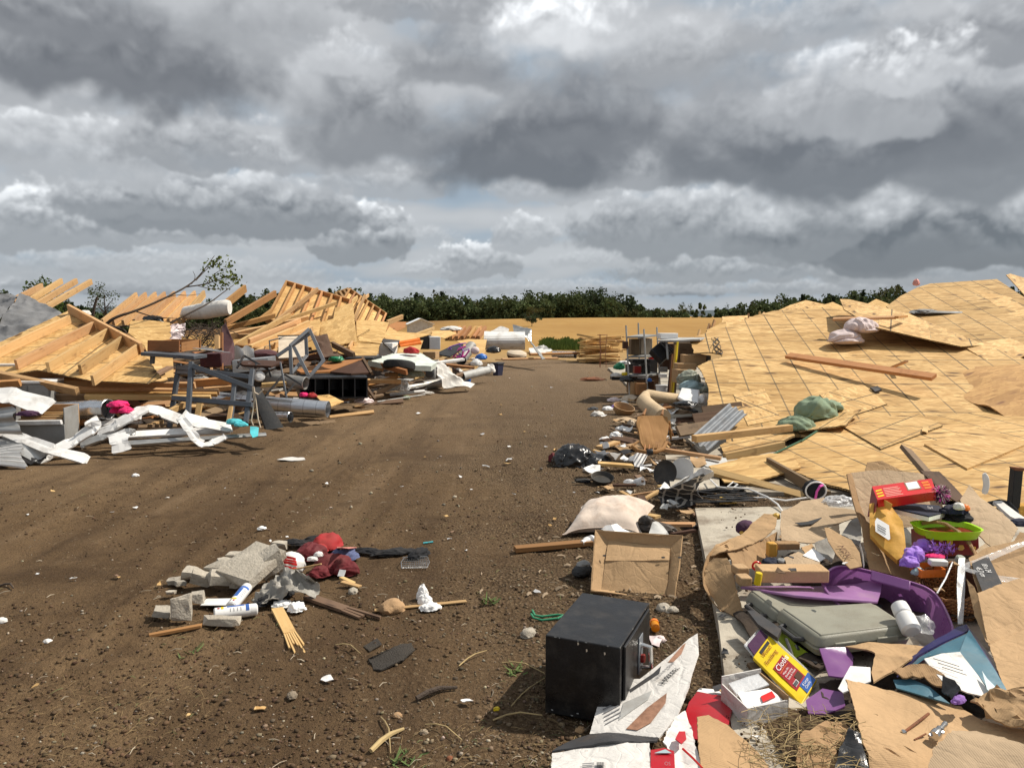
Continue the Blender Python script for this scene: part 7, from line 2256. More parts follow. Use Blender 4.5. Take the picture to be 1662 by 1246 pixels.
r=T('shoe','black shoe lying behind the open carton','shoe')
c=gp(1063,858,.05);B().blob(c,.15,.055,.05,7,.14,2,4,rot=-.35,flat=.7).blob(c+V((-.06,.02,.045)),.06,.04,.05,8,.2,2,3).obj('upper','leather',r)
B().blob(c+V((0,0,-.03)),.155,.06,.018,9,.03,1,3,rot=-.35).obj('sole','rubber',r)
r=T('slipper','black slipper sole up left of the open carton','slipper')
c=gp(945,926,.03);B().blob(c,.055,.09,.035,7,.1,2,4,rot=-.5,flat=.8).obj('sole','rubber',r);B().blob(c+V((.01,.03,.03)),.04,.06,.02,8,.2,2,3,rot=-.5).obj('lining','mid_grey',r)
r=T('tin','open round tin with a pale lid on the gravel by the slab corner','tin')
c=gp(1120,858,.0);B().lathe([(.055,0),(.06,.03),(.058,.035)],c,n=24).obj('body','dark_grey',r);B().lathe([(.05,.035),(.048,.042),(.001,.043)],c,n=24).obj('lid','cream_cloth',r)
heap([(958,845,40,.06,.02),(945,838,20,.04,.02)],'flat grey felt scrap below the pillow','mid_grey','felt_scrap','scrap',9,.3)
paper([(1005,838,.03),(1020,833,.05),(1042,843,.03),(1030,848,.02)],'broken tan chip behind the white paper sheet','osb_gold',.01,None,'wood_chip','wood',.006)
# dense band of small wreckage along the right lane edge
rr=random.Random(77)
KINDS=[('lumber','wood_piece','small broken piece of pale wood'),('white_paper','paper_piece','crumpled piece of white paper'),('weathered_wood','wood_piece','small piece of weathered wood'),
('cardboard','cardboard_piece','torn piece of brown cardboard'),('dark_wood','wood_piece','small piece of dark wood'),('pale_grey','plaster_piece','broken piece of grey plasterboard')]
for k in range(96):
 y=rr.uniform(5.4,16);x=.16*y+.18+rr.gauss(0,.28)-(.1 if y<8 else 0);mt,nm,lb=KINDS[k%6]
 c=V((x,y,rr.uniform(.015,.05)));a=rr.uniform(0,3.1);s=rr.uniform(.05,.16)
 d=V((math.cos(a),math.sin(a),rr.uniform(-.12,.25)))*s
 if 'wood' in nm:
  b=B().plank(c-d,c+d,rr.uniform(.02,.08),.02)
 else:
  R=Matrix.Rotation(a,3,'Z')
  b=B().sheet([c+R@V((s*.8*math.cos(i/6*6.28)*rr.uniform(.6,1.2),s*.6*math.sin(i/6*6.28)*rr.uniform(.6,1.2),rr.uniform(0,s*.6)))for i in range(6)],.005,amp=s*.25,edge=s*.4,fr=9,seed=k)
 b.top(nm,mt,lb+' among the wreckage along the right lane edge',nm.replace('_',' '),'small wreckage along the right lane edge: '+mt.replace('_',' '))
# ------------------------------------------------------------------ foreground right
# black safe
r=T('safe','black steel safe with chrome handle standing on the gravel','safe')
SZ=.33
q=[gp(885,1030,SZ),gp(1007,1051,SZ),gp(1054,978,SZ),gp(945,961,SZ)]
lo=[V((p.x,p.y,-.005))for p in q]
B().hexa(lo+q).obj('body','black_paint',r,bevel=.004)
ex=q[2]-q[1];ez=V((0,0,1));nn=ex.cross(ez).normalized()
if nn.x<0:nn=-nn
o_=lo[1]
dr=B().para(o_+ex*.07+V((0,0,.022))+nn*.001,ex*.84,nn*.012,V((0,0,SZ-.045))).obj('door','black_paint',r,bevel=.003)
hb=o_+ex*.48+nn*.013
B().para(hb+V((0,0,.10)),ex.normalized()*.07,nn*.006,V((0,0,.16))).obj('handle_plate','grey_steel',dr,bevel=.004)
B().tube([hb+ex.normalized()*.035+V((0,0,.22)),hb+ex.normalized()*.035+nn*.045+V((0,0,.215)),hb+ex.normalized()*.035+nn*.05+V((0,0,.13)),hb+ex.normalized()*.035+nn*.01+V((0,0,.12))],.011,10).obj('handle','chrome',dr)
B().lathe([(.018,0),(.02,.012),(.016,.016)],hb+ex.normalized()*.035+V((0,0,.16))+nn*.006,nn,18).obj('dial','red_tin',dr)
rs=random.Random(2)
safe_o=r;sq_=q;sl_=lo
for(x,y)in((952,1053),(981,1056),(938,1052)):
 p=q[0].lerp(q[1],(x-885)/122.0)+V((0,0,-rs.uniform(.006,.03)))
 f=(q[1]-q[0]).normalized();m_=f.cross(V((0,0,1))).normalized()
 if m_.dot(CAM-p)<0:m_=-m_
 B().sheet([p+m_*.0006,p+f*.006+m_*.0006,p+f*.007-V((0,0,.008))+m_*.0006,p+f*.001-V((0,0,.012))+m_*.0006],.0005).obj('paint_chip','cream_cloth',r)
def tray(F,I,depth,label,mat='cardboard_clean',inner='cardboard_inside',name='carton',crease=.02,wall=.006):
 """open carton lying on its side: F outer rim (4 points, seen face), I inner floor outline (on the rim plane)"""
 r_=T(name,label,'box')
 n_=(F[1]-F[0]).cross(F[3]-F[0]).normalized()
 if n_.dot(CAM-F[0])<0:n_=-n_
 back=-n_*depth
 In=[p+back*.3 for p in I]
 for k in range(4):
  a,b_=F[k],F[(k+1)%4]
  B().sheet([a,b_,b_+back,a+back],wall,amp=.006,fr=6,edge=.05,seed=k).obj('side_panel',mat,r_,bevel=.001)
  B().sheet([a+n_*.002,b_+n_*.002,In[(k+1)%4],In[k]],.004,amp=.005,fr=7,edge=.05,seed=k+5,nrm=n_).obj('flap',mat,r_)
 m1,m2=In[0].lerp(In[3],.45)+n_*crease,In[1].lerp(In[2],.32)+n_*crease*1.4
 B().sheet([In[0],In[1],m2+n_*.004,m1+n_*.004],.004,amp=.008,fr=5,edge=.04,nrm=n_).obj('floor_panel',mat,r_)
 B().sheet([m1,m2,In[2],In[3]],.004,amp=.010,fr=6,edge=.04,seed=4,nrm=n_).obj('floor_panel',mat,r_)
 return r_,n_
PB=Plane(at(960,957,4.50),at(1090,976,4.43),at(977,860,4.80))
r,nb=tray([PB.px(966,860),PB.px(1108,869),PB.px(1094,976),PB.px(959,957)],[PB.px(988,870),PB.px(1089,880),PB.px(1083,962),PB.px(977,950)],.15,
'open brown carton lying on its side right behind the black safe',crease=.012)
for(x,y)in((981,903),(1076,906),(1103,906)):
 p=PB.px(x,y,-.02 if x<1090 else .004)
 B().lathe([(.012,-.001),(.012,.001)],p+nb*.012,nb,14,squash=.5).obj('hand_hole','ink',r)
# white printed heater carton, flattened and leaning on the safe
PHt=Plane(at(957,1190,2.86),at(1069,1196,2.74),at(1131,1030,3.40))
r=T('printed_carton','muddy white printed heater carton leaning against the safe','box')
hp_=B().sheet([PHt.px(*p)for p in((957,1190),(974,1128),(1017,1101),(1012,1122),(1040,1100),(1098,1055),(1118,1036),(1132,1027),(1134,1060),(1124,1090),(1119,1112),(1100,1160),(1070,1197),(1010,1190))],.006,amp=.002,fr=8,edge=.02,tear=.002,seed=3,nrm=PHt.n,udir=PHt.px(1132,1030)-PHt.px(1012,1122)).obj('panel','white_board',r,smooth=50)
def on_plane(pl,P,mat,name,parent,off=.008,amp=.0,th=.0012):
 return B().sheet([pl.px(x,y,off)for x,y in P],th,amp=amp,edge=.03,nrm=pl.n).obj(name,mat,parent)
on_plane(PHt,((1016,1182),(1050,1148),(1082,1124),(1080,1140),(1056,1172),(1034,1184)),'brown_print','printed_picture',hp_,.0035)
on_plane(PHt,((1004,1168),(1012,1140),(1058,1120),(1052,1134),(1026,1152)),'pale_grey','printed_picture',hp_,.003)
on_plane(PHt,((1022,1118),(1060,1092),(1073,1080),(1070,1092),(1024,1122)),'dark_grey','printed_band',hp_,.003)
on_plane(PHt,((1084,1074),(1108,1046),(1113,1043),(1106,1060),(1092,1074)),'brown_print','printed_picture',hp_,.0035)
hx=PHt.px(1097,1083)-PHt.px(1077,1101);hu=PHt.n.cross(hx).normalized()
if hu.z<0:hu=-hu
text_on('Heater',PHt.px(1068,1110),hx,hu*.046,'ink',hp_,off=.005)
text_on('Infrared Zone',PHt.px(1062,1102),hx,hu*.024,'grey_ink',hp_,off=.005)
for k in range(5):
 on_plane(PHt,((978+k,1150+k*6),(1004+k,1136+k*6),(1004+k,1137.5+k*6),(978+k,1151.5+k*6)),'grey_ink','print_line',hp_,.0035)
# lower half of that white carton
PHb=Plane(at(897,1218,2.66),at(1055,1206,2.62),at(900,1262,2.48))
r=T('printed_carton','torn white carton with a barcode and black edge at the bottom of the photo','box')
B().sheet([PHb.px(*p)for p in((896,1220),(936,1214),(1000,1203),(1054,1205),(1058,1240),(1060,1290),(892,1290))],.006,amp=.008,fr=8,edge=.03,tear=.003,nrm=PHb.n).obj('panel','white_board',r,smooth=50)
B().sheet([at(896,1221,2.66),at(915,1208,2.74),at(945,1195,2.80),at(985,1188,2.82),at(1030,1192,2.78),at(1068,1196,2.72),at(1066,1203,2.68),at(1000,1202,2.64),at(940,1213,2.65)],.006,amp=.01,fr=9,edge=.03,seed=2).obj('edge_flap','dark_grey',r)
for k in range(12):
 x=968.5+k*1.0
 on_plane(PHb,((x,1236),(x+(.45 if k%3 else .8),1236),(x+(.45 if k%3 else .8),1246),(x,1246)),'ink','barcode_bar',r,.009)if k<12 else None
for k in range(4):
 on_plane(PHb,((945,1238+k*3),(964,1236.5+k*3),(964,1237.5+k*3),(945,1239+k*3)),'grey_ink','print_line',r,.009)
# red cartons
r=T('red_carton','glossy red carton with a white inner flap beside the heater carton','box')
a,b_,c,d=at(1104,1192,2.95),at(1176,1200,2.86),at(1200,1140,3.10),at(1128,1124,3.2)
PR=Plane(at(1110,1178,2.9),at(1178,1184,2.84),at(1150,1122,3.18))
B().sheet([PR.px(*p)for p in((1106,1178),(1118,1140),(1131,1121),(1194,1132),(1186,1160),(1178,1190),(1140,1200),(1104,1196))],.006,amp=.006,edge=.04,nrm=PR.n).obj('front','red_card',r,bevel=.001)
B().sheet([at(1194,1132,3.1),at(1202,1138,3.12),at(1201,1188,2.98),at(1178,1190,2.84),at(1186,1160,2.95)],.006,nrm=V((1,-.5,0))).obj('side','red_tin',r)
B().sheet([at(1131,1121,3.2),at(1136,1116,3.24),at(1160,1118,3.25),at(1194,1124,3.2),at(1195,1134,3.1)],.005,nrm=V((0,-1,.5))).obj('flap','white_paper',r)
B().sheet([at(1193,1150,3.03),at(1198,1152,3.04),at(1197,1172,2.98),at(1192,1171,2.96)],.002,nrm=V((1,-.6,0))).obj('label','white_paper',r)
r=T('red_carton','second dark red carton with white lettering half buried at the bottom of the photo','box')
PR2=Plane(at(1058,1222,2.55),at(1092,1224,2.52),at(1062,1262,2.40))
B().sheet([PR2.px(*p)for p in((1056,1216),(1078,1212),(1094,1218),(1096,1262),(1056,1262))],.006,amp=.004,edge=.03,nrm=PR2.n).obj('front','red_card',r)
B().sheet([PR2.px(1062,1221,.006),PR2.px(1080,1215,.006),PR2.px(1090,1221,.006)],.002).obj('printed_shape','ice_blue',r)
text_on('OS',PR2.px(1079,1240),PR2.px(1090,1240)-PR2.px(1079,1240),V((0,.25,1)).normalized()*.016,'print_white',r,off=.007)
r=T('torn_carton','torn white and red printed cardboard shred between the red cartons','cardboard')
B().sheet([at(1076,1200,2.62),at(1084,1180,2.72),at(1096,1160,2.78),at(1112,1155,2.82),at(1122,1175,2.72),at(1128,1200,2.62),at(1134,1225,2.55),at(1145,1262,2.44),at(1094,1262,2.44),at(1092,1225,2.55)],.006,amp=.02,fr=8,edge=.02,tear=.006,seed=9).obj('shred','white_board',r,smooth=50)
B().sheet([at(1096,1198,2.60),at(1102,1186,2.64),at(1112,1186,2.65),at(1114,1198,2.60),at(1106,1206,2.57)],.004,nrm=V((0,-.6,.8))).obj('printed_dot','red_card',r)
B().tube([at(1108,1214,2.5),at(1125,1230,2.46),at(1140,1246,2.42)],.004,5).obj('printed_stripe','red_box',r)
# small open white box
r=T('small_carton','small open white carton holding papers, in front of the cloths packet','box')
a=at(1212,1214,2.88);a.z=.02
u_=(at(1278,1206,2.95)-a);u_.z=0;w_=V((-.045,.20,0));h_=V((0,0,.105))
B().para(a,u_,w_.normalized()*.005,h_).obj('side_panel','white_board',r,bevel=.001)
B().para(a,u_.normalized()*.005,w_,h_).obj('side_panel','white_board',r)
B().para(a+u_-u_.normalized()*.005,u_.normalized()*.005,w_,h_*1.15).obj('side_panel','cardboard',r)
B().para(a+w_,u_,w_.normalized()*.005,h_*1.3).obj('side_panel','white_board',r)
B().para(a,u_,w_,V((0,0,.006))).obj('bottom_panel','cardboard_inside',r)
B().sheet([a+h_*.85+u_*.05+w_*.05,a+h_*.9+u_*.92+w_*.1,a+h_*1.0+u_*.85+w_*.5,a+h_*1.05+u_*.1+w_*.55],.004,amp=.01,fr=9,edge=.02).top('leaflet','white_paper','grey printed leaflet inside the small white carton','leaflet')
B().sheet([a+h_*1.0+u_*.45+w_*.12,a+h_*1.02+u_*.8+w_*.18,a+h_*1.08+u_*.82+w_*.34,a+h_*1.04+u_*.5+w_*.28],.004).top('card','red_box','red card lying on the leaflet in the small white carton','card')
B().sheet([a+h_*1.0+u_*.1+w_*.55,a+h_*1.1+u_*.9+w_*.55,a+h_*1.2+u_*.85+w_*.9,a+h_*1.1+u_*.1+w_*.9],.006,amp=.01,edge=.03).top('plastic_wrap','cloudy_plastic','clear plastic wrap at the back of the small white carton','plastic wrap')
# torn cardboard at the bottom
G_CB='torn brown cardboard in the foreground'
def card(P,label,mat='cardboard',th=.006,amp=.02,fr=4,edge=.035,tear=.006,seed=None,ridge=False,group=G_CB,name='cardboard_sheet',nrm=V((0,-.4,1)),udir=None):
 Q=[at(*p)for p in P]
 return B().sheet(Q,th,amp=amp,fr=fr,edge=edge,tear=tear,seed=seed or int(P[0][0]*7+P[0][1]),ridge=ridge,nrm=nrm,udir=udir).top(name,mat,label,'cardboard',group,smooth=45)
card([(1131,1164,2.72),(1150,1160,2.74),(1180,1176,2.72),(1210,1200,2.66),(1240,1228,2.58),(1262,1262,2.48),(1140,1262,2.44),(1134,1215,2.56)],'ribbed tan cardboard torn off in front of the red carton','cardboard',amp=.012,tear=.004,udir=V((.2,1,0)))
card([(1372,1104,2.95),(1410,1110,2.95),(1450,1119,2.94),(1500,1130,2.92),(1546,1142,2.9),(1590,1176,2.78),(1640,1190,2.72),(1690,1190,2.7),(1690,1290,2.4),(1420,1290,2.4),(1412,1246,2.5),(1400,1205,2.6),(1388,1160,2.75)],'largest muddy cardboard sheet at the lower right with a bolt lying on it','cardboard_clean',amp=.03,fr=2.6,tear=.005)
card([(1500,1262,2.32),(1515,1215,2.45),(1545,1190,2.52),(1585,1186,2.56),(1630,1192,2.5),(1690,1210,2.4),(1690,1290,2.25),(1500,1290,2.25)],'pinkish cardboard flap folded at the bottom right corner','cardboard_pale',amp=.025,fr=3)
card([(1575,1135,2.8),(1620,1120,2.85),(1690,1118,2.85),(1690,1200,2.6),(1640,1180,2.66),(1600,1165,2.72)],'creased cardboard lying between blue box and bottom flap','cardboard',amp=.04,fr=5,ridge=True)
card([(1296,1200,2.62),(1330,1180,2.7),(1372,1158,2.8),(1382,1178,2.74),(1364,1215,2.6),(1352,1262,2.46),(1310,1290,2.4),(1290,1240,2.5)],'crumpled cardboard with straw on it left of the black plastic','cardboard_inside',amp=.04,fr=6,ridge=True,tear=.01)
B().sheet([at(1352,1262,2.42),at(1362,1220,2.52),at(1378,1185,2.62),at(1394,1190,2.62),at(1402,1225,2.5),at(1420,1280,2.36),at(1350,1290,2.36)],.006,amp=.03,fr=6,ridge=True,edge=.03).top('bin_bag','bag_black','black plastic showing between two torn cardboard sheets','bag')
card([(1586,962,3.45),(1622,948,3.52),(1690,928,3.6),(1690,1012,3.3),(1640,1032,3.25),(1605,1046,3.2)],'upper flap of the open carton at the right edge','cardboard_clean',amp=.012,tear=.002)
card([(1605,1047,3.2),(1640,1033,3.25),(1690,1013,3.3),(1690,1110,2.95),(1650,1115,2.95),(1632,1121,2.92),(1618,1085,3.05)],'ribbed lower flap of the open carton at the right edge','cardboard_clean',amp=.012,tear=.003)
card([(1568,938,3.62),(1580,950,3.55),(1600,1000,3.36),(1612,1046,3.2),(1600,1040,3.22),(1582,1000,3.4)],'torn narrow cardboard edge beside the wicker basket','cardboard',amp=.01)
card([(1572,905,3.85),(1600,890,3.92),(1690,862,4.0),(1690,950,3.65),(1625,962,3.55),(1590,970,3.5)],'flattened carton carrying the black printed size label','cardboard',amp=.015,tear=.002)
PBL=Plane(at(1577,914,3.80),at(1604,903,3.86),at(1600,966,3.47))
r=T('size_label','black printed label reading 18 x 24 and 45.7 cm on the flattened carton','label')
B().sheet([PBL.px(*p,.012)for p in((1577,914),(1604,902),(1628,950),(1598,968))],.002,nrm=PBL.n).obj('patch','dark_grey',r)
tx=PBL.px(1604,952,.02)-PBL.px(1582,918,.02);tu=PBL.n.cross(tx).normalized()
text_on('18 x 24',PBL.px(1592,914,.016),tx,(-tu if tu.x<0 else tu)*.034,'print_white',r,off=.001)
text_on('45.7 cm',PBL.px(1583,920,.016),tx,(-tu if tu.x<0 else tu)*.034,'print_white',r,off=.001)
# straw on cardboard
b=B();rs=random.Random(12)
for k in range(240):
 x,y=rs.uniform(1215,1400),rs.uniform(1150,1246);p=at(x,y,2.9-(y-1130)*.0042);a=rs.uniform(0,6.28);l=rs.uniform(.015,.06)
 d=V((math.cos(a),math.sin(a),rs.uniform(-.3,.3)))*l
 b.tube([p-d,p+V((0,0,.008)),p+d],.0012,4,cap=False)
o=b.top('straw_tangle','straw','tangle of dry straw caught on the crumpled cardboard','straw');o['kind']='stuff'
# soil and litter lying on the slab between the cartons
xs=np.linspace(.95,1.35,40);ys=np.linspace(2.3,3.05,60)
X,Y=np.meshgrid(xs,ys)
Z=.035+.10*np.exp(-((X-1.13)/.16)**2-((Y-2.62)/.30)**2)+.03*fbm(X*9,Y*9,3,4,.6)
i_=np.arange(X.size).reshape(X.shape)
me=np_mesh('soil',np.stack([X,Y,Z],-1).reshape(-1,3),np.stack([i_[:-1,:-1],i_[:-1,1:],i_[1:,1:],i_[1:,:-1]],-1).reshape(-1,4));me.shade_smooth();me.materials.append(DIRT)
o=bpy.data.objects.new('soil',me);COL.objects.link(o);o['kind']='stuff';o['label']='soil with straw heaped on the slab between the foreground cartons';o['category']='soil'
# bolt and fitting
r=T('metal_fitting','silver metal valve fitting lying on the big muddy cardboard','fitting')
p0,p1=at(1516,1194,2.62),at(1543,1164,2.74);u=(p1-p0).normalized()
B().lathe([(.016,0),(.018,.008),(.018,.03),(.010,.034),(.010,.05),(.014,.053),(.014,.062),(.008,.066),(.008,.10),(.0095,.102),(.0095,.115),(.005,.118)],p0,u,14).obj('stem','chrome',r)
B().tube([p0+u*.02+V((-.03,-.01,0)),p0+u*.02+V((.03,.01,.0))],.006,8).obj('lever','galvanised',r)
r=T('bolt','rusty carriage bolt lying on the big muddy cardboard','bolt')
p0,p1=at(1467,1188,2.66),at(1508,1157,2.80);u=(p1-p0).normalized()
B().lathe([(.001,-.006),(.008,-.003),(.011,0)],p0,u,12).obj('head','chrome',r)
B().lathe([(.005,0),(.005,(p1-p0).length*.98)],p0,u,8).obj('shank','rust',r)
B().tube([at(1484,1200,2.62),at(1503,1190,2.66)],.003,5).top('nail','rust','short nail below the rusty bolt','nail')
# blue product carton
r=T('blue_carton','squashed teal and navy carton lying open with its white inside showing','box')
B().sheet([at(1530,1060,3.12),at(1558,1056,3.14),at(1568,1030,3.28),at(1573,1022,3.3),at(1604,1070,3.1),at(1634,1118,2.92),at(1616,1132,2.86),at(1588,1095,2.98)],.006,amp=.006,edge=.04,nrm=V((.3,-1,.5))).obj('end_panel','teal_card',r)
B().sheet([at(1462,1092,3.05),at(1492,1066,3.18),at(1530,1046,3.26),at(1569,1028,3.3),at(1560,1057,3.14),at(1528,1059,3.12),at(1505,1062,3.1),at(1480,1080,3.04)],.006,amp=.005,edge=.04,nrm=V((0,-1,.6))).obj('upper_panel','teal_card',r)
B().sheet([at(1455,1096,3.1),at(1470,1068,3.22),at(1520,1036,3.34),at(1555,1016,3.42),at(1569,1012,3.44),at(1572,1022,3.36),at(1530,1042,3.28),at(1490,1063,3.2)],.006,amp=.006,edge=.04,nrm=V((0,-.6,1))).obj('lid','navy_card',r)
B().sheet([at(1569,1012,3.44),at(1580,1026,3.38),at(1612,1068,3.2),at(1640,1112,3.0),at(1634,1118,2.93),at(1600,1064,3.14),at(1573,1023,3.33)],.006,amp=.004,edge=.04,nrm=V((.5,-.6,1))).obj('lid','navy_card',r)
B().sheet([at(1500,1068,3.08),at(1528,1060,3.11),at(1558,1058,3.12),at(1588,1096,2.97),at(1613,1132,2.85),at(1570,1122,2.86),at(1530,1104,2.92),at(1512,1085,3.0)],.005,amp=.006,edge=.03,nrm=V((0,-1,.6))).obj('inside_panel','white_board',r)
B().sheet([at(1450,1102,2.98),at(1480,1100,2.98),at(1510,1114,2.92),at(1542,1140,2.84),at(1500,1128,2.88),at(1455,1116,2.94)],.006,amp=.006,edge=.04).obj('lower_panel','teal_card',r)
for k in range(3):
 p0,p1=at(1515+k*7,1068+k*7,3.03-.03*k),at(1557+k*6,1081+k*7,2.98-.03*k)
 B().tube([p0,p1],.0014,4).obj('print_line','ink',r)
B().sheet([at(1594,1088,2.955),at(1602,1100,2.93),at(1624,1122,2.86),at(1618,1130,2.84),at(1602,1118,2.87)],.002,nrm=V((.3,-1,.5))).obj('label','ice_blue',r)
B().sheet([at(1448,1092,3.0),at(1475,1078,3.06),at(1505,1080,3.02),at(1532,1096,2.96),at(1548,1112,2.9),at(1528,1116,2.88),at(1500,1098,2.95),at(1465,1098,2.96)],.006,amp=.02,fr=7,ridge=True,edge=.03,tear=.006).top('carton_liner','cardboard_inside','dirty brown cardboard liner inside the teal carton','cardboard')
B().sheet([at(1530,1098,2.9),at(1550,1108,2.86),at(1560,1122,2.82),at(1545,1135,2.80),at(1528,1118,2.85)],.006,amp=.02,ridge=True,fr=9,edge=.02).top('black_wrapper','bag_black','black wrapper sticking out of the teal carton','wrapper')
B().blob(at(1556,1137,2.80),.035,.018,.02,3,.2,2,3,rot=.5).top('snack_wrapper','lilac_net','small white and yellow wrapper below the teal carton','wrapper')
# grey tool cases
def case(P,th,label,tilt_dn=None):
 """P: far-left, far-right, near-right, near-left corners of the lid (px, py, Y)"""
 r_=T('tool_case',label,'tool case','grey plastic tool cases')
 fl,fr_,nr,nl=[at(*p)for p in P]
 n_=(fr_-fl).cross(nl-fl).normalized()
 if n_.z<0:n_=-n_
 def shell(h0,h1,ins0,ins1,nm):
  c=(fl+fr_+nr+nl)/4
  def ring(h,ins):
   q=[]
   C4=[fl,fr_,nr,nl]
   for i in range(4):
    p,a,b2=C4[i],C4[i-1],C4[(i+1)%4]
    da=(a-p).normalized();db=(b2-p).normalized()
    rad=.045
    for k in range(6):
     t_=k/5
     pp=p+da*rad*(1-t_)**2+db*rad*t_**2
     q.append(pp+(c-pp).normalized()*ins-n_*h)
   return q
  b=B()
  rows=[ring(h0,ins0+.018),ring(h0+.004,ins0+.006),ring(h0+.012,ins0)]+[ring(h1,ins1)]
  b.grid(rows,closev=True)
  b.face(rows[0]);b.face(list(reversed(rows[-1])))
  return b.obj(nm,'case_grey',r_,smooth=38)
 ld=shell(0,th*.48,.012,.0,'lid')
 shell(th*.52,th,.0,.012,'base')
 # raised lid field
 c=(fl+fr_+nr+nl)/4
 q=[p.lerp(c,.13)+n_*.0 for p in(fl,fr_,nr,nl)]
 B().hexa([p-n_*.004 for p in(q[3],q[2],q[1],q[0])]+[p+n_*.005 for p in(q[3],q[2],q[1],q[0])]).obj('lid_field','case_grey',ld,bevel=.006)
 ex=nr-nl;out=ex.cross(n_).normalized()
 if out.dot(CAM-nl)<0:out=-out
 for f in(.28,.72):
  o=nl.lerp(nr,f)-n_*th*.5+out*.002
  B().para(o-ex.normalized()*.05-n_*th*.16,ex.normalized()*.10,out*.012,n_*th*.34).obj('latch','case_grey',ld,bevel=.004)
 ey=nl-fl;o2=fl.lerp(nl,.5)-n_*th*.55
 out2=-ex.normalized()
 B().tube([o2-ey*.22+out2*.0,o2-ey*.18+out2*.035,o2+ey*.18+out2*.035,o2+ey*.22],.012,8).obj('handle','dark_grey',r_)
 return r_
case([(1256,986,3.74),(1420,976,3.80),(1482,1016,3.44),(1326,1036,3.36)],.085,'nearest grey tool case lying closed on the cloths packet')
case([(1207,956,4.02),(1330,958,4.06),(1400,986,3.84),(1262,998,3.78)],.085,'farther grey tool case half under the purple lid')
# black handle strip between
B().sheet([at(1213,990,3.72),at(1225,990,3.74),at(1268,1020,3.5),at(1262,1034,3.44),at(1230,1012,3.58)],.02).top('carry_strap','dark_grey','dark grey strap handle between the two tool cases','handle')
# lime bag
B().sheet([at(1238,1014,3.66),at(1262,1020,3.64),at(1290,1044,3.52),at(1314,1060,3.44),at(1310,1078,3.40),at(1286,1074,3.42),at(1255,1042,3.54)],.03,amp=.012,edge=.03).top('bag','lime_bag','lime green bag with black straps under the tool case','bag')
for P,lb in((((1276,1036,3.50),(1283,1056,3.42),(1286,1066,3.39)),'short black strap across the lime bag'),(((1298,1074,3.36),(1312,1068,3.38),(1326,1076,3.34)),'black strap along the lower edge of the lime bag'),(((1292,1046,3.46),(1296,1054,3.43)),'black buckle on the lime bag')):
 B().tube([at(*p)for p in P],.006,6,sq=(.5,1.4)).top('strap','black_plastic',lb,'strap')
# packet of polishing cloths in a clear container
PC=Plane(at(1222,1066,3.36),at(1248,1031,3.50),at(1301,1143,3.06))
r=T('cloths_packet','bright yellow packet reading Wood Finishing Cloths on a clear tray','packet')
ecx=PC.px(1301,1143)-PC.px(1222,1066);ecy=PC.px(1248,1031)-PC.px(1222,1066)
def pcp(u,v,off=.0):
 return PC.px(1222,1066,off)+ecx*u+ecy*v
def patch(u0,v0,u1,v1,mat,off,nm,amp=.0):
 return B().sheet([pcp(u0,v0,off),pcp(u1,v0,off),pcp(u1,v1,off),pcp(u0,v1,off)],.001,amp=amp,edge=.02,nrm=PC.n).obj(nm,mat,pch)
pch=B().sheet([pcp(0,0),pcp(1,0),pcp(1,1),pcp(0,1)],.016,amp=.003,fr=12,edge=.012,nrm=PC.n).obj('pouch','print_yellow',r,bevel=.003)
patch(.36,.22,.84,.80,'print_red',.003,'red_panel')
patch(.83,.42,.985,.97,'blue_print',.0035,'blue_panel')
patch(.02,.25,.065,.85,'ink',.003,'logo_bar')if False else None
ty=ecy.normalized();txv=ecx.normalized()
text_on('Wood',pcp(.155,.26,.003),ty,-txv*.034,'red_tin',pch,off=.001)
text_on('Finishing',pcp(.27,.14,.003),ty,-txv*.034,'red_tin',pch,off=.001)
text_on('Cloths',pcp(.47,.27,.0055),ty,-txv*.043,'print_white',pch,off=.001)
B().tube([pcp(.50,.26,.006),pcp(.49,.5,.006),pcp(.50,.72,.006)],.0012,4).obj('underline','orange_plastic',pch)
for k,s in enumerate(('Wipe On,','Penetrating','Stain & Finish')):
 text_on(s,pcp(.56+k*.05,.30,.0055),ty,-txv*.015,'print_white',pch,off=.001)
patch(.69,.52,.80,.76,'dark_wood',.0052,'picture')
patch(.735,.30,.80,.50,'print_white',.0052,'barcode')
for k in range(7):
 patch(.74,.315+k*.026,.795,.325+k*.026,'ink',.0064,'barcode_bar')
text_on('8 Large',pcp(.89,.50,.006),ty,-txv*.019,'print_white',pch,off=.001)
text_on('Cloths',pcp(.945,.50,.006),ty,-txv*.019,'print_white',pch,off=.001)
patch(.03,.30,.085,.82,'ink',.003,'logo_bar')
r=T('clear_tray','clear plastic tray under the yellow packet, resting on the slab','tray')
PT=[PC.px(*p,-.022)for p in((1209,1047),(1236,1016),(1320,1098),(1296,1152))]
B().sheet(PT,.002,nrm=PC.n).obj('base','cloudy_plastic',r)
B().tube(PT+[PT[0]],.006,8).obj('rim','cloudy_plastic',r)
B().sheet([PC.px(*p,-.004)for p in((1213,1046),(1234,1021),(1247,1033),(1224,1062))],.006,nrm=PC.n).top('purple_card','dark_purple','purple card showing at the upper end of the clear tray','card')
plank(PC.px(1222,1078,-.05),PC.px(1296,1160,-.05),.05,.02,'grey wooden strip along the near side of the clear tray',mat='weathered_wood',name='wood_strip',cat='wood',up=PC.n)
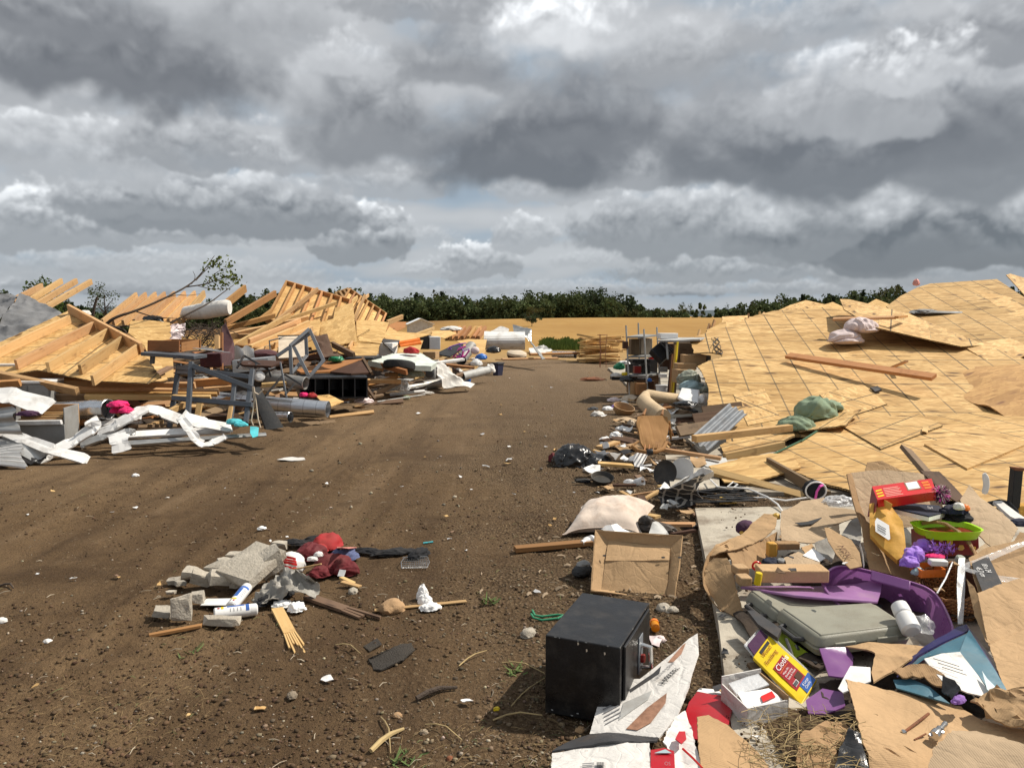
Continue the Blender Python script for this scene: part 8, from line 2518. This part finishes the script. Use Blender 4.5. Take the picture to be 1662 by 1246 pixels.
# purple tote and lid
r=T('storage_tote','translucent purple plastic tote lying tipped open behind the tool cases','storage tote')
TL,TR,BR,BL=at(1345,934,4.25),at(1515,962,4.1),at(1542,1030,3.62),at(1420,1050,3.6)
TLc=[at(1332,948,4.06),at(1345,928,4.14),at(1362,919,4.16),at(1392,922,4.14),at(1490,948,3.92),at(1514,960,3.84),at(1529,980,3.74),at(1540,1004,3.6),at(1546,1022,3.5),at(1538,1036,3.44),at(1515,1048,3.42),at(1470,1056,3.42),at(1420,1046,3.5),at(1380,1000,3.75)]
cen=sum(TLc,V())/len(TLc)
deep=V((.03,.16,-.20))
# smooth ring
ring=TLc
for _ in range(2):
 o_=[]
 for i in range(len(ring)):
  a,b2=ring[i],ring[(i+1)%len(ring)]
  o_+=[a.lerp(b2,.25),a.lerp(b2,.75)]
 ring=o_
rows=[]
for f,ins in((0,0),(.25,.03),(.6,.08),(.92,.13),(1.0,.2),(1.0,.6)):
 rows.append([p+deep*f+(cen-p)*ins for p in ring])
b=B().grid(rows,closev=True);b.face(rows[-1])
b.obj('shell','tote_purple',r,smooth=70)
b=B().grid([[p+(cen-p)*-.035+V((0,0,-.012))for p in ring],[p+(cen-p)*-.035+V((0,0,.004))for p in ring],[p+V((0,0,.006))for p in ring],[p+deep*.04 for p in ring]],closev=True)
b.obj('rim','lid_purple',r,smooth=60)
B().sheet([at(1414,924,4.09),at(1478,942,3.94),at(1476,958,3.90),at(1412,940,4.05)],.014,nrm=V((0,-1,.5))).obj('handle_lug','tote_purple',r,bevel=.005)
r=T('purple_cover','dusty purple lid lying flat across the tool cases','lid')
B().sheet([at(1204,952,4.12),at(1250,950,4.16),at(1320,950,4.16),at(1390,948,4.12),at(1432,940,4.1),at(1430,958,4.0),at(1424,976,3.88),at(1360,972,3.86),at(1290,966,3.9),at(1240,958,4.0)],.008,amp=.008,fr=4,edge=.05).obj('panel','lid_purple',r,bevel=.003)
B().tube([at(1204,953,4.11),at(1240,959,3.99),at(1290,967,3.89),at(1360,973,3.85),at(1423,977,3.87)],.008,8).obj('edge','lid_purple',r)
B().sheet([at(1330,1052,3.3),at(1375,1050,3.34),at(1385,1066,3.3),at(1382,1100,3.1),at(1345,1096,3.12)],.006,amp=.006,edge=.05).top('tote_piece','tote_purple','broken purple tote wall below the nearest tool case','plastic piece','broken purple plastic pieces')
B().sheet([at(1308,1136,3.0),at(1335,1118,3.1),at(1368,1124,3.05),at(1372,1145,2.95),at(1340,1158,2.9),at(1312,1158,2.9)],.006,amp=.008,edge=.05).top('tote_piece','tote_purple','broken purple shard in the straw beside the small carton','plastic piece','broken purple plastic pieces')
r=T('bottle','white plastic bottle lying in the purple tote','bottle')
c0,c1=at(1462,988,3.50),at(1478,1020,3.40);u=(c1-c0).normalized()
B().lathe([(.036,-.02),(.038,0),(.038,.03),(.034,.034)],c0,u,22).obj('cap','white_plastic',r,bevel=.002)
B().lathe([(.034,.036),(.042,.05),(.043,.12),(.03,.13)],c0,u,22).obj('body','white_plastic',r)
B().sheet([at(1478,1002,3.48),at(1500,998,3.5),at(1518,1018,3.44),at(1512,1034,3.4),at(1496,1030,3.4),at(1482,1022,3.42)],.002,amp=.03,ridge=True,fr=9,edge=.02).top('plastic_bag','clear_plastic','clear plastic bag beside the white bottle in the tote','bag')
card([(1372,1046,3.34),(1420,1044,3.36),(1500,1050,3.3),(1480,1072,3.18),(1440,1084,3.1),(1418,1108,3.0),(1414,1090,3.08),(1420,1060,3.2)],'cardboard flap tucked under the purple tote above the teal carton','cardboard',amp=.02)
B().sheet([at(1360,1116,3.0),at(1380,1080,3.12),at(1412,1080,3.1),at(1413,1104,3.0),at(1386,1098,3.03),at(1368,1122,2.96)],.004,amp=.012,edge=.03).top('paper','white_paper','white torn paper above the big muddy cardboard','paper')
# crushed carton at left of the pile
r=T('crushed_carton','large crushed muddy carton bulging over the slab edge','box')
b=B();rows=[]
for i in range(15):
 f=i/14;a=-1.9+2.3*f
 base=at(1176,985,4.05)
 x=-.02-.10*math.cos(a*.9);row=[]
 topp=[(1208,866,4.75),(1190,874,4.6),(1168,884,4.5),(1152,896,4.42),(1144,908,4.38),(1142,925,4.3),(1143,940,4.25)]
 ft=f*6;k=min(int(ft),5);tpx=[topp[k][j]+(topp[k+1][j]-topp[k][j])*(ft-k)for j in range(3)]
 botp=[(1195,905,4.55),(1180,910,4.5),(1164,920,4.42),(1156,940,4.3),(1152,962,4.18),(1158,980,4.1),(1178,996,4.04)]
 bpx=[botp[k][j]+(botp[k+1][j]-botp[k][j])*(ft-k)for j in range(3)]
 A_,B_=at(*tpx),at(*bpx)
 rows.append([A_.lerp(B_,g)+V((-.03*math.sin(g*3.14),-.02*math.sin(g*3.14),.0))+V((1,1,1))*.010*fnoise(V((f*3,g*3,0)),2,4)for g in np.linspace(0,1,9)])
b.grid(rows);b.obj('bulged_side','cardboard_inside',r,smooth=80)
def cpart(P,nm,mat='cardboard',amp=.015,tear=.006,fr=5,ridge=False,par=None,nrm=V((0,-.5,1)),edge=.03):
 return B().sheet([at(*p)for p in P],.006,amp=amp,fr=fr,edge=edge,tear=tear,seed=int(P[0][0]+P[0][1]*3),ridge=ridge,nrm=nrm).obj(nm,mat,par or r,smooth=45)
cpart([(1143,940,4.25),(1146,915,4.36),(1158,905,4.36),(1180,905,4.3),(1192,925,4.2),(1196,960,4.08),(1208,998,3.98),(1190,1000,3.98),(1165,984,4.08),(1150,962,4.18)],'front_panel','cardboard',.02)
cpart([(1146,902,4.42),(1162,884,4.52),(1190,872,4.62),(1208,864,4.72),(1228,840,4.95),(1240,832,5.0),(1262,836,5.0),(1258,858,4.72),(1240,872,4.6),(1205,885,4.46),(1180,892,4.4),(1160,900,4.38)],'top_flap','cardboard',.02)
cpart([(1180,893,4.42),(1210,886,4.5),(1245,872,4.64),(1262,862,4.72),(1262,900,4.6),(1230,920,4.4),(1195,930,4.26)],'inner_panel','cardboard_inside',.02)
r=T('flat_carton','pinkish tan carton with a slit lying behind the crushed one','box')
cpart([(1268,830,5.0),(1300,815,5.2),(1338,806,5.3),(1345,822,5.1),(1390,828,5.0),(1395,838,4.9),(1360,850,4.8),(1320,862,4.72),(1285,852,4.78),(1266,856,4.72)],'top_panel','cardboard_pale',.012,.003)
cpart([(1266,856,4.72),(1285,852,4.78),(1320,862,4.7),(1362,850,4.8),(1364,872,4.62),(1350,882,4.55),(1310,880,4.56),(1268,878,4.58)],'front_panel','cardboard_pale',.01,.003,nrm=V((0,-1,.3)))
B().sheet([at(1290,848,4.80),at(1310,846,4.82),at(1338,838,4.92),(at(1318,850,4.79)),at(1300,852,4.77)],.002).obj('slit','ink',r)
# purple and yellow fabric ball
r=T('fabric_toy','purple and yellow rounded knit toy on the slab by the crushed carton','toy')
c=at(1210,857,5.35);B().blob(c,.07,.06,.055,3,.1,2,4,rot=.6,flat=.9).obj('body','dark_purple',r)
for k in range(4):
 B().blob(c+V((.03-.022*k,-.045,.025-.014*k)),.018,.012,.016,k,.1,2,2,flat=1).obj('spot','gold',r)
B().blob(at(1260,840,4.98),.025,.02,.03,4,.2,2,3).top('yellow_scrap','gold','yellow scrap at the edge of the pinkish carton','scrap')
# inside crushed carton
crate(1236,926,1346,946,4.02,.12,'long yellowish carton lying across the crushed box','cardboard_clean','carton','box',rz=.0,group=None)
crate(1197,922,1218,935,4.1,.08,'upper of two tiny tan cartons left of the yellow can','cardboard_clean','carton','box',rz=.2,group=None)
crate(1202,938,1222,952,4.0,.08,'lower of two tiny tan cartons left of the yellow can','cardboard_clean','carton','box',rz=.1,group=None)
B().lathe([(.018,0),(.018,.06),(.016,.064)],at(1229,948,3.98),V((.1,-.1,1)),16).top('can','yellow','small yellow can beside the tiny tan cartons','can')
B().tube([at(1228,918,4.2)+V((.022*math.cos(a),0,.022*math.sin(a)))for a in np.linspace(0,6.28,14)],.006,6,cap=False).top('ring','red_box','red plastic ring in the crushed carton','ring')
B().blob(at(1252,912,4.3),.05,.04,.025,6,.3,2,3).top('glove','navy_cloth','dark blue cloth in the crushed carton','cloth')
B().blob(at(1268,911,4.28),.025,.02,.02,6,.2,2,3).top('scrap','mid_grey','grey bit next to the dark blue cloth','scrap')
crate(1262,882,1300,893,4.5,.06,'printed tan carton strip above the dark blue cloth','cardboard_inside','carton','box',group=None)
crate(1248,882,1262,904,4.45,.05,'upright small ochre carton in the crushed box','envelope','carton','box',group=None)
card([(1272,905,4.3),(1296,894,4.4),(1332,910,4.25),(1330,920,4.18),(1300,916,4.18),(1276,917,4.2)],'corrugated torn strip in the crushed carton','cardboard_pale',amp=.01)
card([(1300,888,4.5),(1318,882,4.55),(1326,896,4.42),(1308,902,4.36)],'small brown fold under the white receipt','cardboard',amp=.01)
B().sheet([at(1303,901,4.32),at(1320,889,4.42),at(1340,906,4.28),at(1330,911,4.24)],.002,amp=.006,edge=.02).top('receipt','white_paper','white folded receipt in the crushed carton','paper')
B().sheet([at(1322,880,4.5),at(1345,872,4.55),at(1356,896,4.4),at(1350,915,4.25),at(1336,905,4.3),at(1326,895,4.4)],.004,amp=.02,edge=.03).top('grey_wrap','grey_sheeting','grey film between receipt and lettered cardboard','film')
r=T('lettered_board','curved cardboard piece with handwritten MISK lettering','cardboard')
PM=Plane(at(1340,858,4.45),at(1398,890,4.2),at(1375,918,4.05))
B().sheet([PM.px(*p)for p in((1338,856),(1345,856),(1362,866),(1382,876),(1395,896),(1399,918),(1380,922),(1358,900),(1344,878))],.006,amp=.008,edge=.03,nrm=PM.n).obj('board','cardboard_clean',r)
text_on('MISK',PM.px(1358,886,.012),PM.px(1378,908)-PM.px(1358,884),PM.n.cross(PM.px(1378,908)-PM.px(1358,884)).normalized()*.05,'dark_wood',r,off=.002,fit=.13)
B().sheet([at(1364,868,4.6),at(1382,842,4.8),at(1397,836,4.85),at(1399,868,4.6),at(1396,884,4.5),at(1382,880,4.5)],.004,amp=.02,fr=6,edge=.03).top('grey_plastic_sheet','grey_sheeting','grey plastic film hanging down the left of the big box','film')
B().blob(at(1362,816,5.2),.11,.07,.05,6,.4,3,4).top('plastic_bag','cloudy_plastic','clear crinkled bag behind the pinkish carton','bag')
B().tube([at(1396,884,4.3),at(1400,900,4.2),at(1402,918,4.1)],.012,6,sq=(1,.3)).top('tape_strip','cloudy_plastic','strip of clear tape left of the envelope box','tape')
# big box with its contents
r=T('packing_box','large open brown box crammed with toys and papers at the right','box')
cpart([(1381,767,4.85),(1410,764,4.88),(1440,762,4.9),(1490,766,4.92),(1514,772,4.92),(1528,800,4.85),(1535,850,4.7),(1420,860,4.6),(1404,850,4.6)],'back_panel','cardboard_pale',.01,.003,nrm=V((0,-1,.4)))
cpart([(1404,765,4.95),(1408,750,5.0),(1430,748,5.02),(1465,764,5.0)],'top_flap','cardboard',.01,.002)
cpart([(1373,770,4.8),(1381,767,4.86),(1392,810,4.7),(1406,850,4.55),(1400,862,4.45),(1388,828,4.6)],'left_panel','dark_wood' if False else 'cardboard_inside',.008,.003,nrm=V((-1,-.6,.2)))
cpart([(1394,836,4.5),(1402,845,4.48),(1425,862,4.42),(1448,885,4.34),(1470,905,4.28),(1494,938,4.16),(1493,950,4.12),(1465,940,4.12),(1440,930,4.14),(1412,922,4.16),(1404,890,4.3)],'front_panel','cardboard',.015,.005,nrm=V((0,-1,.4)))
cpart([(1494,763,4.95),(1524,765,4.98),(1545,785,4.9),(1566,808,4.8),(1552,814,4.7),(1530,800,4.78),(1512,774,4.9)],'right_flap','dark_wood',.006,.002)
cpart([(1558,811,4.5),(1573,786,4.62),(1590,806,4.55),(1628,832,4.42),(1653,856,4.3),(1640,880,4.18),(1622,898,4.1),(1600,880,4.2),(1578,858,4.32)],'right_flap','cardboard_pale',.008,.004)
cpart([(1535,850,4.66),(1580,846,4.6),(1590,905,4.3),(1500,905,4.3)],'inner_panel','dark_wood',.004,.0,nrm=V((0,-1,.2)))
cpart([(1582,892,4.1),(1600,880,4.18),(1620,898,4.08),(1605,905,4.0),(1586,903,4.02)],'torn_edge','cardboard_pale',.02,.006)
# red toy box
r=T('toy_box','glossy red toy box lying on top of the things in the big packing box','box')
PRB=Plane(at(1424,806,4.45),at(1514,786,4.5),at(1416,788,4.62))
f0,f1,f2,f3=PRB.px(1424,811),PRB.px(1519,797),PRB.px(1512,776),PRB.px(1415,789)
tb=B().hexa([p-PRB.n*.055 for p in(f0,f1,f2,f3)]+[f0,f1,f2,f3]).obj('carton','red_box',r,bevel=.002)
ru,rv=f1-f0,f3-f0
def rp(u,v,off=.0015):return f0+ru*u+rv*v+PRB.n*off
B().sheet([rp(.56,.30),rp(.80,.30),rp(.80,.92),rp(.56,.92)],.001,nrm=PRB.n).obj('picture_frame','brown_print',tb)
B().sheet([rp(.58,.36,.003),rp(.78,.36,.003),rp(.78,.86,.003),rp(.58,.86,.003)],.001,nrm=PRB.n).obj('picture','print_white',tb)
for k in range(6):
 B().sheet([rp(.17,.12+k*.11),rp(.46-.03*(k%2),.12+k*.11),rp(.46-.03*(k%2),.17+k*.11),rp(.17,.17+k*.11)],.001,nrm=PRB.n).obj('print_line','salmon',tb)
for k in range(3):
 B().sheet([rp(.03,.15+k*.2),rp(.14,.2+k*.2),rp(.14,.3+k*.2),rp(.03,.25+k*.2)],.001,nrm=PRB.n).obj('print_block','yellow',tb)
 B().sheet([rp(.85,.25+k*.2),rp(.97,.25+k*.2),rp(.97,.38+k*.2),rp(.85,.38+k*.2)],.001,nrm=PRB.n).obj('print_block','orange_plastic',tb)
B().sheet([at(1415,790,4.6),at(1424,811,4.43),at(1420,830,4.38),at(1408,838,4.42)],.004,nrm=V((-1,-1,0))).obj('end_flap','red_tin',r)
# envelope
r=T('padded_envelope','fat yellow padded envelope with a white address label in the big box','envelope')
PE=Plane(at(1412,860,4.30),at(1466,880,4.18),at(1425,812,4.45))
ev=B().sheet([PE.px(*p)for p in((1411,818),(1428,813),(1446,819),(1465,846),(1469,872),(1471,902),(1456,909),(1434,888),(1412,866))],.035,amp=.012,fr=7,edge=.02,nrm=PE.n,seed=3).obj('pouch','envelope',r,bevel=.008,smooth=70)
B().sheet([PE.px(*p,.016)for p in((1420,846),(1423,840),(1443,852),(1445,874),(1442,876),(1421,862))],.001,nrm=PE.n).obj('address_label','white_paper',ev)
for k in range(3):
 B().sheet([PE.px(1424,850+k*4,.019),PE.px(1438,858+k*4,.019),PE.px(1438,859+k*4,.019),PE.px(1424,851+k*4,.019)],.0006,nrm=PE.n).obj('print_line','ink',ev)
B().sheet([PE.px(1433,810,.02),PE.px(1438,812,.05),PE.px(1448,818,.04),PE.px(1444,828,.02),PE.px(1436,824,.02)],.004,amp=.006,edge=.02).obj('torn_flap','envelope',r)
# navy shirt / board game
r=T('board_game','navy blue game board with white edge under the red toy box','board game')
PG=Plane(at(1450,826,4.40),at(1530,832,4.36),at(1460,818,4.6))
g=[PG.px(1447,823),PG.px(1508,837),PG.px(1535,830),PG.px(1524,820),PG.px(1462,815)]
B().sheet(g,.006,nrm=PG.n).obj('top','navy_cloth',r)
B().sheet([p-V((0,0,.008))for p in g],.022,nrm=PG.n).obj('edge','white_plastic',r)
text_on('Ru n',PG.px(1506,826,.004),PG.px(1526,824)-PG.px(1506,826),V((0,.5,.5)).normalized()*.028,'print_white',r,off=.002)
B().tube([at(1477,812,4.42),at(1500,809,4.42),at(1512,809,4.42)],.010,8,sq=(1,.5)).top('hand_brush','white_plastic','white plastic handle lying between toy box and game board','handle')
# pompom
r=T('pompom','pink and purple yarn pompom hanging beside the red toy box','pompom')
c=at(1527,800,4.42);rs=random.Random(6)
for mt in('pink_toy','dark_purple','pink_cloth'):
 b=B()
 for k in range(150):
  d=V((rs.gauss(0,1),rs.gauss(0,1),rs.gauss(0,1))).normalized();l=rs.uniform(.038,.058)
  e=c+d*l+V((0,0,-.006));s=d.cross(V((.3,.5,.8))).normalized()*.0016
  b.tube([c+d*.01,c+d*l*.6+s,e],.0017,4,cap=False)
 b.obj('yarn',mt,r)
B().blob(at(1549,830,4.38),.075,.05,.04,3,.25,2,4).top('cap','navy_cloth','dark navy knit cap under the pompom','cap')
B().blob(at(1556,824,4.34),.032,.025,.03,4,.2,2,3).top('sock','white_cloth','white cloth patch on the navy cap','cloth')
B().blob(at(1566,826,4.36),.028,.02,.026,5,.2,2,3).top('sock','orange_plastic','orange red cloth next to the white patch','cloth')
B().blob(at(1555,842,4.4),.09,.05,.04,7,.25,2,4).top('cloth','black_cloth','black cloth bundle above the lime tray','cloth')
r=T('lime_tray','lime green plastic tray inside the big packing box','tray')
c=at(1535,862,4.26);rows=[]
for h,q in((0,.88),(.045,1.0),(.05,1.04),(.048,.97),(.01,.86)):
 rows.append([c+V((.165*q*math.copysign(abs(math.cos(a))**.6,math.cos(a)),.12*q*math.copysign(abs(math.sin(a))**.6,math.sin(a)),h-.02))for a in np.linspace(0,2*math.pi,40,endpoint=False)])
b=B().grid(rows,closev=True);b.face(rows[-1]);b.obj('dish','lime',r)
r=T('gift_tin','dark red tin with gold pattern below the lime tray','tin')
a=at(1502,905,4.18);ux=at(1590,900,4.2)-a
B().para(a,ux,V((0,.15,0)),V((0,.02,.115))).obj('body','red_tin',r,bevel=.004)
fn=V((0,0,1)).cross(ux).normalized()
if fn.y>0:fn=-fn
for(u_,v_,s)in((.2,.5,.016),(.3,.75,.011),(.66,.35,.02),(.8,.6,.014),(.12,.8,.01),(.75,.8,.012),(.9,.3,.012)):
 B().lathe([(s,0),(s*.8,.001)],a+ux*u_+V((0,.02*v_,.115*v_))+fn*.001,fn,6).obj('gold_motif','gold',r)
c0=a+ux*.45+V((0,.012,.075))+fn*.002
B().lathe([(.018,0),(.018,.002),(.010,.003),(.001,.003)],c0,fn,18).obj('medallion','yellow',r)
heap_o=B().blob(at(1484,905,4.12),.07,.05,.06,3,.3,1.8,4,rot=.5).blob(at(1497,890,4.2),.05,.04,.05,5,.3,1.8,4).blob(at(1476,915,4.06),.05,.04,.04,7,.3,1.8,4)
heap_o.top('satin_cloth','purple_cloth','shiny purple satin cloth spilling from the big box','cloth',smooth=75)
b=B();rs=random.Random(3)
for k in range(120):
 p=at(rs.uniform(1505,1550),rs.uniform(884,900),rs.uniform(4.08,4.2));d=V((rs.gauss(0,1),rs.gauss(0,1),rs.gauss(0,1))).normalized()*rs.uniform(.01,.03)
 b.sheet([p,p+d,p+d+V((rs.uniform(-.01,.01),0,rs.uniform(.005,.02)))],.0006)
b.top('tulle','lilac_net','lilac tulle ruffle next to the purple satin','tulle')
B().blob(at(1518,903,4.08),.05,.03,.015,5,.3,2,3).top('ribbon','pink_hot','magenta cloth under the lilac tulle','cloth')
B().box(at(1522,917,4.0),.085,.05,.03,-.1).top('soap_box','white_plastic','small white box under the magenta cloth','box',bevel=.006)
r=T('orange_crate','small orange plastic crate at the rim of the wicker basket','crate')
a=at(1495,938,3.98);ux=V((.13,.02,0));uy=V((-.01,.09,.01))
for o_,e_ in((a,ux),(a+uy,ux)):
 B().para(o_,e_,V((0,.006,0)),V((0,0,.04))).obj('side','orange_plastic',r)
for o_ in(a,a+ux):
 B().para(o_,V((.006,0,0)),uy,V((0,0,.04))).obj('side','orange_plastic',r)
B().blob(at(1490,930,4.02),.035,.02,.03,5,.3,2,3).top('tissue','pale_blue_bag','pale blue tissue left of the orange crate','tissue')
# wicker basket with handle
r=T('wicker_basket','brown woven wicker basket tipped behind the purple tote','basket')
c=at(1548,960,3.98);axis=V((-.25,-.35,1)).normalized()
x_=V((1,0,.25)).normalized();y_=axis.cross(x_)
b=B()
nr=15
for k in range(nr):
 f=k/(nr-1);rad=.105+.06*f
 h=-.13+.20*f
 ringp=[]
 for q in range(49):
  a_=q/48*2*math.pi
  wv=.006*(1 if(q+k)%2 else-1)
  ringp.append(c+axis*h+(x_*math.cos(a_)*1.05+y_*math.sin(a_)*.85)*(rad+wv))
 b.tube(ringp,.0068,6,cap=False)
b.obj('weave','wicker',r)
b=B()
for q in range(24):
 a_=q/24*2*math.pi
 b.tube([c+axis*(-.13+.2*f)+(x_*math.cos(a_)*1.05+y_*math.sin(a_)*.85)*(.10+.055*f)for f in(0,.5,1)],.004,5,cap=False)
b.obj('stake','wicker_pale',r)
B().lathe([(.001,0),(.1,0)],c-axis*.13,axis,24,cap=False).obj('base','wicker',r)
B().lathe([(.095,0),(.145,.19)],c-axis*.128,axis,24,cap=False).obj('lining','dark_wood',r)
hp=[at(1497,849,4.36),at(1515,846,4.34),at(1535,850,4.30),at(1555,862,4.24),at(1572,880,4.16),at(1584,900,4.06),at(1590,925,3.95)]
b=B()
for s in range(3):
 b.tube([p+V((.006*math.cos(i*2.2+s*2.1),0,.006*math.sin(i*2.2+s*2.1)))for i,p in enumerate(hp)],.007,6)
b.top('wicker_hoop','wicker_pale','loose twisted wicker handle arching over the lime tray','handle')
# clear plastic straps
r=T('plastic_film','clear plastic strips stretched over the basket and the size label','film')
B().sheet([at(1556,905,3.86),at(1566,905,3.86),at(1566,960,3.66),at(1563,1012,3.48),at(1555,1012,3.48),at(1553,950,3.68)],.003,amp=.006,edge=.03).obj('strip','cloudy_plastic',r)
B().sheet([at(1556,918,3.8),at(1600,900,3.84),at(1690,868,3.92),at(1690,875,3.9),at(1610,908,3.8),at(1566,924,3.76)],.002,amp=.012,edge=.03).obj('strip','clear_plastic',r)
B().sheet([at(1562,918,3.74),at(1600,930,3.66),at(1650,940,3.6),at(1690,944,3.6),at(1690,950,3.58),at(1620,944,3.6),at(1566,926,3.7)],.002,amp=.012,edge=.03).obj('strip','clear_plastic',r)
B().tube([at(1546,912,3.84),at(1535,938,3.74),at(1521,962,3.66)],.004,6).obj('cord','cloudy_plastic',r)
B().lathe([(.02,0),(.025,.01),(.022,.03),(.015,.035)],at(1557,912,3.92),V((0,-.4,1)),16).top('jar_lid','grey_green_bag','greenish round lid at the top of the clear strip','lid')
B().tube([at(1604,818,5.0),at(1622,814,5.0),at(1638,818,4.95),at(1650,830,4.9),at(1652,842,4.85)],.018,8,sq=(1,.6)).top('belt','black_cloth','black strap looped behind the torn cardboard flap','strap')
B().sheet([at(1612,814,4.95),at(1625,814,4.95),at(1662,838,4.8),at(1690,850,4.7),at(1690,860,4.65),at(1640,838,4.78)],.02,amp=.01,edge=.05).top('cloth','white_cloth','white cloth strip beside the black strap at the right edge','cloth')
B().blob(at(1664,832,5.0),.1,.06,.06,4,.3,2,3).top('cloth','envelope','ochre cloth at the right edge under the black post','cloth')
B().blob(at(1662,850,4.6),.09,.05,.03,4,.3,2,3).top('cloth','navy_cloth','navy cloth at the right edge beneath the white strip','cloth')
card([(1640,885,4.1),(1655,862,4.2),(1690,868,4.15),(1690,905,3.95),(1650,902,3.98)],'shaded carton side at the right edge below the torn flap','cardboard_inside',amp=.01)
# dark filler sheets added beneath the pile so its gaps read dark
for i,(P,lb)in enumerate(((((1190,990,3.95),(1330,960,4.3),(1420,1010,3.9),(1330,1080,3.3),(1240,1040,3.5)),'dark cardboard filler under the tool cases'),(((1340,930,4.4),(1480,900,4.7),(1640,900,4.7),(1690,1000,3.9),(1500,1010,3.85),(1380,985,4.0)),'dark cardboard filler under the wicker basket'),
(((1330,1090,3.15),(1470,1060,3.4),(1690,1060,3.4),(1690,1200,2.7),(1420,1190,2.75),(1340,1150,2.9)),'dark cardboard filler under the teal carton'),(((1260,880,4.9),(1400,850,5.2),(1640,860,5.1),(1640,930,4.5),(1300,950,4.3)),'dark cardboard filler under the big packing box'))):
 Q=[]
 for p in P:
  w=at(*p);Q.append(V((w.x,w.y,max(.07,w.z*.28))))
 B().sheet(Q,.01,amp=.05,fr=4,ridge=True,edge=.06,seed=i+2).top('filler_cardboard','rubble',lb,'cardboard','dark cardboard filler beneath the pile')
for k in range(16):
 f=rs.random();a_,b_=((sq_[0],sq_[1]),(sq_[1],sq_[2]),(sl_[0],sl_[1]))[k%3]
 p=a_.lerp(b_,f)+V((0,-.0008,.0006 if k%3<2 else .01+.02*rs.random()));m_=(b_-a_).normalized()*rs.uniform(.003,.012)
 B().sheet([p,p+m_,p+m_*.8-V((0,.001,.004)),p-V((0,.001,.003))],.0006).obj('edge_wear','mid_grey',safe_o)
# small scraps on the slab and between the cartons
rs=random.Random(55)
SM=[('cardboard','cardboard_scrap','small torn scrap of brown cardboard'),('white_paper','paper_scrap','small torn scrap of white paper'),('weathered_wood','wood_scrap','small grey splinter of wood'),('dark_grey','plastic_scrap','small scrap of dark plastic')]
for k in range(44):
 c=gp(rs.uniform(1160,1330),rs.uniform(860,1200),.062)if k<26 else at(rs.uniform(1230,1600),rs.uniform(880,1110),rs.uniform(3.3,4.3))
 if k>=26:c.z=max(c.z-.03,.1)
 m_=SM[k%4];s_=rs.uniform(.015,.045);R=Matrix.Rotation(rs.uniform(0,6),3,'Z')
 B().sheet([c+R@V((s_*math.cos(i/5*6.28)*rs.uniform(.5,1.3),s_*.6*math.sin(i/5*6.28)*rs.uniform(.5,1.3),rs.uniform(0,s_*.5)))for i in range(5)],.003,amp=s_*.2,edge=s_*.5,seed=k,fr=20).top(m_[1],m_[0],m_[2]+' among the cartons of the right foreground heap',m_[1].split('_')[0]+' scrap',m_[1].replace('_',' ')+'s in the right foreground heap')
# things near the safe
r=T('pill_bottle','orange pill bottle lying right of the safe','bottle')
p0,p1=gp(1062,1012,.03),gp(1060,1027,.02);u=V((-.05,-1,-.05)).normalized()
B().lathe([(.021,0),(.022,.004),(.022,.05),(.001,.051)],p0,u,22).obj('body','amber',r)
B().lathe([(.024,-.016),(.025,0),(.024,.004)],p0,u,22).obj('cap','orange_plastic',r)
B().sheet([gp(1052,1030,.02),gp(1066,1028,.035),(gp(1075,1032,.03)),gp(1070,1050,.012),gp(1058,1046,.012)],.002,amp=.012,edge=.015,fr=12).top('tissue','pink_cloth','pinkish tissue below the orange pill bottle','tissue')
B().tube([gp(864,990,.01),gp(868,998,.02),gp(880,1000,.012),gp(905,997,.01),gp(915,998,.012),gp(905,1003,.01),gp(880,1006,.012),gp(866,1002,.02),gp(862,996,.02)],.006,7).top('cord','green_cord','green cord looped on the gravel left of the safe','cord')
for x,y,n,lb in((795,978,26,'small green weed growing in the soil left of the carton'),(838,1090,18,'flattened green weed left of the safe'),(655,1238,22,'grass tuft at the bottom of the lane'),(310,1062,9,'little pale green sprout in the left soil')):
 c=gp(x,y,.0);b=B();rs=random.Random(int(x))
 for k in range(n):
  a_=rs.uniform(0,6.28);l=rs.uniform(.02,.07);d=V((math.cos(a_),math.sin(a_),rs.uniform(.2,.9))).normalized()
  s=d.cross(V((0,0,1))).normalized()*.005
  p=c+V((rs.uniform(-.04,.04),rs.uniform(-.05,.05),.003))
  b.face([p-s,p+s,p+d*l+s*.6-V((0,0,.004)),p+d*l*1.2])
 b.top('weed','leaf_green',lb,'plant','small weeds in the lane',smooth=0)
finish()
